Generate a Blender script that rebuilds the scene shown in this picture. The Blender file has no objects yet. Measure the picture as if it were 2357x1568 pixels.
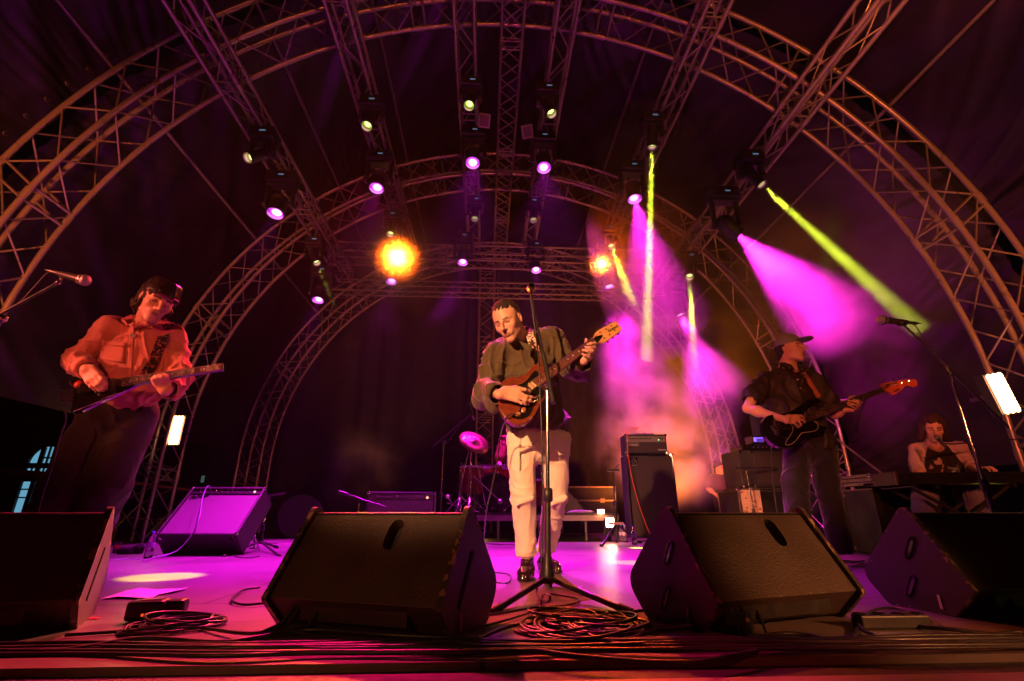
import bpy, bmesh, math, random
import numpy as np
from mathutils import Vector, Matrix, Euler
C = bpy.data.collections.new("stage"); bpy.context.scene.collection.children.link(C)
S = bpy.context.scene
R = math.radians
PI = math.pi
# ---------------------------------------------------------------- camera
CAM_H, TILT, YAW, FPX = .37, R(19.7), R(3.0), 1113.0
cd = bpy.data.cameras.new("camera"); cam = bpy.data.objects.new("camera", cd); C.objects.link(cam)
cd.sensor_width = 36.0; cd.lens = 36.0 * FPX / 2357.0; cd.clip_start = .02; cd.clip_end = 400
cam.location = (0, 0, CAM_H); cam.rotation_euler = (R(90) + TILT, 0, -YAW)
S.camera = cam
# ---------------------------------------------------------------- night outside, exposure
W = bpy.data.worlds.new("World"); S.world = W; W.use_nodes = True
W.node_tree.nodes["Background"].inputs[0].default_value = (.10, .06, .09, 1)
W.node_tree.nodes["Background"].inputs[1].default_value = .006
S.view_settings.view_transform = 'Standard'; S.view_settings.look = 'None'
S.view_settings.exposure = 0; S.view_settings.gamma = 1; S.view_settings.use_curve_mapping = False
S.cycles.use_denoising = True
S.cycles.max_bounces = 6; S.cycles.diffuse_bounces = 2; S.cycles.glossy_bounces = 3
S.cycles.transmission_bounces = 4; S.cycles.volume_bounces = 0; S.cycles.transparent_max_bounces = 16
S.cycles.volume_step_rate = 1.0; S.cycles.volume_max_steps = 128
S.cycles.sample_clamp_indirect = 3.0; S.cycles.sample_clamp_direct = 0
S.cycles.caustics_reflective = False; S.cycles.caustics_refractive = False
# ---------------------------------------------------------------- where a viewing ray meets a plane (used once, to measure the place)
def _ray(vx, vy):
    u, v = (vx - 1178.5) / FPX, (784 - vy) / FPX
    rt = Vector((math.cos(YAW), -math.sin(YAW), 0)); fw = Vector((math.sin(YAW), math.cos(YAW), 0)); up = Vector((0, 0, 1))
    f = fw * math.cos(TILT) + up * math.sin(TILT); U = -fw * math.sin(TILT) + up * math.cos(TILT)
    return f + rt * u + U * v
def at(vx, vy, Y):
    d = _ray(vx, vy); return Vector((0, 0, CAM_H)) + d * (Y / d.y)
def onz(vx, vy, z=0.0):
    d = _ray(vx, vy); return Vector((0, 0, CAM_H)) + d * ((z - CAM_H) / d.z)
# ---------------------------------------------------------------- lights
FOH = (1.0, .27, .12)
def spot(name, loc, target, energy, color, angle, blend=.3, radius=.05):
    l = bpy.data.lights.new(name, 'SPOT'); l.energy = energy; l.color = color; l.spot_size = R(angle); l.spot_blend = blend
    l.shadow_soft_size = radius
    o = bpy.data.objects.new(name, l); C.objects.link(o); o.location = loc
    o.rotation_euler = (Vector(target) - Vector(loc)).to_track_quat('-Z', 'Y').to_euler()
    return o
# unseen front-of-house spots on the players; the rest added for arches, floor, monitors
spot("key_lamp", (-3.2, -3.0, 2.6), (.32, 3.05, 1.02), 4300, (1.0, .38, .16), 20, .5, .06)              # singer
spot("face_lamp", (4.2, -1.6, 2.6), (.5, 3.2, 1.15), 170, (1.0, .36, .10), 22, .6, .06)
spot("left_lamp", (-.9, -3.4, 1.9), (-2.15, 2.9, 1.46), 620, (1.0, .17, .08), 17, .6, .06)  # added front fill for the left guitarist's face
spot("left_lamp", (-6.0, -.3, 2.1), (-2.15, 2.9, 1.46), 2600, (1.0, .17, .10), 21, .6, .06)             # left guitarist
spot("right_lamp", (-1.2, -3.5, 1.7), (2.75, 4.0, 1.35), 1700, (1.0, .22, .08), 16, .6, .08)                 # bassist
spot("right_lamp", (1.6, -3.5, 2.4), (4.5, 4.7, 1.05), 1500, (1.0, .16, .07), 13, .6, .08)                  # keyboard player
spot("arch_lamp", (-3.9, .6, .4), (-4.6, 4.2, 2.8), 1800, (1.0, .18, .045), 50, .9, .1)                       # unseen low side spots added to light the arches
spot("arch_lamp", (4.4, .8, .4), (5.1, 4.2, 2.8), 1400, (1.0, .19, .05), 50, .9, .1)
spot("arch_lamp", (2.2, 1.9, 3.0), (4.0, 3.4, 6.0), 330, (1.0, .19, .04), 75, .9, .1)
spot("front_lamp", (0, -5.5, 3.0), (.1, 5.5, 5.9), 950, (1.0, .16, .04), 44, .9, .15)
spot("floor_lamp_red", (-1.6, 5.6, 4.4), (-.6, 1.75, 0), 2600, (1.0, .006, .12), 40, 1.0, .2)
spot("monitor_lamp", (3.4, -1.6, 1.6), (1.30, 1.93, .2), 950, (1.0, .30, .09), 14, .9, .1)
spot("monitor_lamp", (-2.6, -2.6, 1.6), (-.45, 1.9, .22), 120, (1.0, .34, .10), 16, .9, .1)
spot("added_cheek_spot", (2.6, 7.0, 3.2), (-1.42, 2.06, .2), 7000, (1.0, .22, .12), 4, .5, .05)  # added narrow spot for the far-left monitor's side panel; no fixture modelled
spot("lip_lamp", (1.9, -1.2, 2.2), (1.2, 1.0, 0), 60, (1.0, .08, .03), 26, .7, .05)
# ---------------------------------------------------------------- materials
def nodes(m):
    m.use_nodes = True; nt = m.node_tree; return nt, nt.nodes, nt.links, nt.nodes["Principled BSDF"]
MATS = {}
def mat(name, col, rough=.5, metal=0.0, var=.12, scale=8.0, bump=0.0, bscale=60.0, emit=None, estr=0, spec=.5, coat=0.0, sheen=0.0, col2=None, thr=.5, aniso=None):
    """a procedural surface: base colour mottled by noise, roughness varied, optional bump and worn second colour"""
    m = bpy.data.materials.new(name); nt, N, L, p = nodes(m)
    p.inputs["Roughness"].default_value = rough; p.inputs["Metallic"].default_value = metal
    p.inputs["Specular IOR Level"].default_value = spec; p.inputs["Coat Weight"].default_value = coat
    p.inputs["Sheen Weight"].default_value = sheen
    tc = N.new("ShaderNodeTexCoord"); n = N.new("ShaderNodeTexNoise"); n.inputs["Scale"].default_value = scale; n.inputs["Detail"].default_value = 5
    src = tc.outputs["Object"]
    if aniso:
        mp = N.new("ShaderNodeMapping"); mp.inputs["Scale"].default_value = aniso; L.new(src, mp.inputs[0]); src = mp.outputs[0]
    L.new(src, n.inputs["Vector"])
    cr = N.new("ShaderNodeValToRGB"); c = Vector(col)
    cr.color_ramp.elements[0].position = .3; cr.color_ramp.elements[1].position = .7
    cr.color_ramp.elements[0].color = (*(c * (1 - var)), 1); cr.color_ramp.elements[1].color = (*(c * (1 + var)), 1)
    if col2:
        e = cr.color_ramp.elements.new(thr); e.color = (*(c * (1 + var)), 1)
        cr.color_ramp.elements[-1].position = min(1, thr + .04); cr.color_ramp.elements[-1].color = (*col2, 1)
    L.new(n.outputs["Fac"], cr.inputs[0]); L.new(cr.outputs[0], p.inputs["Base Color"])
    mr = N.new("ShaderNodeMapRange"); mr.inputs[1].default_value = .3; mr.inputs[2].default_value = .7
    mr.inputs[3].default_value = max(.03, rough * .8); mr.inputs[4].default_value = min(1, rough * 1.2)
    L.new(n.outputs["Fac"], mr.inputs[0]); L.new(mr.outputs[0], p.inputs["Roughness"])
    if bump:
        b = N.new("ShaderNodeBump"); b.inputs["Strength"].default_value = bump; b.inputs["Distance"].default_value = .004
        n2 = N.new("ShaderNodeTexNoise"); n2.inputs["Scale"].default_value = bscale; n2.inputs["Detail"].default_value = 4
        L.new(src, n2.inputs["Vector"]); L.new(n2.outputs["Fac"], b.inputs["Height"]); L.new(b.outputs[0], p.inputs["Normal"])
    if emit:
        p.inputs["Emission Color"].default_value = (*emit, 1); p.inputs["Emission Strength"].default_value = estr
    MATS[name] = m; return m
M_alu = mat("aluminium", (.30, .27, .25), .32, .6, .05, 6)
M_alud = mat("dull_aluminium", (.16, .15, .14), .5, .4, .15, 30)
M_chrome = mat("chrome", (.75, .74, .74), .14, 1.0, .05, 40)
M_black = mat("black_plastic", (.018, .018, .019), .42, 0, .2, 20)
M_blackg = mat("black_gloss", (.010, .009, .010), .13, 0, .1, 10, coat=.5)
M_blackm = mat("black_metal", (.030, .029, .030), .36, .3, .2, 30)
M_rubber = mat("rubber", (.022, .021, .021), .6, 0, .2, 30)
M_cable = mat("cable_rubber", (.028, .026, .027), .38, 0, .2, 30)
M_head = mat("lamp_housing", (.016, .016, .018), .5, 0, .2, 10)
M_tolex = mat("black_tolex", (.028, .026, .026), .55, 0, .2, 60, .5, 300)
M_white = mat("white_plastic", (.70, .68, .66), .5, 0, .05, 10)
M_paper = mat("paper", (.80, .78, .82), .8, 0, .04, 6)
M_red = mat("red_cable", (.65, .04, .03), .4, 0, .08, 20)
M_fabric = mat("black_cloth", (.012, .011, .012), .9, 0, .3, 4)
# ---------------------------------------------------------------- mesh builder
def frame(d):
    d = Vector(d).normalized(); a = Vector((0, 0, 1)) if abs(d.z) < .95 else Vector((1, 0, 0))
    x = d.cross(a).normalized(); return x, x.cross(d).normalized()
class MB:
    def __init__(s): s.v = []; s.f = []; s.sm = []; s.mi = []; s.m = 0
    def add(s, vs, fs, smooth=False):
        o = len(s.v); s.v += [Vector(q) for q in vs]
        for f in fs: s.f.append([o + i for i in f]); s.sm.append(smooth); s.mi.append(s.m)
        return s
    def box(s, c, size, rot=None):
        hx, hy, hz = [q / 2 for q in size]; c = Vector(c)
        vs = [Vector((x, y, z)) for z in (-hz, hz) for y in (-hy, hy) for x in (-hx, hx)]
        if rot is not None: vs = [rot @ q for q in vs]
        return s.add([q + c for q in vs], [(0, 2, 3, 1), (4, 5, 7, 6), (0, 1, 5, 4), (2, 6, 7, 3), (0, 4, 6, 2), (1, 3, 7, 5)])
    def tube(s, pts, r, n=8, cap=True, closed=False):
        pts = [Vector(p) for p in pts]; k = len(pts); rr = r if isinstance(r, (list, tuple)) else [r] * k
        x, y = frame(pts[1] - pts[0]); rings = []
        for i, p in enumerate(pts):
            if closed: d = pts[(i + 1) % k] - pts[i - 1]
            else: d = pts[min(i + 1, k - 1)] - pts[max(i - 1, 0)]
            if d.length < 1e-9: d = Vector((0, 0, 1))
            d.normalize(); x = (x - d * x.dot(d))
            if x.length < 1e-6: x = frame(d)[0]
            x.normalize(); y = d.cross(x)
            rings += [p + (x * math.cos(2 * PI * j / n) + y * math.sin(2 * PI * j / n)) * rr[i] for j in range(n)]
        fs = [(i * n + j, i * n + (j + 1) % n, (i + 1) * n + (j + 1) % n, (i + 1) * n + j) for i in range(k - 1) for j in range(n)]
        if closed: fs += [((k - 1) * n + j, (k - 1) * n + (j + 1) % n, (j + 1) % n, j) for j in range(n)]
        s.add(rings, fs, True)
        if cap and not closed:
            s.add(rings[:n], [tuple(range(n - 1, -1, -1))]); s.add(rings[-n:], [tuple(range(n))])
        return s
    def lathe(s, prof, o=(0, 0, 0), axis=(0, 0, 1), n=24, smooth=True, seg=False):
        """prof: (radius, height) pairs along axis from o; seg repeats rings so that corners stay crisp"""
        o = Vector(o); d = Vector(axis).normalized(); x, y = frame(d)
        def ring(r, h): return [o + d * h + (x * math.cos(2 * PI * j / n) + y * math.sin(2 * PI * j / n)) * r for j in range(n)]
        if seg:
            for (a, b) in zip(prof, prof[1:]):
                s.add(ring(*a) + ring(*b), [(j, (j + 1) % n, n + (j + 1) % n, n + j) for j in range(n)], smooth)
        else:
            vs = []
            for r_, h in prof: vs += ring(r_, h)
            s.add(vs, [(i * n + j, i * n + (j + 1) % n, (i + 1) * n + (j + 1) % n, (i + 1) * n + j) for i in range(len(prof) - 1) for j in range(n)], smooth)
        return s
    def ball(s, c, r, n=16, scale=(1, 1, 1), rot=None):
        c = Vector(c); vs = []; m = n // 2
        for i in range(m + 1):
            th = PI * i / m
            for j in range(n):
                ph = 2 * PI * j / n
                q = Vector((math.sin(th) * math.cos(ph) * r * scale[0], math.sin(th) * math.sin(ph) * r * scale[1], math.cos(th) * r * scale[2]))
                vs.append(c + (rot @ q if rot is not None else q))
        return s.add(vs, [(i * n + j, (i + 1) * n + j, (i + 1) * n + (j + 1) % n, i * n + (j + 1) % n) for i in range(m) for j in range(n)], True)
    def prism(s, poly, depth, M=None):
        """poly: 2-D outline (x, z) extruded in y from 0 to depth, then placed by M"""
        M = M or Matrix(); n = len(poly)
        a = [M @ Vector((x, 0, z)) for x, z in poly]; b = [M @ Vector((x, depth, z)) for x, z in poly]
        return s.add(a + b, [tuple(range(n)), tuple(range(2 * n - 1, n - 1, -1))] + [(i, n + i, n + (i + 1) % n, (i + 1) % n) for i in range(n)])
    def xform(s, M, i0=0):
        for i in range(i0, len(s.v)): s.v[i] = M @ s.v[i]
        return s
    def build(s, name, mats, parent=None, bevel=0.0, world=True, seg=2):
        me = bpy.data.meshes.new(name); off = Vector((0, 0, 0))
        if world:
            q = parent
            while q is not None: off += q.location; q = q.parent
        me.from_pydata([tuple(v - off) for v in s.v], [], s.f)
        me.polygons.foreach_set("use_smooth", s.sm); me.polygons.foreach_set("material_index", s.mi)
        for m in (mats if isinstance(mats, (list, tuple)) else [mats]): me.materials.append(m)
        me.update(); bm = bmesh.new(); bm.from_mesh(me); bmesh.ops.recalc_face_normals(bm, faces=bm.faces); bm.to_mesh(me); bm.free()
        o = bpy.data.objects.new(name, me); C.objects.link(o); o.parent = parent
        if bevel:
            b = o.modifiers.new("bevel", 'BEVEL'); b.width = bevel; b.segments = seg; b.limit_method = 'ANGLE'; b.angle_limit = R(35)
        return o
def tag(o, label, cat, group=None):
    o['label'] = label; o['category'] = cat
    if group: o['group'] = group
    return o
def thing(name, label, cat, loc=(0, 0, 0), group=None, rz=0):
    o = bpy.data.objects.new(name, None); C.objects.link(o); o.location = loc; o.rotation_euler = (0, 0, rz); o.empty_display_size = .1
    return tag(o, label, cat, group)
def struct(o, kind='structure'): o['kind'] = kind; return o
def dup(root, loc=None, label=None, rz=None):
    r = root.copy(); C.objects.link(r)
    if loc is not None: r.location = loc
    if rz is not None: r.rotation_euler = (0, 0, rz)
    if label: r['label'] = label
    for ch in list(root.children):
        c = ch.copy(); C.objects.link(c); c.parent = r
        for g in ch.children:
            d = g.copy(); C.objects.link(d); d.parent = c
    return r
def smoothpath(pts, n=10):
    """Catmull-Rom through points"""
    P = [Vector(p) for p in pts]; P = [P[0] * 2 - P[1]] + P + [P[-1] * 2 - P[-2]]; out = []
    for i in range(1, len(P) - 2):
        for k in range(n):
            t = k / n; a, b, c, d = P[i - 1:i + 3]
            out.append(.5 * ((2 * b) + (c - a) * t + (2 * a - 5 * b + 4 * c - d) * t * t + (3 * b - a - 3 * c + d) * t ** 3))
    out.append(P[-2]); return out
def text_mb(mb, s, size, M, depth=.001, bold=0.0, align='CENTER', shear=0.0):
    cu = bpy.data.curves.new("lettering", 'FONT'); cu.body = s; cu.size = size; cu.extrude = depth; cu.offset = bold; cu.align_x = align; cu.align_y = 'CENTER'; cu.shear = shear
    cu.resolution_u = 3
    o = bpy.data.objects.new("lettering", cu); C.objects.link(o); dg = bpy.context.evaluated_depsgraph_get(); dg.update()
    me = bpy.data.meshes.new_from_object(o.evaluated_get(dg))
    mb.add([M @ v.co for v in me.vertices], [tuple(p.vertices) for p in me.polygons])
    bpy.data.objects.remove(o); bpy.data.meshes.remove(me); bpy.data.curves.remove(cu)
rnd = random.Random(7)
# ================================================================ THE SETTING
M_ground = mat("asphalt", (.03, .03, .03), .9, 0, .2, 3)
mb = MB(); mb.add([(-80, -40, -1.4), (80, -40, -1.4), (80, 120, -1.4), (-80, 120, -1.4)], [(0, 1, 2, 3)])
struct(mb.build("ground", M_ground))
# stage floor: painted ply sheets with seams
def floor_mat(name, c1, c2, rough, seam=(1.22, 2.44), seamdark=.18):
    m = bpy.data.materials.new(name); nt, N, L, p = nodes(m)
    tc = N.new("ShaderNodeTexCoord"); br = N.new("ShaderNodeTexBrick"); br.offset = .5
    br.inputs["Scale"].default_value = 1; br.inputs["Brick Width"].default_value = seam[1]; br.inputs["Row Height"].default_value = seam[0]
    br.inputs["Mortar Size"].default_value = .009; br.inputs["Mortar Smooth"].default_value = .3
    br.inputs["Color1"].default_value = (1, 1, 1, 1); br.inputs["Color2"].default_value = (.86, .86, .86, 1); br.inputs["Mortar"].default_value = (seamdark,) * 3 + (1,)
    L.new(tc.outputs["Object"], br.inputs["Vector"])
    n = N.new("ShaderNodeTexNoise"); n.inputs["Scale"].default_value = 1.7; n.inputs["Detail"].default_value = 8; n.inputs["Roughness"].default_value = .65
    L.new(tc.outputs["Object"], n.inputs["Vector"])
    cr = N.new("ShaderNodeValToRGB"); cr.color_ramp.elements[0].position = .3; cr.color_ramp.elements[1].position = .75
    cr.color_ramp.elements[0].color = (*c1, 1); cr.color_ramp.elements[1].color = (*c2, 1); L.new(n.outputs["Fac"], cr.inputs[0])
    # scuffs: long thin scratches
    mp = N.new("ShaderNodeMapping"); mp.inputs["Rotation"].default_value = (0, 0, .5); mp.inputs["Scale"].default_value = (3, 60, 1)
    sc = N.new("ShaderNodeTexNoise"); sc.inputs["Scale"].default_value = 1.5; sc.inputs["Detail"].default_value = 3; L.new(tc.outputs["Object"], mp.inputs[0]); L.new(mp.outputs[0], sc.inputs["Vector"])
    sr = N.new("ShaderNodeMapRange"); sr.inputs[1].default_value = .60; sr.inputs[2].default_value = .68; sr.inputs[3].default_value = 1; sr.inputs[4].default_value = .55; L.new(sc.outputs["Fac"], sr.inputs[0])
    mx = N.new("ShaderNodeMix"); mx.data_type = 'RGBA'; mx.blend_type = 'MULTIPLY'; mx.inputs[0].default_value = 1
    L.new(cr.outputs[0], mx.inputs[6]); L.new(br.outputs["Color"], mx.inputs[7])
    mx2 = N.new("ShaderNodeMix"); mx2.data_type = 'RGBA'; mx2.blend_type = 'MULTIPLY'; mx2.inputs[0].default_value = 1
    L.new(mx.outputs[2], mx2.inputs[6]); L.new(sr.outputs[0], mx2.inputs[7]); L.new(mx2.outputs[2], p.inputs["Base Color"])
    mr = N.new("ShaderNodeMapRange"); mr.inputs[3].default_value = rough * .7; mr.inputs[4].default_value = rough * 1.3; L.new(n.outputs["Fac"], mr.inputs[0]); L.new(mr.outputs[0], p.inputs["Roughness"])
    b = N.new("ShaderNodeBump"); b.inputs["Strength"].default_value = .25; b.inputs["Distance"].default_value = .003
    n3 = N.new("ShaderNodeTexNoise"); n3.inputs["Scale"].default_value = 40; n3.inputs["Detail"].default_value = 6; L.new(tc.outputs["Object"], n3.inputs["Vector"])
    L.new(n3.outputs["Fac"], b.inputs["Height"]); L.new(b.outputs[0], p.inputs["Normal"])
    return m
M_floor = floor_mat("stage_boards", (.12, .10, .105), (.21, .175, .18), .34)
M_back = floor_mat("rear_boards", (.045, .038, .034), (.075, .06, .055), .55)
X0, X1, YF, YM, YB = -5.9, 6.3, 1.5, 7.22, 11.6
mb = MB(); mb.box(((X0 + X1) / 2, (YF + YM) / 2, -.03), (X1 - X0, YM - YF, .06)); struct(mb.build("stage_floor", M_floor))
mb = MB(); mb.box(((X0 + X1) / 2, (YM + YB) / 2 + .02, -.034), (X1 - X0, YB - YM - .02, .06)); struct(mb.build("rear_stage_floor", M_back))
mb = MB(); mb.box(((X0 + X1) / 2, 1.43, -.05), (X1 - X0, .136, .06)); struct(mb.build("stage_edge_strip", M_rubber))
mb = MB(); mb.box(((X0 + X1) / 2, .72, -.035), (X1 - X0, 1.27, .06)); struct(mb.build("stage_lip", floor_mat("lip_boards", (.22, .17, .15), (.34, .28, .25), .45)))
mb = MB()
for x in np.arange(X0 + .4, X1, 1.2):
    for y in (.2, 3, 6, 9, 11.4): mb.box((x, y, -.72), (.08, .08, 1.3))
struct(mb.build("stage_substructure", M_alud))
# ---- tent skin: pleated half-barrel over the arches
AX, ZC, RI, RO = .22, 1.38, 4.80, 5.24
def arc(t, r):   # t in [0,1]: up the left leg, over, down the right leg; legs go to z=-1.4
    leg = ZC + 1.4; tot = 2 * leg + PI * r; s = t * tot
    if s < leg: return Vector((AX - r, 0, -1.4 + s)), Vector((-1, 0, 0))
    s -= leg
    if s < PI * r: a = PI - s / r; return Vector((AX + r * math.cos(a), 0, ZC + r * math.sin(a))), Vector((math.cos(a), 0, math.sin(a)))
    s -= PI * r; return Vector((AX + r, 0, ZC - s)), Vector((1, 0, 0))
def vnoise(x, y, seed=0):
    x = np.asarray(x, float); y = np.asarray(y, float)
    g = np.random.RandomState(seed).rand(256, 256); xi = np.floor(x).astype(int); yi = np.floor(y).astype(int)
    fx = x - xi; fy = y - yi; fx = fx * fx * (3 - 2 * fx); fy = fy * fy * (3 - 2 * fy)
    a = g[xi % 256, yi % 256]; b = g[(xi + 1) % 256, yi % 256]; c = g[xi % 256, (yi + 1) % 256]; d = g[(xi + 1) % 256, (yi + 1) % 256]
    return (a * (1 - fx) + b * fx) * (1 - fy) + (c * (1 - fx) + d * fx) * fy
M_skin = mat("tent_skin", (.0055, .0035, .003), .50, 0, .25, 2.0, spec=.35)
AY = (4.17, 7.47, 10.57)
def skin(name, y0, y1, rr, tmin, tmax, ns, nt, label, amp):
    ts = np.linspace(tmin, tmax, nt); ys = np.linspace(y0, y1, ns); vs = []
    TT, YY = np.meshgrid(ts, ys, indexing='ij'); w = np.zeros_like(TT)
    u = (YY - y0) / (y1 - y0); near = np.exp(-u * 3.2) + np.exp(-(1 - u) * 3.2)
    sgn = TT * 210 + (u - .5) * 22 * np.sin(TT * 23 + y0)      # pleats fan away from the arch
    sgn2 = TT * 95 + u * 9
    w += (np.abs(vnoise(sgn, u * 1.2, 3) - .5) * -2 + 1) * amp * near * (.3 + 1.2 * vnoise(TT * 14, u * 2, 5))
    w += (vnoise(sgn2, u * 2.2, 9) - .5) * amp * 1.4
    w += .10 * np.sin(PI * u) * -1
    fs = []
    for i, t in enumerate(ts):
        p, n = arc(t, rr)
        for j, y in enumerate(ys):
            q = p + n * float(w[i, j]); vs.append((q.x, y, q.z))
    for i in range(nt - 1):
        for j in range(ns - 1): fs.append((i * ns + j, (i + 1) * ns + j, (i + 1) * ns + j + 1, i * ns + j + 1))
    m = MB(); m.add(vs, fs, True); return m.build("tent_skin_panel", M_skin, tent)
tent = thing("tent_roof", "black pleated tent membrane stretched over the arched trusses", "tent", (0, 0, 0))
skin("front", .3, 4.12, 5.42, .13, .90, 60, 620, "", .05)
skin("mid", 4.22, 7.42, 5.42, .13, .90, 50, 620, "", .05)
skin("rear", 7.52, 11.0, 5.42, .13, .90, 50, 420, "", .045)
mb = MB()
for t in np.arange(.135, .30, .011):
    p, n = arc(t, 5.37)
    for y in (3.9, 4.9): mb.lathe([(.014, 0), (.030, .0), (.030, .006), (.014, .006)], Vector((p.x, y, p.z)), n, 10)
mb.build("eyelets", M_blackm, tent)
# rear wall cloth
mb = MB(); vs = []; NX, NZ = 240, 30
for i in range(NX):
    x = -5.6 + 11.8 * i / (NX - 1)
    for k in range(NZ):
        z = -1.4 + 8.2 * k / (NZ - 1); vs.append((x, 11.5 + .05 * math.sin(x * 9 + math.sin(x * 2.3) * 2 + z * .2), z))
mb.add(vs, [(i * NZ + k, (i + 1) * NZ + k, (i + 1) * NZ + k + 1, i * NZ + k + 1) for i in range(NX - 1) for k in range(NZ - 1)], True)
tag(mb.build("backdrop_curtain", M_fabric), "tall black cloth backdrop hanging behind the rear arch", "curtain")
# ---- arched trusses
def arch(Y, label, thick=.46):
    root = thing("arch_truss", label, "truss", (AX, Y, -1.4), "arched roof trusses")
    for (r, dy) in ((RI, -thick / 2), (RI, thick / 2), (RO, -thick / 2), (RO, thick / 2)):
        pts = []
        for t in np.linspace(0, 1, 90):
            p, n = arc(t, r); pts.append(Vector((p.x, Y + dy, p.z)))
        MB().tube(pts, .028, 8).build("chord", M_alu, root)
    br = MB(); K = 58
    for side, (ra, dya, rb, dyb) in enumerate(((RI, -1, RO, -1), (RI, 1, RO, 1), (RI, -1, RI, 1), (RO, -1, RO, 1))):
        for k in range(K):
            pa, _ = arc(k / K, ra if k % 2 == 0 else rb); pb, _ = arc((k + 1) / K, rb if k % 2 == 0 else ra)
            ya = Y + (dya if k % 2 == 0 else dyb) * thick / 2; yb = Y + (dyb if k % 2 == 0 else dya) * thick / 2
            br.tube([(pa.x, ya, pa.z), (pb.x, yb, pb.z)], .0095, 6, False)
    for k in range(0, 10):     # bolted joints: paired rungs with a collar
        t = k / 9.0
        for dt in (-.0035, .0035):
            pi_, n = arc(min(1, max(0, t + dt)), RI); po, _ = arc(min(1, max(0, t + dt)), RO)
            for s_ in (-1, 1): br.tube([(pi_.x, Y + s_ * thick / 2, pi_.z), (po.x, Y + s_ * thick / 2, po.z)], .014, 6, False)
            br.tube([(pi_.x, Y - thick / 2, pi_.z), (pi_.x, Y + thick / 2, pi_.z)], .014, 6, False)
        for r in (RI, RO):
            pc, n = arc(t, r); tg = Vector((n.z, 0, -n.x))
            for s_ in (-1, 1): br.tube([Vector((pc.x, Y + s_ * thick / 2, pc.z)) - tg * .05, Vector((pc.x, Y + s_ * thick / 2, pc.z)) + tg * .05], .034, 8)
    br.build("lacing", M_alu, root)
    for s_ in (-1, 1): MB().box((AX + s_ * (RI + RO) / 2, Y, -1.385), (.7, .7, .03)).build("base_plate", M_alud, root)
    return root
arch(AY[0], "nearest and largest arched truss, cropped by the top of the picture")
arch(AY[1], "middle arched truss behind the guitarists, landing beside the LED bar")
arch(AY[2], "rear arched truss nearest the black backdrop")
# ---- straight box trusses that carry the lamps
def box_truss(a, b, w, name, label, group, r=.024, pitch=.36, h=None):
    a, b = Vector(a), Vector(b); d = (b - a); L_ = d.length; d.normalize()
    up = Vector((0, 0, 1)) if abs(d.z) < .9 else Vector((0, 1, 0)); x = d.cross(up).normalized(); y = x.cross(d); h = h or w
    root = thing(name, label, "truss", a, group)
    cs = [(-1, -1), (1, -1), (1, 1), (-1, 1)]
    for sx, sy in cs:
        o = x * sx * w / 2 + y * sy * h / 2; MB().tube([a + o, b + o], r, 8).build("chord", M_alu, root)
    br = MB(); n = max(2, int(L_ / pitch))
    for k in range(4):
        o1 = x * cs[k][0] * w / 2 + y * cs[k][1] * h / 2; c2 = cs[(k + 1) % 4]; o2 = x * c2[0] * w / 2 + y * c2[1] * h / 2
        for i in range(n):
            p, q = a + d * (L_ * i / n), a + d * (L_ * (i + 1) / n)
            br.tube([p + (o1 if i % 2 == 0 else o2), q + (o2 if i % 2 == 0 else o1)], .0095, 5, False)
    m_ = max(1, round(L_ / 2.0))
    for i in range(m_ + 1):
        p = a + d * (L_ * i / m_)
        for k in range(4):
            c1, c2 = cs[k], cs[(k + 1) % 4]; o1 = x * c1[0] * w / 2 + y * c1[1] * h / 2; o2 = x * c2[0] * w / 2 + y * c2[1] * h / 2
            for e in (-.06, .06): br.tube([p + d * e + o1, p + d * e + o2], .0105, 5, False)
            br.tube([p - d * .045 + o1, p + d * .045 + o1], r * 1.35, 8)
    br.build("lacing", M_alu, root)
    return root
RAT = {'A': -.64, 'B': -.322, 'C': -.062, 'D': .153, 'E': .458, 'F': .80}
TR = {}
for k, ra in RAT.items():
    z = 5.5
    for _ in range(30):
        X = ra * (z - CAM_H); z = ZC + math.sqrt(4.52 ** 2 - (X - AX) ** 2)
    TR[k] = (X, z)
ORD = dict(A="outermost on the left", B="second from the left", C="left of the centre ladder truss", D="right of the centre ladder truss", E="second from the right", F="outermost on the right")
YE = dict(A=8.6, B=8.9, C=9.2, D=9.2, E=8.9, F=8.6)
for k, (X, z) in TR.items():
    box_truss((X, 1.8, z), (X, YE[k], z), .23, "lighting_truss", "straight box truss carrying four stage lamps, " + ORD[k], "lighting trusses under the arches")
box_truss((.235, .6, 6.1), (.235, 10.6, 6.1), .27, "ladder_truss", "narrow lamp-free centre truss running front to back at the arch crown", None, .018, .25, .05)
box_truss((-.27 + AX, 10.95, -1.3), (-.27 + AX, 10.95, 6.1), .36, "truss_tower", "vertical truss tower standing behind the drummer", None, .024, .3)
p = at(1000, 672, 10.3); XT = M_alu; M_alu = M_alud; box_truss((-4.3, 10.35, 5.33), (4.6, 10.35, 5.33), .27, "rear_cross_truss", "lower horizontal truss across the rear arch behind the singer's head", "rear cross trusses")
box_truss((-3.2, 8.95, 5.42), (3.5, 8.95, 5.42), .34, "rear_cross_truss", "upper horizontal truss joining the back ends of the lamp trusses", "rear cross trusses"); M_alu = XT
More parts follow.
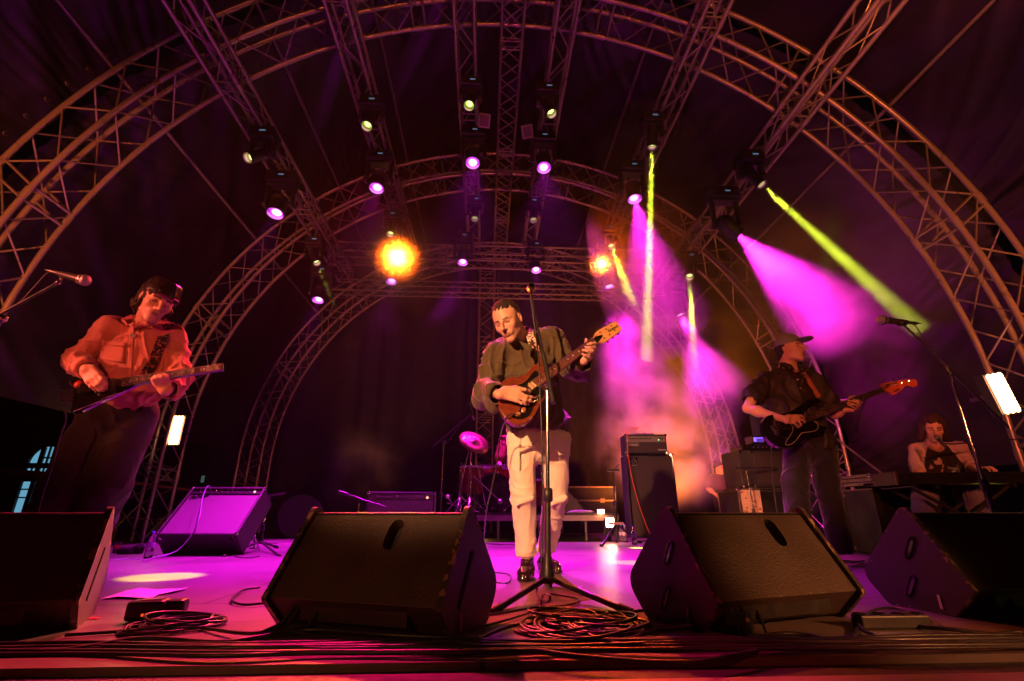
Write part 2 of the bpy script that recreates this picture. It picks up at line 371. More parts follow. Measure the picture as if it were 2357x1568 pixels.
# purlin tubes between the arches
for i, (x1, y1, lab) in enumerate([(310, 215, "thin roof purlin tube left of the outermost left lamp truss"), (660, 160, "thin roof purlin tube between the two left lamp trusses"), (890, 150, "thin roof purlin tube just left of the centre trusses"), (1480, 130, "thin roof purlin tube just right of the centre trusses"), (1870, 190, "thin roof purlin tube between the two right lamp trusses"), (2130, 160, "thin roof purlin tube right of the outermost right lamp truss")]):
    d = _ray(x1, y1); k = 4.5
    for _ in range(40):
        P_ = Vector((0, 0, CAM_H)) + d * k; rr = math.hypot(P_.x - AX, P_.z - ZC); k *= 5.30 / rr
    X, Z = P_.x, P_.z
    tag(MB().tube([(X, .4, Z), (X, 10.8, Z)], .022, 8).build("roof_purlin", M_alud), lab, "tube", "roof purlins between the arches")
# ================================================================ LAMPS
MAG = (1.0, .010, .92); PNK = (1.0, .018, .60); GRN = (.85, 1.0, .05)
M_lensP = mat("magenta_lens", (.9, .5, .9), .2, emit=(1.0, .50, 1.0), estr=2.2)
M_lensG = mat("green_lens", (.8, .9, .5), .2, emit=(.80, 1.0, .34), estr=1.6)
M_lensGd = mat("dim_green_lens", (.8, .9, .5), .2, emit=(.7, .8, .30), estr=.35)
M_rimP = mat("violet_lens_rim", (.6, .2, .6), .12, emit=(.75, .07, .95), estr=.9)
M_rimG = mat("green_lens_rim", (.4, .6, .2), .12, emit=(.35, .75, .03), estr=.9)
M_screen = mat("lamp_display", (.1, .2, .3), .2, emit=(.3, .6, 1.0), estr=.22)
M_inner = mat("lamp_reflector", (.55, .25, .6), .12, .9)
def rotz2(d):   # matrix whose -Z looks along d
    return Vector(d).to_track_quat('-Z', 'Y').to_matrix()
def moving_head(lens, tx, tz, aim, kind, label, dim=False, beam=None, k_pink=False):
    aim = Vector(aim).normalized(); big = kind == 'wash'; Rr = .092 if big else .060; Lb = .30 if big else .34
    piv = Vector(lens) - aim * (Lb * .5); base = Vector((piv.x, piv.y, tz - .135 - .09))
    if piv.z > base.z - .25: base.z = min(tz - .135 - .05, piv.z + .30)
    g = "magenta wash lamps" if big else "green beam lamps"
    root = thing("stage_lamp", label, "stage lamp", base, g)
    w = .36 if big else .28; hb = .15
    b = MB(); b.box(base, (w, .24, hb)); b.box(base + Vector((0, 0, hb / 2 + .02)), (.12, .12, .04))
    bo = b.build("lamp_base", M_head, root, .012)
    MB().box(base + Vector((.02, -.122, 0)), (.07, .004, .018)).build("display", M_screen, bo)
    top = tz - .115
    for s_ in (-1, 1):
        ck = MB(); p = base + Vector((s_ * .08, 0, hb / 2 - .01)); q = Vector((p.x, p.y, max(top, p.z + .03))); ck.tube([p, q], .012, 6)
        ck.lathe([(.024, -.025), (.036, -.025), (.036, .025), (.024, .025), (.024, -.025)], q, (1, 0, 0), 12)
        ck.build("clamp", M_alud, root)
    y = MB(); z0 = base.z - hb / 2
    yl = w * .5 - .015
    for s_ in (-1, 1):
        y.tube([(base.x + s_ * yl, base.y, z0 + .03), (piv.x + s_ * yl, piv.y, piv.z - .04)], [.038, .030], 8)
        y.lathe([(0, -.02), (.052, -.02), (.052, .02), (0, .02)], (piv.x + s_ * yl, piv.y, piv.z), (1, 0, 0), 16, seg=True)
    y.box((base.x, base.y, z0 - .01), (w - .02, .13, .05))
    y.build("yoke", M_head, root, .006)
    h = MB(); c = [(0, -.46), (.62, -.46), (.92, -.30), (.98, 0), (1.0, .42), (1.12, .5), (1.12, .56), (.98, .56)]
    h.lathe([(a * Rr * 1.12, bb * Lb) for a, bb in c], piv, aim, 20, seg=True)
    for q in (-.3, -.22, -.14): h.lathe([(Rr * 1.05, q * Lb - .006), (Rr * 1.22, q * Lb), (Rr * 1.05, q * Lb + .006)], piv, aim, 20)
    ho = h.build("lamp_head", M_head, root)
    MB().lathe([(Rr * 1.08, .56 * Lb), (Rr * .99, .42 * Lb), (Rr * .92, .30 * Lb)], piv, aim, 24).build("reflector", M_inner, ho)
    le = MB(); pv = Vector((0, 1, .3)); pv = (pv - aim * pv.dot(aim)).normalized(); up2 = pv * (.26 * Rr if big else 0)
    le.lathe([(0, .425 * Lb), (Rr * .45, .415 * Lb), (Rr * .66, .402 * Lb)], piv + up2, aim, 24); le.m = 1; le.lathe([(0, .385 * Lb), (Rr * .6, .375 * Lb), (Rr * .97, .34 * Lb)], piv, aim, 24)
    le.build("lens", [M_lensP, M_rimP] if big else ([M_lensGd] * 2 if dim else [M_lensG, M_rimG]), ho)
    if beam:
        e, ang, bl = beam
        p = piv + aim * (Lb * .56 + .012)
        spot("wash_beam" if big else "narrow_beam", p, p + aim, e, (PNK if k_pink else MAG) if big else GRN, ang, bl, .03)
    return root
zr = {k: v[1] for k, v in TR.items()}
def lens_at(k, vx, vy, drop): return onz(vx, vy, zr[k] - .135 - drop)
names = dict(A="outermost left truss", B="second truss from the left", C="truss left of the centre ladder", D="truss right of the centre ladder", E="second truss from the right", F="outermost right truss")
def to3(vx, vy, Y): return at(vx, vy, Y)
G1 = dict(A=(573, 363), B=(845, 289), C=(1080, 242), D=(1269, 260), E=(1501, 337), F=(1752, 424))
P1 = dict(A=(634, 490), B=(867, 432), C=(1088, 374), D=(1252, 385), E=(1461, 457), F=(1692, 536))
G2 = dict(A=(729, 604), B=(899, 538), C=(1093, 503), D=(1228, 506), E=(1407, 567), F=(1587, 636))
P2 = dict(A=(732, 690), B=(901, 647), C=(1065, 603), D=(1234, 621), E=(1403, 660), F=(1567, 725))
for k in "ABCDEF":
    p = lens_at(k, *G1[k], .42); aim = (-.10, -.35, -1); bm_ = None
    if k == 'A': aim = (-.5, -.55, -.75)
    if k == 'D': q = to3(1392, 510, 4.6); aim = q - p; bm_ = (6000, 3.2, .4)
    if k == 'E': q = to3(1490, 740, 5.4); aim = q - p; bm_ = (48000, 3.4, .5)
    if k == 'F': q = to3(2100, 742, 4.1); aim = q - p; bm_ = (45000, 5.0, .7)
    moving_head(p, *TR[k], aim, 'beam', "beam lamp with green lit lens, nearest on the " + names[k], beam=bm_)
    p = lens_at(k, *P1[k], .62); aim = (0, -.24, -1); bm_ = (3400, 44, .9)
    if k == 'A': bm_ = (1500, 44, .9)
    if k == 'F': q = to3(1985, 800, 6.3); aim = q - p; bm_ = (8000, 40, 1.0)
    if k == 'E': aim = (.04, -.15, -1); bm_ = (3500, 36, 1.0)
    if k in 'CD': aim = (0, -.30, -1); bm_ = (5000, 46, .9)
    moving_head(p, *TR[k], aim, 'wash', "large wash lamp with magenta lit lens, nearer on the " + names[k], beam=bm_, k_pink=k in "EF")
    p = lens_at(k, *G2[k], .42); aim = (0, -.3, -1); bm_ = None
    if k == 'F': q = to3(1604, 940, 6.0); aim = q - p; bm_ = (60000, 3.4, .5)
    if k == 'E': q = to3(1470, 740, 6.6); aim = q - p; bm_ = (4500, 8, .9)
    if k == 'A': q = to3(890, 1010, 6.8); aim = q - p; bm_ = (12000, 4, .6)
    moving_head(p, *TR[k], aim, 'beam', "rear beam lamp with pale green lens on the " + names[k], dim=k in 'CD', beam=bm_)
    p = lens_at(k, *P2[k], .66); aim = (0, -.28, -1); bm_ = (2800, 46, .9)
    if k == 'F': aim = (.25, -.1, -1); bm_ = (2600, 48, 1.0)
    if k == 'E': aim = (.1, -.1, -1); bm_ = (2600, 48, 1.0)
    moving_head(p, *TR[k], aim, 'wash', "wash lamp with magenta lens at far end of the " + names[k], beam=bm_, k_pink=k in "EF")
# yellow-green pools of light, from spots added out of view with no fixture
spot("narrow_beam", (-.6, 2.3, 5.4), onz(372, 1328), 14000, (1.0, .74, .02), 5.0, .5, .03)
spot("narrow_beam", (1.4, 2.0, 5.3), onz(1452, 1295), 7000, (1.0, .85, .12), 4.0, .5, .03)
spot("narrow_beam", (3.0, 1.4, 4.8), (2.35, 1.62, 0), 500, (.95, 1.0, .08), 9, .7, .03)
spot("narrow_beam", (2.6, 1.7, 5.0), onz(1842, 1172, .42), 5000, (.8, 1.0, .08), 3.0, .7, .03)
# floods facing the audience
M_flood = mat("orange_flood", (1, .6, .3), .3, emit=(1.0, .45, .06), estr=60)
M_flood2 = mat("amber_flood", (1, .6, .3), .3, emit=(1.0, .42, .05), estr=40)
def flood(p, r, m, e, label, col):
    root = thing("flood_lamp", label, "flood lamp", p, "orange floods facing the audience")
    aim = (Vector((0, 0, CAM_H)) - Vector(p)).normalized()
    MB().lathe([(0, -.2), (r * .8, -.2), (r * 1.15, -.05), (r * 1.15, 0), (r * 1.0, 0)], p, aim, 20, seg=True).build("lamp_head", M_head, root)
    MB().lathe([(0, -.012), (r, -.012)], p, aim, 20).build("lens", m, root)
    br = MB(); br.tube([Vector(p) + Vector((-r * 1.3, 0, 0)), Vector(p) + Vector((-r * 1.3, .05, .35)), Vector(p) + Vector((r * 1.3, .05, .35)), Vector(p) + Vector((r * 1.3, 0, 0))], .012, 6)
    br.tube([Vector(p) + Vector((0, .05, .35)), Vector(p) + Vector((0, .05, .62))], .02, 6); br.build("bracket", M_blackm, root)
    spot("flood_beam", Vector(p) + aim * .03, Vector(p) + aim, e, col, 44, 1.0, r * .8)
flood(at(915, 592, 7.2), .09, M_flood, 5000, "blazing orange flood lamp hanging below the second truss from the left", (1.0, .105, .004))
flood(at(1385, 608, 7.3), .06, M_flood2, 1400, "smaller orange flood lamp hanging below the second truss from the right", (1.0, .10, .004))
# LED bars clamped on the arch legs
M_bar = mat("led_bar_face", (1, .8, .6), .4, emit=(1.0, .55, .28), estr=6)
def led_bar(vx, vy, Y, w, h, tilt, label, yaw=0.0):
    p = at(vx, vy, Y); root = thing("led_bar", label, "LED bar", p, "LED bars on the arch legs")
    M = Matrix.Translation(p) @ Matrix.Rotation(yaw, 4, 'Z') @ Matrix.Rotation(tilt, 4, 'Y')
    a = MB().box((0, .05, 0), (w + .04, .09, h + .04)); a.xform(M); a.build("housing", M_blackm, root, .006)
    b = MB(); n = 11
    for i in range(n):
        for j in range(3): b.ball(Vector(((j - 1) * w / 3, -.004, (i - (n - 1) / 2) * h / n)), w / 5.2, 8, (1, .35, 1))
    b.xform(M); b.build("led", M_bar, root)
    c = MB().box((0, .0, 0), (w, .004, h)); c.xform(M); c.build("front_plate", mat("led_plate", (.9, .8, .7), .5, emit=(1.0, .42, .18), estr=1.8), root)
    d = MB().tube([(0, .1, 0), (0, .3, 0)], .02, 6); d.xform(M); d.build("clamp", M_alud, root)
    l = bpy.data.lights.new("bar_light", 'AREA'); l.shape = 'RECTANGLE'; l.size = w; l.size_y = h; l.energy = 12; l.color = (1, .40, .15)
    o = bpy.data.objects.new("bar_light", l); C.objects.link(o); o.location = p + (M.to_3x3() @ Vector((0, -.03, 0))); o.rotation_euler = (M.to_3x3() @ Matrix.Rotation(R(90), 3, 'X')).to_euler()
led_bar(406, 990, 7.3, .135, .40, R(0), "small glowing LED bar on the left leg of the middle arch")
led_bar(2308, 905, 4.0, .165, .34, R(-10), "large glowing LED bar on the right leg of the nearest arch")
# two small stage lamps glowing low behind the singer, by the drum riser
M_up = mat("uplight_face", (1, .8, .5), .3, emit=(1.0, .70, .38), estr=28)
M_up2 = mat("pale_uplight_face", (1, .8, .8), .3, emit=(1.0, .72, .62), estr=5)
def uplight(vx, vy, Y, w, h, m, label, e, floor=0.0):
    p = at(vx, vy, Y); root = thing("floor_lamp", label, "floor lamp", (p.x, p.y, floor), "small lamps around the drum riser")
    MB().box(p + Vector((0, .05, 0)), (w * 1.15, .1, h * 1.15)).build("housing", M_blackm, root, .006)
    MB().box(p + Vector((0, -.003, 0)), (w, .008, h)).build("lens", m, root, .004)
    s_ = MB()
    for q in (-1, 1): s_.tube([p + Vector((q * w * .62, .05, 0)), (p.x + q * w * .62, p.y + .05, floor)], .008, 6)
    s_.build("stand", M_blackm, root)
    l = bpy.data.lights.new("floor_lamp_light", 'POINT'); l.energy = e; l.color = (1, .36, .12); l.shadow_soft_size = .05
    o = bpy.data.objects.new("floor_lamp_light", l); C.objects.link(o); o.location = p + Vector((0, -.05, 0))
uplight(1404, 1203, 7.05, .11, .12, M_up, "bright square lamp in front of the drum riser's right corner", 9)
uplight(1383, 1178, 7.3, .10, .06, M_up2, "small pale lamp lying on the drum riser's right corner", 5, .37)
# warm lamp hidden behind the rear amplifiers: lights the low smoke
spot("smoke_lamp", (2.75, 7.7, .3), (3.1, 8.9, 2.2), 2400, (1.0, .20, .015), 120, 1.0, .1)
spot("smoke_lamp", (-1.6, 8.2, .2), (-1.9, 9.4, 1.6), 260, (1.0, .28, .06), 60, .8, .1)
l = bpy.data.lights.new("riser_glow", 'AREA'); l.size = .25; l.energy = 2.5; l.color = (1, .42, .14)
o = bpy.data.objects.new("riser_glow", l); C.objects.link(o); o.location = (-.15, 8.3, .18); o.rotation_euler = (R(-80), 0, 0)  # added area light under the riser, for the warm floor glow
# ================================================================ AIR: haze and smoke
def vol_mat(name, dens, g, noise=None, color=(1, 1, 1)):
    m = bpy.data.materials.new(name); m.use_nodes = True; nt = m.node_tree; N, L = nt.nodes, nt.links; N.clear()
    out = N.new("ShaderNodeOutputMaterial"); v = N.new("ShaderNodeVolumePrincipled"); L.new(v.outputs[0], out.inputs["Volume"])
    v.inputs["Color"].default_value = (*color, 1); v.inputs["Density"].default_value = dens; v.inputs["Anisotropy"].default_value = g
    if noise:
        sc, lo, hi, seed = noise; tc = N.new("ShaderNodeTexCoord")
        n = N.new("ShaderNodeTexNoise"); n.noise_dimensions = '4D'; n.inputs["W"].default_value = seed; n.inputs["Scale"].default_value = sc; n.inputs["Detail"].default_value = 5; n.inputs["Roughness"].default_value = .55; n.inputs["Distortion"].default_value = .4
        L.new(tc.outputs["Object"], n.inputs["Vector"])
        mr = N.new("ShaderNodeMapRange"); mr.inputs[1].default_value = lo; mr.inputs[2].default_value = hi; L.new(n.outputs["Fac"], mr.inputs[0])
        ln = N.new("ShaderNodeVectorMath"); ln.operation = 'LENGTH'; L.new(tc.outputs["Object"], ln.inputs[0])
        fo = N.new("ShaderNodeMapRange"); fo.inputs[1].default_value = .35; fo.inputs[2].default_value = 1.0; fo.inputs[3].default_value = 1; fo.inputs[4].default_value = 0; fo.interpolation_type = 'SMOOTHSTEP'; L.new(ln.outputs["Value"], fo.inputs[0])
        a = N.new("ShaderNodeMath"); a.operation = 'MULTIPLY'; L.new(mr.outputs[0], a.inputs[0]); L.new(fo.outputs[0], a.inputs[1])
        b = N.new("ShaderNodeMath"); b.operation = 'MULTIPLY'; b.inputs[1].default_value = dens; L.new(a.outputs[0], b.inputs[0]); L.new(b.outputs[0], v.inputs["Density"])
    return m
HAZE = .0003
mb = MB(); mb.box((.2, 6.0, 3.1), (13.5, 20.0, 9.6)); hz = mb.build("haze", vol_mat("haze_air", HAZE, .55)); hz['kind'] = 'stuff'
def cloud(name, c, rad, dens, g, noise):
    m = MB().ball((0, 0, 0), 1.0, 20).build(name, vol_mat(name + "_vol", dens, g, noise)); m.location = c; m.scale = rad; m['kind'] = 'stuff'; return m
cloud("smoke", at(1840, 655, 6.2), (1.6, 1.4, 1.25), 1.5, .2, (1.7, .42, .66, 1.0))
cloud("smoke", at(1780, 620, 5.6), (2.3, 2.6, 1.7), .075, .2, (1.8, .38, .64, 2.0))
cloud("smoke", at(915, 592, 7.2), (1.4, 1.1, 1.4), .34, .86, (1.0, -1.0, .0, 5.0))  # smoke added round the left flood to give it a halo
cloud("smoke", at(1495, 520, 5.2), (.8, 1.1, 1.8), .085, .2, None)
cloud("smoke", at(1920, 580, 4.6), (1.3, 1.3, 1.3), .035, .2, None)
cloud("smoke", at(1385, 608, 7.3), (.8, .8, .8), .30, .84, (1.0, -1.0, .0, 6.0))  # smoke added round the right flood for its halo
cloud("smoke", at(1500, 620, 7.0), (1.0, 1.2, 1.5), 1.0, .2, (2.0, .42, .66, 4.0))
cloud("smoke", at(1560, 830, 8.4), (1.9, 1.3, 1.6), 1.1, .2, (2.0, .43, .66, 7.0))
cloud("smoke", at(1530, 1020, 8.8), (1.5, 1.2, 1.4), 1.1, .1, (2.2, .42, .64, 9.0))
cloud("smoke", at(800, 1090, 9.4), (1.3, .9, 1.0), .30, .1, (1.8, .42, .72, 12.0))
# ================================================================ STAGE MONITORS
def monitor_mat():
    m = mat("monitor_paint", (.055, .040, .033), .42, 0, .25, 5, 1.0, 150, spec=.6, col2=(.20, .13, .09), thr=.955); return m
M_mon = monitor_mat()
def side_mat():
    """side cheeks: paint worn down to bare wood along the edges"""
    m = bpy.data.materials.new("scuffed_paint"); nt, N, L, p = nodes(m); tc = N.new("ShaderNodeTexCoord")
    n = N.new("ShaderNodeTexNoise"); n.inputs["Scale"].default_value = 26; n.inputs["Detail"].default_value = 6; L.new(tc.outputs["Object"], n.inputs["Vector"])
    at_ = N.new("ShaderNodeAttribute"); at_.attribute_name = "edge"
    s = N.new("ShaderNodeMath"); s.operation = 'MULTIPLY_ADD'; s.inputs[1].default_value = .25; L.new(at_.outputs["Fac"], s.inputs[0]); L.new(n.outputs["Fac"], s.inputs[2])
    cr = N.new("ShaderNodeValToRGB"); cr.color_ramp.elements[0].position = .80; cr.color_ramp.elements[0].color = (.042, .032, .028, 1); cr.color_ramp.elements[1].position = .84; cr.color_ramp.elements[1].color = (.28, .19, .12, 1)
    L.new(s.outputs[0], cr.inputs[0]); L.new(cr.outputs[0], p.inputs["Base Color"]); p.inputs["Roughness"].default_value = .5
    b = N.new("ShaderNodeBump"); b.inputs["Strength"].default_value = .35; b.inputs["Distance"].default_value = .003
    n2 = N.new("ShaderNodeTexNoise"); n2.inputs["Scale"].default_value = 160; L.new(tc.outputs["Object"], n2.inputs["Vector"]); L.new(n2.outputs["Fac"], b.inputs["Height"]); L.new(b.outputs[0], p.inputs["Normal"])
    return m
M_side = side_mat()
def rounded(poly, radii, n=5):
    out = []; k = len(poly)
    for i in range(k):
        a, b, c = Vector(poly[i - 1]), Vector(poly[i]), Vector(poly[(i + 1) % k]); r = radii[i]
        if r <= 0: out.append(tuple(b)); continue
        u = (a - b).normalized(); v = (c - b).normalized(); ang = u.angle(v); t = r / math.tan(ang / 2); t = min(t, (a - b).length * .48, (c - b).length * .48); r = t * math.tan(ang / 2)
        cen = b + (u + v).normalized() * (r / math.sin(ang / 2)); s0 = (b + u * t) - cen; s1 = (b + v * t) - cen
        a0 = math.atan2(s0.y, s0.x); a1 = math.atan2(s1.y, s1.x); d = (a1 - a0 + PI) % (2 * PI) - PI
        for j in range(n + 1):
            q = a0 + d * j / n; out.append((cen.x + r * math.cos(q), cen.y + r * math.sin(q)))
    return out
PROF = [(0, 0), (.28, 0), (.395, .118), (.105, .412), (-.10, .098)]        # floor front, floor back, low back, ridge, front lip  (y, z)
def monitor(p0, p1, label, holex=None, strip=None, tape=None, grips=0):
    p0, p1 = Vector(p0), Vector(p1); p0.z = p1.z = 0; ax = (p1 - p0); w = ax.length; rz = math.atan2(ax.y, ax.x)
    root = thing("stage_monitor", label, "stage monitor", p0, "wedge monitors along the stage edge", rz)
    cheek = rounded(PROF, [.03, .05, .06, .028, .012])
    inner = [(y, z) for y, z in rounded([(.012, .012), (.272, .012), (.372, .120), (.108, .380), (-.078, .102)], [.02, .04, .05, .01, .004])]
    t = .020
    for s_ in (0, 1):
        x0 = 0 if s_ == 0 else w - t
        # cheek as a fine fan so the worn edge can follow its outline
        vs = []; fs = []; ed = []; n = len(cheek); rings = (1.0, .96, .90, .8, .4); cy = sum(y for y, z in cheek) / n; cz = sum(z for y, z in cheek) / n
        for xx in (x0, x0 + t):
            for q in rings:
                for y, z in cheek: vs.append((xx, cy + (y - cy) * q, cz + (z - cz) * q)); ed.append({1.0: 1.0, .96: .9, .90: .45, .8: .15, .4: 0}[q])
        nr = len(rings)
        for side in (0, 1):
            o = side * nr * n
            for r_ in range(nr - 1):
                for i in range(n): fs.append((o + r_ * n + i, o + r_ * n + (i + 1) % n, o + (r_ + 1) * n + (i + 1) % n, o + (r_ + 1) * n + i))
            fs.append(tuple(o + (nr - 1) * n + i for i in range(n)))
        for i in range(n): fs.append((i, (i + 1) % n, nr * n + (i + 1) % n, nr * n + i))
        m = MB(); m.add(vs, fs); ob = m.build("side_panel", M_side, root, world=False); a = ob.data.attributes.new("edge", 'FLOAT', 'POINT'); a.data.foreach_set("value", ed)
        if grips:
            outx = -.004 if s_ == 0 else w + .004
            u = (Vector((.105, .412)) - Vector((-.10, .098))).normalized()
            for (cy_, cz_) in ((.115, .235), (.155, .085)):
                gb = MB()
                for k in range(24):
                    a0, a1 = 2 * PI * k / 24, 2 * PI * (k + 1) / 24
                    def pt(a): l = .050 * math.cos(a); h = .011 * math.sin(a); l = math.copysign(abs(l / .05) ** .5 * .05, l); return (outx, cy_ - u.x * l * .9 - u.y * h, cz_ + u.y * l * 1.0 * 1 - u.x * h) if False else (outx, cy_ + (-.52) * l + .85 * h, cz_ + .85 * l + .52 * h)
                    gb.tube([pt(a0), pt(a1)], .003, 5)
                gb.box((outx + (.003 if s_ == 0 else -.003), cy_, cz_), (.002, .014, .07), Matrix.Rotation(R(31), 3, 'X'))
                gb.build("handle", M_blackg, root, world=False)
        if strip and s_ == 1:
            gb = MB(); gb.box((w + .002, .08, .165), (.004, .018, .19), Matrix.Rotation(R(-33), 3, 'X')); gb.build("cable_slot", M_fabric, root, world=False)
    # body between the cheeks, with the oblong hand hole cut through the front board
    body = MB(); n = len(inner); A = [(t - .001, y, z) for y, z in inner]; B = [(w - t + .001, y, z) for y, z in inner]
    hx = holex if holex else w * .62
    pa, pb = Vector((-.078, .102)), Vector((.108, .380))
    fr = Vector((pb.x - pa.x, pb.y - pa.y)); L_ = fr.length; fr.normalize()
    idx_skip = max(range(n), key=lambda i: (Vector(inner[i]) - Vector(inner[(i + 1) % n])).length if abs((Vector(inner[(i + 1) % n]) - Vector(inner[i])).normalized().dot(fr)) > .99 else 0)
    ia, ib = idx_skip, (idx_skip + 1) % n
    body.add(A + B, [(i, (i + 1) % n, n + (i + 1) % n, n + i) for i in range(n) if i != idx_skip], False)
    q0, q1 = Vector(inner[ia]), Vector(inner[ib])                          # ridge end -> lip end
    if q0.y < q1.y: q0, q1 = q1, q0
    def P3(x, s_, off=0.0): q = q1 + (q0 - q1) * s_; nrm = Vector((-(q0 - q1).y, (q0 - q1).x)).normalized(); return (x, q.x + nrm.x * off, q.y + nrm.y * off)
    K = 32; ov = []; ou = []; inn = []
    LL = (q0 - q1).length
    for k in range(K):
        a = 2 * PI * k / K; ca, sa = math.cos(a), math.sin(a); px = math.copysign(abs(ca) ** .8, ca) * .030; ps = math.copysign(abs(sa) ** .62, sa) * .058
        ov.append(P3(hx + px, .74 + ps / LL)); inn.append(P3(hx + px, .74 + ps / LL, -.05))
        m_ = max(abs(ca), abs(sa)); bx, bs = ca / m_, sa / m_
        ou.append(P3((t - .001) if bx < -.999 else (w - t + .001) if bx > .999 else (hx + bx * ((w - t - hx) if bx > 0 else (hx - t))), (1.0 if bs > 0 else 0.0) if abs(bs) > .999 else .74 + bs * (.26 if bs > 0 else .74)))
    body.add(ou + ov, [(i, (i + 1) % K, K + (i + 1) % K, K + i) for i in range(K)])
    body.add(ov + inn, [(i, (i + 1) % K, K + (i + 1) % K, K + i) for i in range(K)]); 
    body.m = 1; body.add(inn, [tuple(range(K))])
    body.build("cabinet", [M_mon, M_fabric], root, world=False)
    # thin bright batten under the ridge and the connector recess below the lip
    MB().tube([P3(t, .985, .003), P3(w - t, .985, .003)], .003, 6).build("edge_trim", M_blackg, root, world=False)
    c = MB(); c.box((w * .5, -.030, .062), (w * .6, .05, .05)); 
    for k, xx in enumerate((.14, .18, .30)): c.tube([(w * xx, -.045, .07), (w * xx - .012, -.075, .028)], .0085, 8); c.tube([(w * xx - .012, -.075, .028), (w * xx - .05, -.12, .008)], .0045, 6)
    c.build("connector_panel", M_black, root, world=False)
    if tape:
        MB().box((-.002 if tape == 'l' else w + .002, .045, .045), (.002, .012, .05)).build("tape_label", M_white if tape == 'l' else M_red, root, world=False)
    MB().add([(.04, .372 + .001, .15), (w - .04, .373, .15), (w - .04, .13, .372), (.04, .13, .372)], [(0, 1, 2, 3)]).build("grille", M_blackm, root, world=False)
    return root
monitor((-.715, 1.965, 0), (-.09, 1.715, 0), "black wedge monitor with a hand hole, in front of the singer's right side", .40, strip=True, tape='r')
monitor((.71, 1.78, 0), (1.375, 2.01, 0), "scuffed wedge monitor with a hand hole and worn left cheek, between singer and bassist", .475, tape='l', grips=2)
monitor((-1.99, 1.64, 0), (-1.38, 1.955, 0), "unlit wedge monitor cropped by the left frame edge, near the left guitarist", .3, strip=True, tape=None)
monitor((1.79, 1.99, 0), (2.47, 2.07, 0), "unlit wedge monitor with two recessed grips, cropped by the right frame edge", .5, tape='l', grips=2)
# ================================================================ BACKLINE
def text_on(s, size, P, X, Zv, mat_, parent, name="lettering", bold=.0, align='CENTER', shear=0, world=True):
    X = Vector(X).normalized(); Zv = Vector(Zv).normalized(); N_ = X.cross(Zv)
    M = Matrix.Translation(Vector(P)) @ Matrix((X, Zv, N_)).transposed().to_4x4(); m = MB(); text_mb(m, s, size, M, .0008, bold, align, shear); return m.build(name, mat_, parent, world=world)
# --- big guitar combo tilted back, left
def grille_mat(name, c1, c2, sx):
    m = bpy.data.materials.new(name); nt, N, L, p = nodes(m); tc = N.new("ShaderNodeTexCoord")
    w = N.new("ShaderNodeTexWave"); w.wave_type = 'BANDS'; w.bands_direction = 'X'; w.inputs["Scale"].default_value = sx; w.inputs["Distortion"].default_value = .3
    L.new(tc.outputs["Object"], w.inputs["Vector"]); w2 = N.new("ShaderNodeTexWave"); w2.bands_direction = 'Z'; w2.inputs["Scale"].default_value = sx * 1.1; L.new(tc.outputs["Object"], w2.inputs["Vector"])
    mu = N.new("ShaderNodeMath"); mu.operation = 'MULTIPLY'; L.new(w.outputs["Fac"], mu.inputs[0]); a = N.new("ShaderNodeMath"); a.operation = 'MULTIPLY_ADD'; a.inputs[1].default_value = .35; a.inputs[2].default_value = .65; L.new(w2.outputs["Fac"], a.inputs[0]); L.new(a.outputs[0], mu.inputs[1])
    cr = N.new("ShaderNodeValToRGB"); cr.color_ramp.elements[0].color = (*c1, 1); cr.color_ramp.elements[1].color = (*c2, 1); L.new(mu.outputs[0], cr.inputs[0]); L.new(cr.outputs[0], p.inputs["Base Color"]); p.inputs["Roughness"].default_value = .7
    return m
M_silver = grille_mat("silver_grille_cloth", (.06, .04, .05), (.26, .21, .25), 22)
M_bgrille = grille_mat("black_grille_cloth", (.022, .014, .013), (.050, .034, .030), 34)
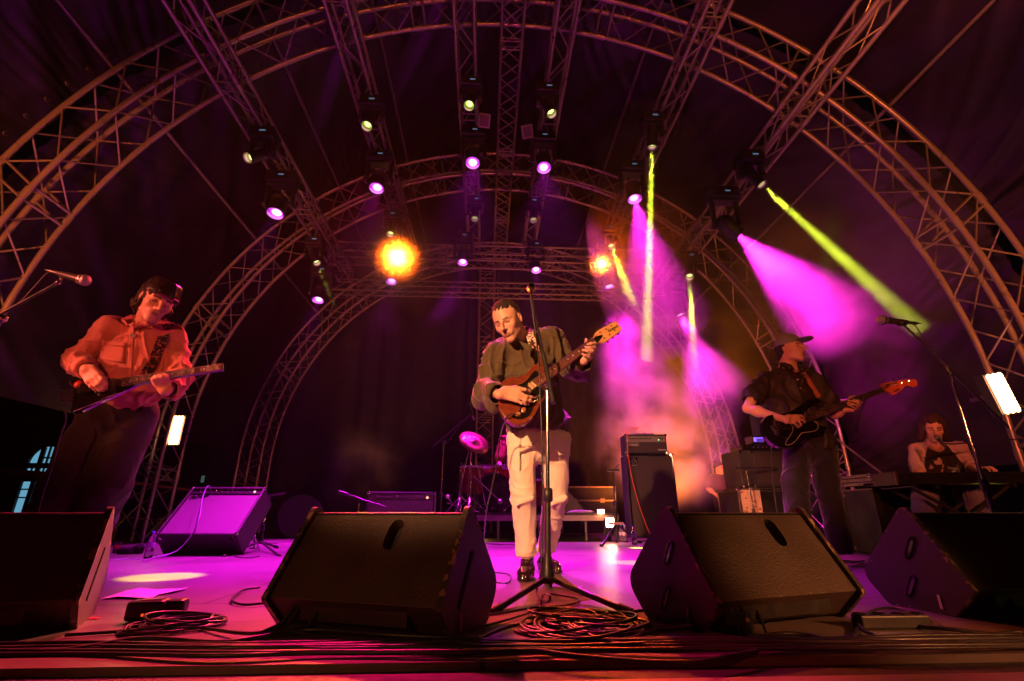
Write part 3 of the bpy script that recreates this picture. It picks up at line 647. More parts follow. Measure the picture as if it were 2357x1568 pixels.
def combo(loc, w, h, d, tiltdeg, rz, label, lift=0.0, knobs=10):
    root = thing("guitar_amplifier", label, "amplifier", loc, None, rz)
    T = Matrix.Rotation(R(-tiltdeg), 4, 'X')     # leans back about the rear bottom edge
    def L3(m): return m.xform(T @ Matrix.Translation((0, -d, 0)))
    t = .022; m = MB()      # local: x width, y 0 (front) .. d (rear), z 0..h
    m.box((0, d / 2, h - t / 2), (w, d, t)).box((0, d / 2, t / 2), (w, d, t)).box((-w / 2 + t / 2, d / 2, h / 2), (t, d, h - 2 * t)).box((w / 2 - t / 2, d / 2, h / 2), (t, d, h - 2 * t)).box((0, d * .8, h / 2), (w - 2 * t, t, h - 2 * t))
    L3(m).build("cabinet", M_tolex, root, .006, world=False)
    ph = h * .13
    L3(MB().box((0, .035, (h - ph) / 2), (w - 2 * t, .02, h - ph - t))).build("grille", M_silver, root, world=False)
    cp = L3(MB().box((0, .045, h - ph / 2 - t * .6), (w - 2 * t, .05, ph - t * .5), Matrix.Rotation(R(-12), 3, 'X'))).build("control_panel", M_blackm if knobs == 10 else M_alu, root, .002, world=False)  # light on the middle combo's panel put in as brighter metal
    for i in range(knobs): k = MB(); k.lathe([(.012, -.008), (.012, 0), (.007, .004), (.006, .020), (0, .020)], (-w * .36 + i * w * .66 / (knobs - 1), .008, h - ph / 2 - t * .6), (0, -1, .1), 10); L3(k).build("knob", M_chrome, cp, world=False)
    j = MB()
    for i in range(4): j.lathe([(.012, 0), (.009, .008), (.005, .008)], (w * .38 + i * .0, .01, h - ph / 2 - t + i * 0), (0, -1, 0), 10)
    L3(j).build("pilot_lamp", mat("pilot_lamp_glass", (.8, .3, .2), .3, emit=(1, .5, .4), estr=2), cp, world=False)
    for sx in (-1, 1):
        for yy in (.04, d - .04): f = MB(); f.lathe([(0, -.014), (.016, -.014), (.018, 0)], (sx * (w / 2 - .05), yy, 0), (0, 0, 1), 12, seg=True); L3(f).build("foot", M_chrome, root, world=False)
    for sx in (-1, 1):
        for zz in (.012, h - .012): L3(MB().box((sx * (w / 2 - .010), .012, zz), (.026, .030, .028))).build("corner_guard", M_chrome, root, .006, world=False)
    return root
pa = onz(468, 1277); amp1 = combo((pa.x, pa.y, 0), .76, .62, .27, 44, R(-2), "large tilted guitar combo with silver grille cloth, behind the left guitarist")
Tm = Matrix.Rotation(R(-44), 4, 'X') @ Matrix.Translation((0, -.27, 0))
m = MB(); pts = [Tm @ Vector(q) for q in ((-.335, .018, .50), (-.30, .018, .515), (-.22, .018, .520), (-.15, .018, .545))]
text_mb(m, "fender", .075, Matrix.Translation(Tm @ Vector((-.25, .020, .505))) @ Tm.to_3x3().to_4x4() @ Matrix.Rotation(R(12), 4, 'Y').inverted() @ Matrix.Rotation(R(90), 4, 'X'), .002, .002, shear=.4)
m.build("badge", M_chrome, amp1, world=False)
# legs that prop it
for sx in (-1, 1): MB().tube([(sx * .37, .02, .30), (sx * .37, .34, .015)], .008, 6).build("tilt_leg", M_chrome, amp1, world=False)
pb = at(923, 1150, 5.7); combo((pb.x, 5.85, 0), .74, .575, .25, 6, R(3), "purple-lit guitar combo showing only its top, behind the left wedge monitor", knobs=12)
# --- bass cabinet and head, right
cy = 7.28; cx = at(1502, 1120, cy).x
ang = R(-3)
cab = thing("bass_cabinet", "tall dark bass speaker cabinet standing under the bass amplifier head", "speaker cabinet", (cx, cy, 0), None, ang)
cw, chh, cdp = .70, 1.21, .42
MB().box((0, cdp / 2 + .012, chh / 2 + .02), (cw, cdp - .02, chh - .04)).build("cabinet", M_tolex, cab, .012, world=False)
MB().box((0, .008, chh / 2 + .01), (cw - .06, .03, chh - .12)).build("grille", M_bgrille, cab, .004, world=False)
m = MB()
for sx in (-1, 1):
    m.box((sx * (cw / 2 - .013), .004, chh / 2), (.020, .016, chh - .06)); 
m.box((0, .004, chh - .012), (cw, .016, .02)); m.build("front_frame", M_blackg, cab, .003, world=False)
for sx in (-1, 1):
    for zz in (chh - .012, .03): MB().box((sx * (cw / 2 - .016), .01, zz), (.045, .05, .045)).build("corner_guard", M_chrome, cab, .010, world=False)
bd = MB(); bd.box((-cw / 2 + .105, -.012, chh - .115), (.105, .006, .125)); bo = bd.build("badge", M_blackg, cab, .002, world=False)
m = MB()
for r_ in (.040, .026, .012): m.tube([(-cw / 2 + .100 + r_ * math.cos(a), -.017, chh - .105 + r_ * math.sin(a)) for a in np.linspace(0 if r_ > .03 else 0, 2 * PI * (.75 if r_ > .03 else 1), 24)], .0035, 5)
m.tube([(-cw / 2 + .140, -.017, chh - .105), (-cw / 2 + .140, -.017, chh - .150)], .0035, 5); m.box((-cw / 2 + .105, -.0165, chh - .163), (.09, .003, .014))
m.build("emblem", M_alud, bo, world=False)
hd = thing("bass_amplifier", "black bass amplifier head with silver control strip on the tall cabinet", "amplifier", (cx - .035, cy + .0, chh + .012), None, ang)
hw, hh, hdp = .63, .285, .34
MB().box((0, hdp / 2 + .01, hh / 2), (hw, hdp, hh)).build("case", M_tolex, hd, .010, world=False)
MB().box((0, .004, hh * .74), (hw - .05, .014, hh * .30)).build("control_panel", mat("brushed_panel", (.34, .30, .27), .4, .6, .08, 30), hd, .002, world=False)
MB().box((0, .006, hh * .31), (hw - .05, .014, hh * .48)).build("grille", M_bgrille, hd, .002, world=False)
for i in range(9): MB().lathe([(.012, 0), (.010, .016), (0, .016)], (-.235 + i * .038, -.003, hh * .76), (0, -1, 0), 10).build("knob", M_black, hd, world=False)
for i in range(3): MB().box((.205 + i * .022, -.006, hh * .76), (.014, .012, .024)).build("rocker_switch", M_black, hd, world=False)
MB().ball((.19, -.010, hh * .70), .007, 8).build("power_light", mat("green_led", (.2, .9, .3), .3, emit=(.3, 1, .35), estr=6), hd, world=False)
m = MB()
for (x0, z0, x1, z1) in ((-.285, .130, -.115, .130), (-.115, .130, -.115, .175), (-.115, .175, -.285, .175), (-.285, .175, -.285, .130)): m.tube([(x0, -.005, z0 - .02), (x1, -.005, z1 - .02)], .0022, 5)
text_mb(m, "Ampeg", .044, Matrix.Translation((-.2, -.004, .131)) @ Matrix.Rotation(R(90), 4, 'X'), .001, .0015, shear=.35)
text_mb(m, "Heritage", .034, Matrix.Translation((.225, -.004, .052)) @ Matrix.Rotation(R(90), 4, 'X'), .001, .0008, shear=.4)
m.build("lettering", mat("silver_lettering", (.6, .55, .5), .4, .4), hd, world=False)
for sx in (-1, 1):
    for zz in (.014, hh - .014): MB().box((sx * (hw / 2 - .012), .008, zz), (.036, .04, .036)).build("corner_guard", M_chrome, hd, .008, world=False)
# ================================================================ PEOPLE: distance-field modelling, one continuous surface each
import openvdb as vdb
_G3 = np.random.RandomState(11).rand(64, 64, 64).astype(np.float32)
def n3(P):      # smooth value noise at points (N,3)
    i = np.floor(P).astype(int); f = P - i; f = f * f * (3 - 2 * f); i &= 63; j = (i + 1) & 63
    x0, y0, z0 = i.T; x1, y1, z1 = j.T; fx, fy, fz = f.T
    def L(a, b, t): return a + (b - a) * t
    return L(L(L(_G3[x0, y0, z0], _G3[x1, y0, z0], fx), L(_G3[x0, y1, z0], _G3[x1, y1, z0], fx), fy),
             L(L(_G3[x0, y0, z1], _G3[x1, y0, z1], fx), L(_G3[x0, y1, z1], _G3[x1, y1, z1], fx), fy), fz)
class Vol:
    def __init__(s, lo, hi, vox):
        s.lo = np.array(lo, float); s.vox = vox; s.n = np.ceil((np.array(hi) - s.lo) / vox).astype(int) + 1
        s.a = np.full(s.n, .2, np.float32); s.ax = [s.lo[k] + np.arange(s.n[k]) * vox for k in range(3)]
    def _sl(s, lo, hi, m):
        i0 = np.maximum(0, np.floor((np.array(lo) - m - s.lo) / s.vox).astype(int)); i1 = np.minimum(s.n, np.ceil((np.array(hi) + m - s.lo) / s.vox).astype(int) + 1)
        if (i1 <= i0).any(): return None, None
        sl = tuple(slice(a, b) for a, b in zip(i0, i1))
        X, Y, Z = np.meshgrid(*[s.ax[k][sl[k]] for k in range(3)], indexing='ij'); return sl, np.stack([X, Y, Z], -1).astype(np.float32)
    def op(s, d, sl, k, mode):
        a = s.a[sl]
        if mode == 'u':
            if k > 0: h = np.clip(.5 + .5 * (d - a) / k, 0, 1); s.a[sl] = d + (a - d) * h - k * h * (1 - h)
            else: s.a[sl] = np.minimum(a, d)
        elif mode == 's':
            h = np.clip(.5 - .5 * (a + d) / k, 0, 1); s.a[sl] = a + (-d - a) * h + k * h * (1 - h)
    def cone(s, a, b, ra, rb, k=.02, mode='u', squash=None):
        a = np.array(a, float); b = np.array(b, float); r = max(ra, rb)
        sl, P = s._sl(np.minimum(a, b) - r, np.maximum(a, b) + r, k * 1.5 + .012)
        if sl is None: return s
        ab = b - a; h = np.clip(((P - a) @ ab) / max(1e-9, ab @ ab), 0, 1); q = P - a - h[..., None] * ab
        if squash is not None:      # (direction, factor): flatten the section along a direction
            n = np.array(squash[0], float); n /= np.linalg.norm(n); c = (q @ n); q = q + n * (c * (1 / squash[1] - 1))[..., None]
        s.op((np.sqrt((q * q).sum(-1)) - (ra + (rb - ra) * h)) * (squash[1] ** .5 if squash is not None else 1), sl, k, mode); return s
    def chain(s, pts, rs, k=.01, mode='u', squash=None):
        for i in range(len(pts) - 1): s.cone(pts[i], pts[i + 1], rs[i], rs[i + 1], k if i == 0 else min(k, .006), mode, squash)
        return s
    def ell(s, c, r, M=None, k=.02, mode='u'):
        c = np.array(c, float); r = np.array(r, float); R_ = max(r)
        sl, P = s._sl(c - R_, c + R_, k * 1.5 + .012)
        if sl is None: return s
        q = P - c
        if M is not None: q = q @ np.array(M)         # M columns: local axes in world
        k0 = np.sqrt(((q / r) ** 2).sum(-1)); k1 = np.sqrt(((q / r ** 2) ** 2).sum(-1)) + 1e-6
        s.op(k0 * (k0 - 1) / k1, sl, k, mode); return s
    def cut(s, p, n, k=.01):      # remove the side n points to
        p = np.array(p, float); n = np.array(n, float); n /= np.linalg.norm(n)
        sl, P = s._sl(s.lo, s.lo + s.n * s.vox, 0); s.op(-((P - p) @ n), sl, k, 's'); return s
    def mesh(s, name, mats, parent, disp=None, smooth=2, col=None, shell=None):
        g = vdb.FloatGrid(); g.background = .2; a = s.a.copy()
        a[0] = a[-1] = .2; a[:, 0] = a[:, -1] = .2; a[:, :, 0] = a[:, :, -1] = .2; g.copyFromArray(a)
        v, t, q = g.convertToPolygons(isovalue=0.0, adaptivity=0.0); v = v.astype(float) * s.vox + s.lo; q = q[:, ::-1]
        def normals(v):
            n = np.zeros_like(v); c = np.cross(v[q[:, 2]] - v[q[:, 0]], v[q[:, 3]] - v[q[:, 1]])
            for k_ in range(4): np.add.at(n, q[:, k_], c)
            return n / (np.linalg.norm(n, axis=1, keepdims=True) + 1e-12)
        e = np.concatenate([q[:, [0, 1]], q[:, [1, 2]], q[:, [2, 3]], q[:, [3, 0]]]); e = np.concatenate([e, e[:, ::-1]])
        for _ in range(smooth):
            sm = np.zeros_like(v); c = np.bincount(e[:, 0], minlength=len(v))[:, None]
            for k_ in range(3): sm[:, k_] = np.bincount(e[:, 0], v[e[:, 1], k_], minlength=len(v))
            v = v * .5 + (sm / np.maximum(c, 1)) * .5
        if len(q):
            n = normals(v); ce = v.mean(0)
            if (n * (v - ce)).sum() < 0: q = q[:, ::-1]; n = -n
            if disp is not None: v = v + n * disp(v, n)[:, None]
        off = np.zeros(3); pp = parent
        while pp is not None: off += np.array(pp.location); pp = pp.parent
        me = bpy.data.meshes.new(name); me.vertices.add(len(v)); me.vertices.foreach_set("co", (v - off).ravel())
        me.loops.add(len(q) * 4); me.loops.foreach_set("vertex_index", q.ravel().astype(np.int32)); me.polygons.add(len(q))
        me.polygons.foreach_set("loop_start", np.arange(0, len(q) * 4, 4, dtype=np.int32)); me.polygons.foreach_set("use_smooth", np.ones(len(q), bool))
        me.update(calc_edges=True); me.validate()
        if col is not None:
            cc = np.ones((len(v), 4), np.float32); cc[:, :3] = col(v); at_ = me.color_attributes.new("tint", 'FLOAT_COLOR', 'POINT'); at_.data.foreach_set("color", cc.ravel())
        for m in (mats if isinstance(mats, (list, tuple)) else [mats]): me.materials.append(m)
        o = bpy.data.objects.new(name, me); C.objects.link(o); o.parent = parent; return o
# ---- materials
def tint_mat(name, rough=.5, sss=0, bump=.2, bscale=300, spec=.4, sheen=0, var=.1, vscale=30):
    m = bpy.data.materials.new(name); nt, N, L, p = nodes(m); a = N.new("ShaderNodeAttribute"); a.attribute_name = "tint"; tc = N.new("ShaderNodeTexCoord")
    n = N.new("ShaderNodeTexNoise"); n.inputs["Scale"].default_value = vscale; n.inputs["Detail"].default_value = 5; L.new(tc.outputs["Object"], n.inputs["Vector"])
    mr = N.new("ShaderNodeMapRange"); mr.inputs[3].default_value = 1 - var; mr.inputs[4].default_value = 1 + var; L.new(n.outputs["Fac"], mr.inputs[0])
    mx = N.new("ShaderNodeMix"); mx.data_type = 'RGBA'; mx.blend_type = 'MULTIPLY'; mx.inputs[0].default_value = 1; L.new(a.outputs["Color"], mx.inputs[6]); L.new(mr.outputs[0], mx.inputs[7]); L.new(mx.outputs[2], p.inputs["Base Color"])
    p.inputs["Roughness"].default_value = rough; p.inputs["Specular IOR Level"].default_value = spec; p.inputs["Sheen Weight"].default_value = sheen
    if sss: p.inputs["Subsurface Weight"].default_value = sss; p.inputs["Subsurface Radius"].default_value = (.012, .005, .003); p.inputs["Subsurface Scale"].default_value = 1
    b = N.new("ShaderNodeBump"); b.inputs["Strength"].default_value = bump; b.inputs["Distance"].default_value = .0015; n2 = N.new("ShaderNodeTexNoise"); n2.inputs["Scale"].default_value = bscale; L.new(tc.outputs["Object"], n2.inputs["Vector"])
    L.new(n2.outputs["Fac"], b.inputs["Height"]); L.new(b.outputs[0], p.inputs["Normal"]); return m
M_skin_h = tint_mat("human_skin", .45, 0, .25, 220, .45)
M_hair = mat("dark_hair", (.020, .011, .007), .72, 0, .5, 14, .9, 120, aniso=(6, 6, 1))
M_hairb = mat("brown_hair", (.045, .014, .010), .7, 0, .5, 14, .9, 110, aniso=(6, 6, 1))
def cloth_mat(name, col, rough=.85, sheen=.2, var=.07, bump=.35): return mat(name, col, rough, 0, var, 9, bump, 420, spec=.25, sheen=sheen)
# ---- head
def euler(yaw, pitch, roll): return np.array(Matrix.Rotation(R(yaw), 3, 'Z') @ Matrix.Rotation(R(pitch), 3, 'X') @ Matrix.Rotation(R(roll), 3, 'Y'))
class Head:
    def __init__(s, c, yaw, pitch, roll, scale=1.0): s.c = np.array(c, float); s.R = euler(yaw, pitch, roll); s.k = scale
    def w(s, x, y, z): return s.c + s.R @ (np.array((x, y, z)) * s.k)
    def sculpt(s, V, nose=1.0, jaw=1.0):
        k = s.k; E = lambda c, r, kk=.012, m='u', rot=None: V.ell(s.w(*c), np.array(r) * k, s.R if rot is None else s.R @ rot, kk * k, m)
        Cn = lambda a, b, ra, rb, kk=.01, m='u': V.cone(s.w(*a), s.w(*b), ra * k, rb * k, kk * k, m)
        E((0, .018, .048), (.074, .096, .080), .01); E((0, -.022, .012), (.067, .068, .075), .03); E((0, -.030, -.045), (.056 * jaw, .058, .062), .03)
        Cn((-.036 * jaw, -.006, -.068), (-.010, -.068, -.104), .022, .017, .02); Cn((.036 * jaw, -.006, -.068), (.010, -.068, -.104), .022, .017, .02)
        E((0, -.066, -.102), (.024, .022, .018), .012)
        for q in (-1, 1):
            E((q * .044, -.058, -.020), (.020, .020, .022), .02)
            E((q * .031, -.092, .001), (.018, .017, .013), .009, 's')
            E((q * .031, -.0715, -.001), (.0150, .0140, .0115), .003)
            Cn((q * .012, -.087, .016), (q * .046, -.074, .018), .0085, .0075, .012)
            E((q * .010, -.098, -.037), (.0085, .010, .0075), .006)
            R_ = np.array(Matrix.Rotation(q * R(18), 3, 'Z') @ Matrix.Rotation(R(-10), 3, 'X'))
            E((q * .076, .012, -.008), (.007, .017, .031), .005, 'u', R_); E((q * .081, .007, -.006), (.005, .009, .018), .004, 's', R_); E((q * .080, .020, -.004), (.004, .007, .026), .003, 'u', R_)
        Cn((0, -.087, .014), (0, -.114 * (.5 + .5 * nose), -.030), .0082, .0112, .006); E((0, -.113 - .004 * (nose - 1), -.034), (.0125, .0115, .0100), .005)
        E((0, -.078, -.064), (.034, .018, .020), .016)
        E((0, -.0905, -.0640), (.0245, .0085, .0050), .004); E((0, -.0895, -.0752), (.0210, .0090, .0062), .004)
        Cn((-.026, -.0915, -.0692), (.026, -.0915, -.0692), .0012, .0012, .003, 's')
        E((0, -.094, -.087), (.016, .006, .005), .006, 's')
        return s
    def tint(s, v, skin, lip=(.20, .06, .05), brow=(.02, .011, .008), beard=None, closed=True, stache=None):
        q = ((v - s.c) @ s.R) / s.k; x, y, z = q.T; ax = np.abs(x); front = (y < -.035)
        col = np.tile(np.array(skin, float), (len(v), 1)); nz = n3(v * 40)[:, None]
        def mixin(m, c, a=1.0): m = np.clip(m * a, 0, 1)[:, None]; col[:] = col * (1 - m) + np.array(c) * m
        def blob(cx, cz, rx, rz, soft=.5, ab=True): d = np.sqrt(((ax if ab else x) - cx) ** 2 / rx ** 2 + (z - cz) ** 2 / rz ** 2); return np.clip((1 - d) / soft, 0, 1) * front
        if beard: b_ = np.clip((.0 - z - .035) / .02, 0, 1) * np.clip((z + .125) / .01, 0, 1) * front * (1 - blob(0, -.069, .024, .013, .4, False)); mixin(b_, beard, .16)
        mixin(np.clip((1 - np.sqrt(x ** 2 / .027 ** 2 + (z + .069) ** 2 / .0115 ** 2)) / .4, 0, 1) * (y < -.075), lip, .8)
        slope = (ax - .03) * .10
        mixin(np.clip((1 - np.abs(z - .0215 + (ax - .031) ** 2 * 6) / .0075) / .5, 0, 1) * np.clip((ax - .010) / .004, 0, 1) * np.clip((.052 - ax) / .006, 0, 1) * front, brow, .95)
        mixin(np.clip((1 - np.abs(z + (.0065 if closed else .004) - (ax - .031) ** 2 * 8) / .0046) / .5, 0, 1) * (np.abs(ax - .031) < .0145) * front, (.03, .018, .014), .9)
        mixin(blob(.031, .002, .019, .013, .9), np.array(skin) * .5, .8)  # eye-socket shade painted into the skin colour
        if not closed: mixin(blob(.031, -.001, .0125, .0042, .3), (.55, .5, .46)); mixin(blob(.033, -.001, .0055, .0050, .3), (.03, .02, .015))
        if stache: mixin(np.clip((1 - np.sqrt(x ** 2 / .030 ** 2 + (z + .0555 + ax * .18) ** 2 / .0075 ** 2)) / .3, 0, 1) * (y < -.07), stache)
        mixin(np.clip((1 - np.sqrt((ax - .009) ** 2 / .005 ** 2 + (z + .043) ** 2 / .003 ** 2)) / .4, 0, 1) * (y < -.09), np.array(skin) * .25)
        return col
def hairball(V, h, parts): 
    for c, r, kk in parts: V.ell(h.w(*c), np.array(r) * h.k, h.R, kk)
    return V
def hair_disp(amp, fr):
    def f(v, n): q = v * np.array((fr, fr, fr * .35)); return (n3(q + n3(v * 20)[:, None] * 1.5) - .5) * amp * 2 + (n3(q * 2.3) - .5) * amp
    return f
# ---- hands: a palm and five jointed fingers given as point chains
def hand(V, wrist, palm, chains, thumb, rw=.026, s=1.0):
    """palm: 4 points (index side wrist, little side wrist, index knuckle, little knuckle); chains: four finger point lists"""
    iw, lw, ik, lk = [np.array(p, float) for p in palm]; w = np.array(wrist, float)
    for t in (0, .33, .66, 1): a = iw + (lw - iw) * t; b = ik + (lk - ik) * t; V.cone(a, b, .0145 * s, .0120 * s, .010); V.cone(w, a, .019 * s, .0150 * s, .012)
    for i, ch in enumerate(chains):
        r = (.0090, .0094, .0088, .0076)[i] * s; n = len(ch); rs = [r * 1.12] + [r * (1.02 - .22 * j / (n - 1)) for j in range(1, n)]
        V.chain(ch, rs, .006)
        for j in range(1, n - 1): V.ell(ch[j], (r * 1.10,) * 3, None, .003)
    V.chain(thumb, [.0135 * s, .0115 * s, .0098 * s, .0082 * s][:len(thumb)], .010)
# ---- cloth folds: ridges across / along chosen directions
def folds(spec):
    """spec: (direction-scaled frequency vector, amplitude, sharp) triples"""
    def f(v, n):
        d = np.zeros(len(v)); w = np.stack([n3(v * 5 + 3), n3(v * 5 + 17), n3(v * 5 + 31)], 1) - .5
        for fr, amp, sh in spec:
            q = n3(v * np.array(fr) + w * 2.2 + amp * 1000)
            r = (1 - np.abs(q * 2 - 1)) ** sh if sh else q - .5
            d += amp * (r - .35 if sh else r)
        return d
    return f
def npa(*p): return [np.array(q, float) for q in p]
def cropmap(ox, oy, s): return lambda x, y: ((ox + x / s) * .57727, (oy + y / s) * .57727)
class Plane:      # an instrument's plane: X along the neck, N out of its front, U across
    def __init__(s, O, Xp, N):
        s.O = Vector(O); s.X = (Vector(Xp) - s.O).normalized(); N = Vector(N); s.N = (N - s.X * N.dot(s.X)).normalized(); s.U = s.N.cross(s.X).normalized()
    def M(s): return Matrix.Translation(s.O) @ Matrix((s.X, s.U, s.N)).transposed().to_4x4()
    def hit(s, V_, off=0.0):       # photo point -> (x, u) on the plane lifted by off
        d = _ray(*V_); o = Vector((0, 0, CAM_H)); k = (s.O + s.N * off - o).dot(s.N) / d.dot(s.N); q = o + d * k - s.O; return (q.dot(s.X), q.dot(s.U))
    def P(s, V_, off=0.0): x, u = s.hit(V_, off); return np.array(s.O + s.X * x + s.U * u + s.N * off)
    def W(s, x, u, n): return np.array(s.O + s.X * x + s.U * u + s.N * n)
def slab(pl, pts, z0, z1, rnd_=6, smooth=5):
    """outline (photo points already in plane coords) as a solid slab between z0 and z1 in instrument space"""
    P2 = [Vector((a, b, 0)) for a, b in pts]
    if smooth:
        k = len(P2); out = []
        for i in range(k):
            a, b, c, d = P2[i - 1], P2[i], P2[(i + 1) % k], P2[(i + 2) % k]
            for j in range(smooth): t = j / smooth; out.append(.5 * ((2 * b) + (c - a) * t + (2 * a - 5 * b + 4 * c - d) * t * t + (3 * b - a - 3 * c + d) * t ** 3))
        P2 = out
    n = len(P2); m = MB(); m.add([(p.x, p.y, z0) for p in P2] + [(p.x, p.y, z1) for p in P2], [tuple(range(n)), tuple(range(2 * n - 1, n - 1, -1))] + [(i, n + i, n + (i + 1) % n, (i + 1) % n) for i in range(n)]); return m
def frets(pl, scale, nfr, w0, w1, mfret, parent, x_nut, z, taper):
    m = MB()
    for i in range(nfr + 1):
        x = x_nut - scale * (1 - 2 ** (-i / 12)); wd = taper(x); m.box((x, 0, z), (.0022 if i else .005, wd, .002))
    m.xform(pl.M()); return m.build("fret", mfret, parent)
M_string = mat("steel_strings", (.75, .7, .65), .25, 1.0, .05)
M_nick = mat("fret_wire", (.85, .82, .78), .22, .9, .05)
M_gloss = mat("black_lacquer", (.006, .005, .006), .08, 0, .1, 6, coat=1.0)
def put(m, pl, name, mt, parent, bevel=0.0): m.xform(pl.M()); return m.build(name, mt, parent, bevel)
SKIN = (.62, .36, .25)
from mathutils.bvhtree import BVHTree
def bvh(ob):
    off = Vector((0, 0, 0)); q = ob
    while q is not None: off += q.location; q = q.parent
    me = ob.data; return BVHTree.FromPolygons([v.co + off for v in me.vertices], [tuple(p.vertices) for p in me.polygons])
def surf(tr, V_, fallbackY, off=.006):
    o = Vector((0, 0, CAM_H)); d = _ray(*V_).normalized(); h = tr.ray_cast(o, d)
    if h[0] is None: return at(*V_, fallbackY)
    return h[0] - d * off
def ribbon(pts, w, name, mt, parent, thick=.003, n=8, wdir=None):
    P_ = smoothpath(pts, n); m = MB(); vs = []; k = len(P_)
    for i, p in enumerate(P_):
        t = (P_[min(i + 1, k - 1)] - P_[max(i - 1, 0)]).normalized(); view = (p - Vector((0, 0, CAM_H))).normalized() if wdir is None else Vector(wdir)
        s_ = t.cross(view).normalized() * w / 2; nn = s_.cross(t).normalized() * thick
        vs += [p - s_ - nn, p + s_ - nn, p + s_ + nn, p - s_ + nn]
    fs = [(i * 4 + j, i * 4 + (j + 1) % 4, i * 4 + 4 + (j + 1) % 4, i * 4 + 4 + j) for i in range(k - 1) for j in range(4)] + [(0, 1, 2, 3), (4 * k - 4, 4 * k - 3, 4 * k - 2, 4 * k - 1)]
    m.add(vs, fs, False); return m.build(name, mt, parent)
def lohi(P_, m=.22):
    A = np.array([list(p) for p in P_]); return A.min(0) - m, A.max(0) + m
def shoe(mt, parent, heel, toe, s=1.0, vox=.004):
    heel, toe = np.array(heel, float), np.array(toe, float); d = toe - heel; d /= np.linalg.norm(d); sd = np.cross(d, (0, 0, 1))
    lo, hi = lohi([heel, toe], .1); lo[2] = min(lo[2], -.02); V = Vol(lo, (hi[0], hi[1], .2), vox); L = .27 * s
    h = toe - d * L
    V.cone(h + d * .045 + (0, 0, .045), h + d * .20 + (0, 0, .035), .040, .042, .02); V.cone(h + d * .16 + (0, 0, .032), h + d * .235 + (0, 0, .026), .044, .034, .02)
    V.cone(h + d * .05 + (0, 0, .05), h + d * .085 + (0, 0, .10), .040, .036, .02); V.cone(h + d * .05 + (0, 0, .012), h + d * .235 + (0, 0, .012), .040, .040, .004, squash=((0, 0, 1), .35))
    V.cut((0, 0, .001), (0, 0, -1), .003)
    a = h + d * .135; V.cone(a + sd * .034 + (0, 0, .066), a - sd * .034 + (0, 0, .066), .0045, .0045, .003); V.cone(h + d * .125 + (0, 0, .078), h + d * .155 + (0, 0, .076), .010, .010, .004)
    return V.mesh("shoe", mt, parent, None, 1)
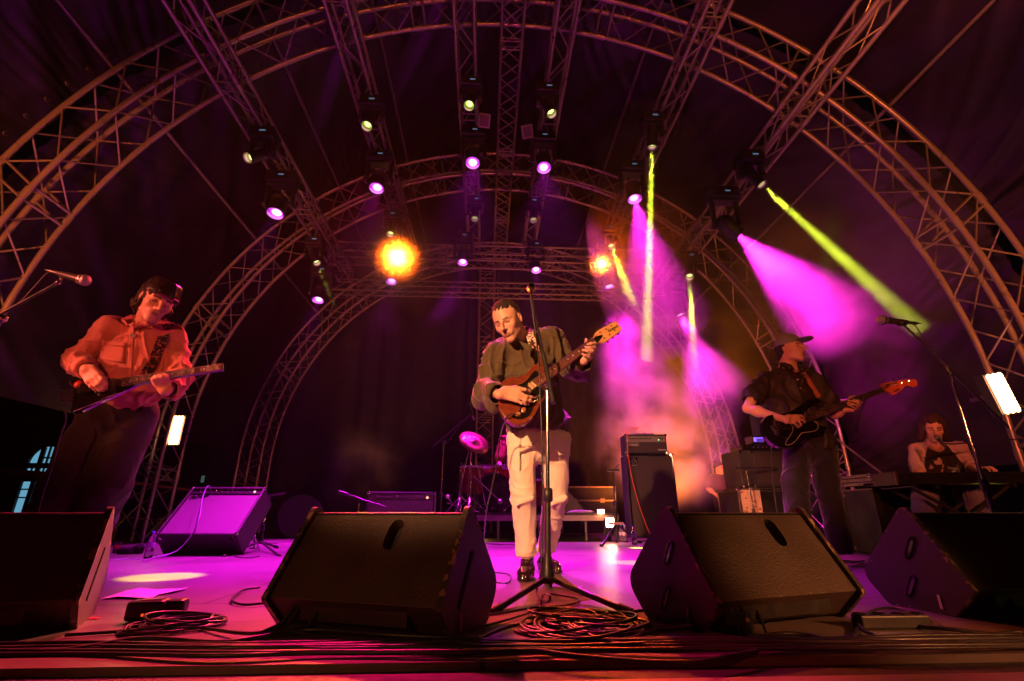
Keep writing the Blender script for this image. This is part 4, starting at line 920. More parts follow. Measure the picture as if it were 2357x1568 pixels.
# ================================================================ SINGER
def singer():
    cS = cropmap(1700, 1050, 1.161); cG = cropmap(1950, 1250, 3.336)
    J = lambda x, y, Y: np.array(at(*cS(x, y), Y))
    root = thing("person", "singing guitarist in a dark olive shirt and cream trousers at the centre microphone", "person", (.34, 3.2, 0), "musicians on stage")
    G = Plane(at(*cG(430, 1080), 2.68), at(*cG(1390, 370), 2.86), (-.12, -1, .16))
    hc = np.array(at(*cS(378, 268), 2.84)); H_ = Head(hc, -27, 29, -13, 1.06)
    nb = J(438, 352, 2.99); sR, sL = J(322, 412, 2.99), J(590, 345, 3.08)
    eR = J(268, 590, 2.90); wR = G.P(cG(140, 1080), .05); eL = np.array(at(*cG(1085, 735), 3.02)); wL = G.P(cG(1262, 628), -.035)
    hR, hL = J(447, 800, 3.12), J(588, 800, 3.14); kR, kL = J(447, 1075, 3.10), J(600, 1075, 3.22)
    f1 = np.array(onz(*cS(445, 1478))); f2 = np.array(onz(*cS(622, 1440)))
    aR = f1 + (.045, .215, .09); aL = f2 + (-.07, .20, .09)
    ch = (sR + sL) / 2 + (0, -.01, -.17)
    lo, hi = lohi([hc, sR, sL, eR, eL, wR, wL, hR, aR, aL, G.P(cG(1405, 425), 0)], .20)
    V = Vol((lo[0], lo[1], 0), hi, .0045)
    V.ell(ch + (0, .02, 0), (.140, .080, .20), None, .03); V.cone(ch + (0, .03, -.1), (hR + hL) / 2 + (0, .02, .06), .12, .11, .04, squash=((0, 1, 0), .75)); V.cone(sR, sL, .045, .045, .04)
    V.cone(nb + (0, .01, -.03), H_.w(0, .035, -.055), .062, .054, .03); V.cone(H_.w(0, .04, -.02), nb, .05, .058, .03)
    for s_, e_, w_ in ((sR, eR, wR), (sL, eL, wL)): V.chain([s_, e_, w_], [.052, .040, .026], .03); V.ell(e_ + (w_ - e_) * .28, (.044,) * 3, None, .03)
    for h_, k_, a_ in ((hR, kR, aR), (hL, kL, aL)): V.chain([h_, k_, a_], [.080, .055, .036], .03)
    H_.sculpt(V, 1.15)
    gp = lambda *q: [G.P(cG(x, y), o) for x, y, o in q]
    hand(V, wR, gp((205, 1010, .058), (205, 1105, .046), (405, 1005, .068), (365, 1160, .050)),
         [gp((405, 1010, .066), (480, 1015, .068), (535, 1035, .046), (522, 1072, .024)), gp((408, 1060, .062), (495, 1108, .058), (560, 1115, .044), (612, 1126, .024)),
          gp((395, 1112, .056), (480, 1160, .052), (545, 1166, .038), (590, 1180, .022)), gp((370, 1160, .050), (430, 1196, .046), (480, 1205, .036), (525, 1213, .022))],
         gp((250, 1010, .058), (360, 985, .048), (440, 1010, .030), (495, 1050, .016)), s=1.12)
    hand(V, wL, gp((1335, 590, -.038), (1275, 610, -.020), (1402, 445, -.014), (1345, 555, -.006)),
         [gp((1402, 430, -.004), (1402, 398, .034), (1356, 402, .047), (1312, 412, .026)), gp((1410, 475, 0), (1398, 452, .040), (1340, 455, .052), (1290, 458, .030)),
          gp((1392, 515, 0), (1372, 498, .040), (1308, 498, .048), (1250, 487, .028)), gp((1350, 562, 0), (1330, 553, .034), (1282, 556, .042), (1237, 541, .026))],
         gp((1318, 560, -.040), (1300, 460, -.040), (1292, 392, -.032), (1290, 345, -.012)), s=1.12)
    V.mesh("body", M_skin_h, root, None, 1, lambda v: H_.tint(v, SKIN, beard=(.20, .10, .07)))
    # short dark hair
    V = Vol(H_.c - .16, H_.c + .16, .003)
    E = lambda c, r, kk=.008, m='u': V.ell(H_.w(*c), np.array(r) * H_.k, H_.R, kk, m)
    E((0, .022, .052), (.0775, .100, .0855), .01); E((0, .070, -.02), (.058, .045, .050), .02)
    E((0, -.140, -.034), (.080, .092, .098), .006, 's'); E((0, -.02, -.115), (.14, .13, .085), .006, 's')
    for q in (-1, 1): E((q * .082, .012, -.012), (.016, .022, .030), .004, 's')
    V.mesh("hair", M_hair, root, hair_disp(.0035, 85), 1)
    # trousers
    V = Vol((lo[0] + .1, 2.6, 0.02), (hi[0] - .1, 3.7, 1.15), .0045)
    V.cone((hR + hL) / 2 + (0, 0, .12), (hR + hL) / 2 + (0, 0, .0), .165, .175, .03, squash=((0, 1, 0), .72)); V.ell((hR + hL) / 2 + (0, .05, -.02), (.17, .12, .12), None, .03)
    for h_, k_, a_, o_ in ((hR, kR, aR, -.01), (hL, kL, aL, .01)):
        V.cone(h_ + (o_, 0, -.02), k_ + (0, -.005, 0), .098, .071, .025); V.cone(k_, a_ + (0, 0, .03), .072, .064, .025); V.cone(a_ + (0, 0, .06), a_ + (0, 0, -.08), .052, .060, .004, 's')
        V.cone(k_ + (-.05, -.070, -.06), k_ + (.05, -.075, -.015), .006, .008, .03)
    V.cut(aR + (0, 0, .03), (0, 0, -1), .004)
    for a, b in (((-.125, -.115, .06), (-.135, -.13, -.22)), ((.09, -.12, .04), (.12, -.13, -.2))): hm = (hR + hL) / 2; V.cone(hm + a, hm + b, .003, .003, .010)
    V.cone((hR + hL) / 2 + (-.12, -.135, -.11), (hR + hL) / 2 + (-.015, -.145, -.06), .006, .006, .014); V.cone((hR + hL) / 2 + (.015, -.14, -.07), (hR + hL) / 2 + (.13, -.125, -.13), .006, .006, .014)
    V.mesh("trousers", cloth_mat("cream_cotton", (.84, .72, .60)), root, folds([((12, 9, 2.2), .008, 3), ((6, 6, 14), .004, 4), ((30, 24, 12), .002, 2)]), 2)
    # shirt
    V = Vol((lo[0], 2.45, .78), (hi[0], 3.55, hi[2] - .1), .0045)
    hem = (hR + hL) / 2 + (.0, -.01, .06)
    V.cone(ch + (0, .01, .09), ch + (.0, .0, -.14), .172, .180, .03, squash=((0, 1, 0), .66)); V.cone(ch + (0, .0, -.12), hem, .180, .200, .05, squash=((0, 1, 0), .68)); V.cone(sR + (.02, 0, -.01), sL + (-.02, 0, -.01), .078, .078, .05)
    V.cone(nb + (0, .03, -.05), nb + (0, .03, -.02), .09, .075, .04)
    V.chain([sR + (.02, 0, -.01), eR, wR + (eR - wR) * .16], [.072, .072, .058], .03); V.chain([sL + (-.02, 0, -.01), eL + (.0, 0, .0), wL + (eL - wL) * .20], [.074, .070, .070], .035)
    V.ell(eR + (-.005, 0, -.05), (.06, .06, .07), None, .04); V.ell(eL + (.06, -.01, -.035), (.07, .06, .05), None, .03); V.ell(wR + (eR - wR) * .35 + (0, 0, -.055), (.05, .05, .07), None, .03)
    V.cone(wR + (eR - wR) * .20, wR + (wR - eR) * .3, .048, .058, .005, 's'); V.cone(wL + (eL - wL) * .32, wL + (wL - eL) * .3, .058, .07, .005, 's')
    V.cone(nb + (0, -.01, -.02), nb + (-.03, -.06, .14), .060, .085, .006, 's')
    V.cone(nb + (.0, -.10, -.02), nb + (.035, -.15, -.12), .032, .010, .006, 's')
    c0, c1, c2 = nb + (-.068, -.045, .012), nb + (.038, -.150, -.125), nb + (.066, -.05, .02)
    V.chain([nb + (-.05, .05, .05), c0, nb + (-.03, -.125, -.05), c1], [.011, .012, .011, .009], .004); V.chain([nb + (.05, .05, .05), c2, nb + (.055, -.115, -.05), c1], [.011, .012, .011, .009], .004)
    V.cone(c1, c1 + (.015, -.0, -.16), .008, .006, .01)
    V.cut(hem + (0, 0, -.035), (0, 0, -1), .004); V.cone(hem + (0, 0, -.03), hem + (0, 0, -.12), .18, .20, .004, 's', squash=((0, 1, 0), .68))
    fd = folds([((15, 9, 4.5), .026, 3), ((7, 8, 13), .013, 3), ((22, 20, 12), .008, 2)])
    sh = V.mesh("shirt", cloth_mat("olive_cotton", (.082, .064, .032), .75, .2), root, fd, 2)
    m = MB(); b_ = Vector(wR + (eR - wR) * .24) + Vector((0, -.07, .02)); tr = bvh(sh)
    for q in ((118, 985),): p = surf(tr, cG(*q), 2.8, .003); m.lathe([(0, .003), (.008, .002), (.009, -.002)], p, (0, -1, 0), 12)
    m.build("cuff_button", M_rubber, sh)
    for sx in (0,):
        sock = M_fabric
    Vs = Vol(aR - .12, aR + .12, .004); Vs.cone(aR + (0, 0, .05), aR + (0, -.01, -.06), .038, .044, .01); Vs.mesh("sock", sock, root, None, 1)
    Vs = Vol(aL - .12, aL + .12, .004); Vs.cone(aL + (0, 0, .05), aL + (0, -.01, -.06), .038, .044, .01); Vs.mesh("sock", sock, root, None, 1)
    ml = mat("polished_leather", (.020, .007, .008), .16, 0, .15, 20, coat=.8)
    shoe(ml, root, f1 + (.055, .25, 0), f1 + (-.0, .0, 0), 1.06); shoe(ml, root, f2 + (-.09, .23, 0), f2 + (0, 0, 0), 1.06)
    # guitar
    g = thing("electric_guitar", "red-brown double-cutaway electric guitar with maple headstock, played by the singer", "guitar", G.O, "guitars being played")
    T = lambda q: [G.hit(cG(*p), .0) for p in q]
    body = [(735, 745), (705, 690), (652, 660), (600, 675), (560, 716), (515, 775), (465, 815), (400, 838), (300, 842), (225, 865), (165, 915), (135, 1000), (118, 1110), (132, 1240), (175, 1335), (232, 1408), (300, 1455), (380, 1478), (460, 1466), (530, 1425), (600, 1360), (648, 1285), (680, 1215), (720, 1165), (752, 1110), (768, 1050), (760, 985), (728, 935), (745, 880), (765, 830)]
    M_mahog = mat("red_brown_mahogany", (.15, .036, .016), .20, 0, .35, 7, .05, 60, coat=.8, aniso=(3, 14, 3))
    put(slab(G, T(body), -.040, .0, smooth=4), G, "body", M_mahog, g, .007)
    pg = [(618, 768), (655, 792), (672, 850), (640, 905), (690, 960), (725, 1020), (735, 1080), (700, 1135), (640, 1180), (600, 1225), (570, 1295), (525, 1365), (460, 1400), (380, 1410), (300, 1380), (345, 1330), (405, 1285), (412, 1235), (360, 1200), (270, 1160), (230, 1080), (270, 1005), (350, 965), (440, 935), (500, 895), (545, 835), (585, 785)]
    M_pg = mat("black_pickguard", (.008, .008, .009), .12, 0, .1, 12, coat=.6)
    put(slab(G, T(pg), .0005, .004, smooth=3), G, "pickguard", M_pg, g, .001)
    xn = G.hit(cG(1390, 370))[0]; SC = xn; xb = G.hit(cG(610, 930))[0]
    wf = lambda x: .046 + (.058 - .046) * (xn - x) / (xn - xb)
    nk = MB(); nk.add([(xb - .0, -wf(xb) / 2, -.014), (xn, -wf(xn) / 2, -.012), (xn, wf(xn) / 2, -.012), (xb, wf(xb) / 2, -.014), (xb, -wf(xb) / 2, .012), (xn, -wf(xn) / 2, .010), (xn, wf(xn) / 2, .010), (xb, wf(xb) / 2, .012)], [(0, 1, 2, 3), (4, 5, 6, 7), (0, 1, 5, 4), (2, 3, 7, 6), (0, 3, 7, 4), (1, 2, 6, 5)])
    neck = put(nk, G, "neck", mat("rosewood", (.17, .048, .028), .4, 0, .3, 10, aniso=(4, 30, 4)), g, .002)
    frets(G, SC, 21, 0, 0, M_nick, neck, xn, .0125, wf)
    m = MB()
    for f_ in (3, 5, 7, 9, 15, 17, 19): x = xn - SC * (1 - (2 ** (-(f_ - .5) / 12))); m.lathe([(0, .0138), (.0045, .0138), (.0045, .010)], (x, 0, 0), (0, 0, 1), 10)
    put(m, G, "fret_dot", M_white, neck)
    hs = [(1388, 326), (1410, 262), (1470, 212), (1560, 160), (1680, 100), (1735, 150), (1762, 205), (1730, 245), (1640, 310), (1532, 386), (1480, 378), (1440, 392)]
    M_maple = mat("maple", (.62, .33, .13), .3, 0, .15, 8, coat=.4, aniso=(3, 20, 3))
    hd_ = put(slab(G, T(hs), -.016, -.002, smooth=3), G, "headstock", M_maple, g, .003)
    sw = [(1388, 330), (1440, 300), (1500, 285), (1512, 305), (1478, 350), (1440, 388)]
    put(slab(G, T(sw), -.002, -.0005, smooth=3), G, "headstock_inlay", M_pg, hd_)
    a, b = Vector(G.W(*G.hit(cG(1650, 200)), .0)), Vector(G.W(*G.hit(cG(1720, 158)), .0)); u = (b - a).normalized()
    m = MB(); text_mb(m, "Gretsch", .030, Matrix.Translation(a) @ Matrix((u, G.N.cross(u), G.N)).transposed().to_4x4(), .0005, .0006, shear=.2); m.build("lettering", M_pg, hd_)
    for (px, py), (qx, qy) in (((1475, 255), (1445, 215)), ((1555, 210), (1530, 165)), ((1625, 168), (1600, 128)), ((1530, 330), (1578, 378)), ((1600, 282), (1645, 325)), ((1670, 228), (1715, 275))):
        t = thing_part = MB(); A, B = Vector(G.P(cG(px, py), .001)), Vector(G.P(cG(qx, qy), -.006)); t.lathe([(0, .006), (.004, .006), (.0055, 0), (.0055, -.002)], A, G.N, 10); t.tube([A + G.N * -.01, B], .0022, 6); t.ball(B, .0075, 10, (1, .6, 1)); t.build("tuning_peg", M_chrome, hd_)
    put(MB().box((0, 0, .010), (.030, .078, .012)), G, "bridge", M_chrome, g, .003)
    m = MB()
    st = MB()
    for i in range(6):
        y0, y1 = (i - 2.5) * .0102, (i - 2.5) * .0072; st.tube([(-.004, y0, .018), (xn, y1, .0145), (xn + .05, y1 * 1.5, .004)], .0007 + .00012 * i, 4)
    put(st, G, "strings", M_string, g)
    M_cream = mat("cream_plastic", (.72, .50, .25), .35)
    A, B = G.hit(cG(525, 955)), G.hit(cG(590, 1010)); 
    for dd in (0, .021):
        m = MB(); m.tube([(A[0] + dd, A[1], .006), (B[0] + dd, B[1], .006)], .0105, 10)
        for i in range(6): t_ = i / 5; m.lathe([(0, .0185), (.003, .0185), (.003, .012)], (A[0] + dd + (B[0] - A[0]) * t_, A[1] + (B[1] - A[1]) * t_, 0), (0, 0, 1), 8)
        put(m, G, "pickup", M_cream, g)
    for q in ((460, 1295), (386, 1355)):
        x, y = G.hit(cG(*q)); m = MB(); m.lathe([(.0155, .004), (.0150, .010), (.0115, .012), (.0105, .020), (0, .021)], (x, y, 0), (0, 0, 1), 18, seg=True); put(m, G, "knob", mat("copper_knob", (.55, .25, .13), .35, .4), g)
    for q in ((640, 1100), (600, 1165)):
        x, y = G.hit(cG(*q)); m = MB(); m.box((x, y, .007), (.05, .012, .006)); put(m, G, "switch_plate", M_chrome, g, .001)
    # strap over the left shoulder
    sp = [surf(tr, cG(*q), 3.0, .008) for q in ((508, 175), (530, 260), (560, 340), (598, 430), (645, 505))]
    sp[0] = sp[1] + (sp[1] - sp[2]) * .9 + Vector((0, .03, .0))
    weave = bpy.data.materials.new("woven_strap"); nt, N, L, p = nodes(weave); tc = N.new("ShaderNodeTexCoord"); w1 = N.new("ShaderNodeTexVoronoi"); w1.inputs["Scale"].default_value = 75; L.new(tc.outputs["Object"], w1.inputs["Vector"])
    cr = N.new("ShaderNodeValToRGB"); cr.color_ramp.interpolation = 'CONSTANT'; cr.color_ramp.elements[0].color = (.10, .03, .02, 1); cr.color_ramp.elements[1].position = .48; cr.color_ramp.elements[1].color = (.78, .62, .5, 1); L.new(w1.outputs["Distance"], cr.inputs[0]); L.new(cr.outputs[0], p.inputs["Base Color"]); p.inputs["Roughness"].default_value = .8
    stp = tag(ribbon(sp, .052, "guitar_strap", weave, None, .0025), "patterned woven guitar strap over the singer's shoulder", "strap")
    ribbon([sp[-1], surf(tr, cG(680, 590), 3.0, .008), Vector(G.P(cG(735, 700), -.015))], .034, "leather_end", mat("brown_leather", (.10, .035, .02), .45), stp, .002)
    # lead from the jack
    j = Vector(G.P(cG(386, 1355), .02)); e = Vector(G.P(cG(270, 1345), .03)); c_ = [j, Vector(G.P(cG(330, 1340), .035)), e, Vector(G.P(cG(225, 1400), .0)), Vector(at(1152, 1000, 2.85)), Vector(at(1145, 1060, 2.95)), Vector(at(1130, 1130, 3.0)), Vector(at(1118, 1190, 3.1)), Vector(onz(1112, 1290)) + Vector((0, 0, .02)), onz(1120, 1330) + Vector((0, 0, .006)), onz(1165, 1345) + Vector((0, 0, .006)), onz(1172, 1325) + Vector((0, 0, .006)), onz(1120, 1318) + Vector((0, 0, .006))]
    tag(MB().tube(smoothpath(c_, 8), .0038, 6).build("instrument_cable", M_cable), "thin black lead hanging from the singer's guitar to the boards", "cable", "guitar leads")
    return root
singer()
# ================================================================ LEFT GUITARIST
def torso_body(V, ch, hR, hL, sR, sL, nb, H_, arms, legs):
    V.ell(ch + (0, .02, 0), (.130, .075, .20), None, .03); V.cone(ch + (0, .03, -.1), (hR + hL) / 2 + (0, .02, .06), .105, .10, .04, squash=((0, 1, 0), .75)); V.cone(sR, sL, .045, .045, .04)
    V.cone(nb + (0, .01, -.03), H_.w(0, .035, -.055), .062, .054, .03); V.cone(H_.w(0, .04, -.02), nb, .05, .058, .03)
    for s_, e_, w_ in arms: V.chain([s_, e_, w_], [.052, .042, .027], .03); V.ell(e_ + (w_ - e_) * .28, (.045,) * 3, None, .03)
    for l in legs: V.chain(l, [.080, .056, .038], .03)
def left_guitarist():
    cL = cropmap(0, 950, 1.363); cZ = cropmap(250, 1050, 2.613); cz = lambda x, y: cZ(x, y)
    J = lambda x, y, Y: np.array(at(*cL(x, y), Y)); Jz = lambda x, y, Y: np.array(at(*cZ(x, y), Y))
    root = thing("person", "guitarist in a salmon shirt and black peaked cap with wide dark trousers", "person", (-2.2, 2.95, 0), "musicians on stage")
    G = Plane(at(*cz(240, 1310), 2.62), at(*cz(1650, 1085), 2.78), (-.06, -1, .12))
    hc = Jz(985, 395, 2.78); H_ = Head(hc, 50, 22, 10, 1.06)
    nb = Jz(870, 640, 2.90); sR, sL = Jz(470, 650, 2.82), Jz(1180, 755, 3.02)
    eR = Jz(155, 1010, 2.84); wR = G.P(cz(250, 1110), .055); eL = Jz(1215, 1180, 2.96); wL = G.P(cz(1075, 1330), -.03)
    hR, hL = J(560, 950, 3.02), J(745, 940, 3.04); kR = hR + (-.09, -.02, -.44); kL = hL + (-.06, .0, -.44); aR = kR + (-.07, .02, -.40); aL = kL + (-.10, .04, -.40); aR[2] = aL[2] = .09
    ch = (sR + sL) / 2 + (0.02, -.0, -.17)
    lo, hi = lohi([hc, sR, sL, eR, eL, wR, wL, aR, aL], .20)
    V = Vol((lo[0], lo[1], 0), hi, .0048)
    torso_body(V, ch, hR, hL, sR, sL, nb, H_, ((sR, eR, wR), (sL, eL, wL)), ([hR, kR, aR], [hL, kL, aL])); H_.sculpt(V, 1.2)
    gp = lambda *q: [G.P(cz(x, y), o) for x, y, o in q]
    hand(V, wR, gp((300, 1090, .060), (225, 1150, .050), (372, 1160, .070), (262, 1235, .056)),
         [gp((368, 1160, .070), (412, 1205, .074), (450, 1260, .050), (462, 1300, .026)), gp((335, 1185, .068), (382, 1245, .068), (418, 1300, .044), (428, 1325, .024)),
          gp((300, 1215, .062), (345, 1275, .058), (385, 1318, .038), (405, 1328, .022)), gp((262, 1235, .056), (295, 1285, .050), (335, 1315, .034), (362, 1322, .022))],
         gp((320, 1100, .062), (390, 1150, .052), (440, 1210, .034), (462, 1265, .018)), s=1.12)
    hand(V, wL, gp((1110, 1310, -.030), (1040, 1330, -.020), (1100, 1225, -.005), (960, 1250, .010)),
         [gp((1100, 1225, 0), (1088, 1185, .040), (1068, 1160, .040), (1052, 1190, .018)), gp((1055, 1235, .01), (1032, 1185, .048), (1010, 1172, .044), (1000, 1200, .018)),
          gp((1010, 1245, .015), (985, 1190, .046), (965, 1180, .042), (958, 1208, .018)), gp((965, 1250, .015), (945, 1212, .040), (935, 1205, .034), (932, 1228, .018))],
         gp((1090, 1290, -.03), (1085, 1230, -.036), (1070, 1175, -.032), (1058, 1152, -.014)), s=1.12)
    V.mesh("body", M_skin_h, root, None, 1, col=lambda v: H_.tint(v, SKIN, beard=(.10, .05, .035), closed=True))
    V = Vol(H_.c - .19, H_.c + .19, .0035)
    E = lambda c, r, kk=.008, m='u', M=H_: V.ell(M.w(*c), np.array(r) * M.k, M.R, kk, m)
    E((0, .030, .030), (.084, .096, .085), .01); E((0, .080, -.055), (.074, .05, .065), .03)
    for q in (-1, 1): E((q * .074, .02, -.045), (.022, .036, .040), .015); E((q * .060, -.062, .040), (.022, .022, .018), .01)
    E((0, -.135, -.045), (.105, .092, .100), .006, 's')
    V.mesh("hair", M_hair, root, hair_disp(.016, 55), 1)
    V = Vol(H_.c - .2, H_.c + .2, .0035); E = lambda c, r, kk=.008, m='u': V.ell(H_.w(*c), np.array(r) * H_.k, H_.R, kk, m)
    E((0, .012, .050), (.088, .108, .074), .01); V.cone(H_.w(0, .01, .062), H_.w(0, .012, .082), .090, .092, .008); E((0, .01, .19), (.2, .2, .065), .012, 's')
    E((0, .01, -.045), (.20, .20, .085), .004, 's')
    E((0, -.112, .042), (.070, .050, .008), .006); E((0, -.12, .030), (.09, .06, .016), .006, 's')
    cap = V.mesh("cap", mat("black_leather", (.020, .014, .012), .22, 0, .2, 12, .5, 50, coat=.4), root, folds([((20, 20, 12), .006, 2)]), 1)
    # trousers
    V = Vol((lo[0] - .05, 2.6, 0.02), (hi[0] + .1, 3.6, 1.15), .0055); hm = (hR + hL) / 2
    V.cone(hm + (0, 0, .12), hm, .165, .185, .03, squash=((0, 1, 0), .75))
    for h_, k_, a_ in ((hR, kR, aR), (hL, kL, aL)): V.cone(h_ + (0, 0, -.02), k_, .115, .108, .04); V.cone(k_, a_ + (0, 0, 0), .108, .108, .04)
    V.cut((0, 0, .05), (0, 0, -1), .004)
    V.mesh("trousers", cloth_mat("charcoal_wool", (.030, .027, .022), .8, .2), root, folds([((9, 6, 2.2), .014, 3), ((15, 15, 5), .004, 2)]), 2)
    V = Vol((lo[0] + .1, 2.6, .8), (hi[0], 3.4, 1.15), .0045); V.cone(hm + (0, 0, .115), hm + (0, 0, .145), .172, .172, .01, squash=((0, 1, 0), .75)); V.mesh("belt", M_black, root, None, 1)
    # shirt, tucked in
    V = Vol((lo[0], 2.45, .80), (hi[0], 3.45, hi[2] - .1), .0045)
    V.cone(ch + (0, .01, .08), ch + (0, .0, -.14), .170, .172, .03, squash=((-.55, 1, 0), .66)); V.cone(ch + (0, .0, -.12), hm + (0, 0, .13), .172, .160, .05, squash=((-.5, 1, 0), .7)); V.cone(sR + (.02, 0, -.01), sL + (-.02, 0, -.01), .062, .062, .05)
    V.cone(nb + (0, .03, -.05), nb + (0, .03, -.02), .09, .075, .04)
    V.chain([sR + (.02, 0, -.01), eR, wR + (eR - wR) * .14], [.066, .064, .048], .03); V.chain([sL + (-.02, 0, -.01), eL, wL + (eL - wL) * .24], [.066, .062, .058], .03)
    V.ell(eR + (.01, 0, -.03), (.055, .05, .055), None, .04); V.ell(eL + (-.0, 0, -.07), (.048, .045, .07), None, .04)
    V.cone(wR + (eR - wR) * .17, wR + (wR - eR) * .3, .038, .044, .005, 's'); V.cone(wL + (eL - wL) * .3, wL + (wL - eL) * .4, .045, .052, .005, 's')
    V.cone(nb + (0, -.01, -.02), nb + (.02, -.06, .14), .060, .085, .006, 's'); V.cone(nb + (-.01, -.10, -.03), nb + (-.02, -.15, -.08), .028, .008, .006, 's')
    # collar flaps, placket, chest pocket, shoulder seams
    cl, cr_ = Jz(700, 590, 2.80), Jz(960, 700, 2.80)
    V.chain([nb + (-.055, .05, .055), nb + (-.080, -.030, .045), nb + (-.060, -.105, -.015), nb + (-.010, -.135, -.055)], [.010, .011, .010, .007], .005); V.chain([nb + (.055, .05, .055), nb + (.080, -.030, .035), nb + (.075, -.105, -.035), nb + (.0, -.135, -.055)], [.013, .015, .014, .009], .006)
    sh0 = V
    fd = folds([((16, 11, 6), .017, 3), ((8, 9, 16), .012, 3), ((28, 24, 16), .006, 2)])
    M_sh = cloth_mat("salmon_cotton", (.62, .25, .19), .85, .2)
    sh = V.mesh("shirt", M_sh, root, fd, 2); tr = bvh(sh)
    def patch(pts, name, off, mt, thick=.004):      # a stitched-on piece following the shirt
        n = 9; m = MB(); vs = []
        A, B, C_, D = pts
        for i in range(n):
            for j in range(n):
                u, v = i / (n - 1), j / (n - 1); x = (A[0] * (1 - u) + B[0] * u) * (1 - v) + (D[0] * (1 - u) + C_[0] * u) * v; y = (A[1] * (1 - u) + B[1] * u) * (1 - v) + (D[1] * (1 - u) + C_[1] * u) * v
                vs.append(surf(tr, cz(x, y), 2.8, off + .004 * (1 - (2 * abs(u - .5)) ** 4)))
        m.add(vs, [(i * n + j, (i + 1) * n + j, (i + 1) * n + j + 1, i * n + j + 1) for i in range(n - 1) for j in range(n - 1)], True); o = m.build(name, mt, sh); s_ = o.modifiers.new("s", 'SOLIDIFY'); s_.thickness = thick; return o
    patch([(415, 815), (655, 850), (640, 1040), (385, 1000)], "chest_pocket", .006, M_sh); patch([(410, 800), (665, 835), (662, 868), (408, 845)], "pocket_flap", .013, M_sh)
    patch([(700, 600), (745, 640), (725, 1195), (665, 1195)], "placket", .005, M_sh, .003)
    tg = MB(); tg.box(surf(tr, cz(735, 752), 2.8, .012), (.036, .006, .026), Matrix.Rotation(R(22), 3, 'Y')); tag(tg.build("clip_on_tag", mat("tag_plastic", (.12, .03, .02), .4), None, .002), "small dark tag clipped at the left guitarist's shirt collar", "tag")
    # guitar: black, headless, angular
    g = thing("electric_guitar", "black headless electric guitar with slanted metal edging, played by the left guitarist", "guitar", G.O, "guitars being played")
    T = lambda q: [G.hit(cz(*p), .0) for p in q]
    put(slab(G, T([(70, 1225), (100, 1215), (400, 1195), (640, 1205), (780, 1215), (800, 1255), (660, 1325), (560, 1375), (400, 1440), (300, 1490), (200, 1540), (110, 1555), (75, 1540), (95, 1440), (95, 1330)]), -.024, 0, smooth=0), G, "body", M_gloss, g, .004)
    mt = MB(); p_ = T([(105, 1548), (400, 1438), (425, 1412), (640, 1340), (662, 1318)]); mt.tube([(x, y, .003) for x, y in p_], .0024, 6); p_ = T([(75, 1240), (100, 1285), (135, 1295), (150, 1312)]); mt.tube([(x, y, .003) for x, y in p_], .003, 6); put(mt, G, "metal_edging", M_chrome, g)
    x, y = G.hit(cz(160, 1257)); put(MB().lathe([(0, .004), (.020, .003), (.020, 0)], (x, y, 0), (0, 0, 1), 20), G, "oval_sticker", mat("red_sticker", (.45, .04, .03), .4), g)
    xn = G.hit(cz(1650, 1085))[0]; xb = G.hit(cz(620, 1255))[0]; wf = lambda x: .040 + .014 * (xn - x) / (xn - xb)
    nk = MB(); nk.add([(xb, -wf(xb) / 2, -.014), (xn, -wf(xn) / 2, -.012), (xn, wf(xn) / 2, -.012), (xb, wf(xb) / 2, -.014), (xb, -wf(xb) / 2, .012), (xn, -wf(xn) / 2, .010), (xn, wf(xn) / 2, .010), (xb, wf(xb) / 2, .012)], [(0, 1, 2, 3), (4, 5, 6, 7), (0, 1, 5, 4), (2, 3, 7, 6), (0, 3, 7, 4), (1, 2, 6, 5)])
    neck = put(nk, G, "neck", mat("ebony", (.035, .014, .010), .35, 0, .3, 10), g, .002); frets(G, xn * .97, 22, 0, 0, M_nick, neck, xn - .004, .0125, wf)
    m = MB()
    for f_ in (3, 5, 7, 9, 12, 15, 17, 19): xx = xn - xn * .97 * (1 - (2 ** (-(f_ - .5) / 12))); m.lathe([(0, .0138), (.0035, .0138), (.0035, .010)], (xx, 0, 0), (0, 0, 1), 8)
    put(m, G, "fret_dot", M_white, neck); put(MB().box((xn + .006, 0, 0), (.012, .046, .028)), G, "string_clamp", M_blackm, g, .002)
    st = MB()
    for i in range(6): st.tube([(-.03, (i - 2.5) * .0098, .016), (xn, (i - 2.5) * .0066, .0145)], .0007 + .00012 * i, 4)
    put(st, G, "strings", M_string, g)
    b_ = MB()
    for i in range(6): b_.box((-.005, (i - 2.5) * .0100, .010), (.026, .0075, .014)); b_.tube([(-.045, (i - 2.5) * .0125 - .02, .004), (-.105, (i - 2.5) * .0135 - .022, .004)], .0045, 6)
    put(b_, G, "bridge", M_chrome, g)
    for xx in (.055, .115): put(MB().box((xx, 0, .003), (.024, .075, .008)), G, "pickup", M_black, g, .002)
    # strap
    wv = bpy.data.materials.new("striped_strap"); nt, N, L, p = nodes(wv); tc = N.new("ShaderNodeTexCoord"); ck = N.new("ShaderNodeTexVoronoi"); ck.inputs["Scale"].default_value = 110; L.new(tc.outputs["Object"], ck.inputs["Vector"]); cr = N.new("ShaderNodeValToRGB"); cr.color_ramp.interpolation = 'CONSTANT'
    cr.color_ramp.elements[0].color = (.02, .012, .015, 1); cr.color_ramp.elements[1].position = .62; cr.color_ramp.elements[1].color = (.40, .10, .08, 1); e_ = cr.color_ramp.elements.new(.82); e_.color = (.12, .30, .22, 1); L.new(ck.outputs["Color"], cr.inputs[0]); L.new(cr.outputs[0], p.inputs["Base Color"]); p.inputs["Roughness"].default_value = .8
    sp = [surf(tr, cz(*q), 2.9, .008) for q in ((1078, 680), (1040, 790), (985, 930), (930, 1040), (870, 1150), (835, 1215))]; sp = [sp[0] + Vector((.02, .10, .045))] + sp
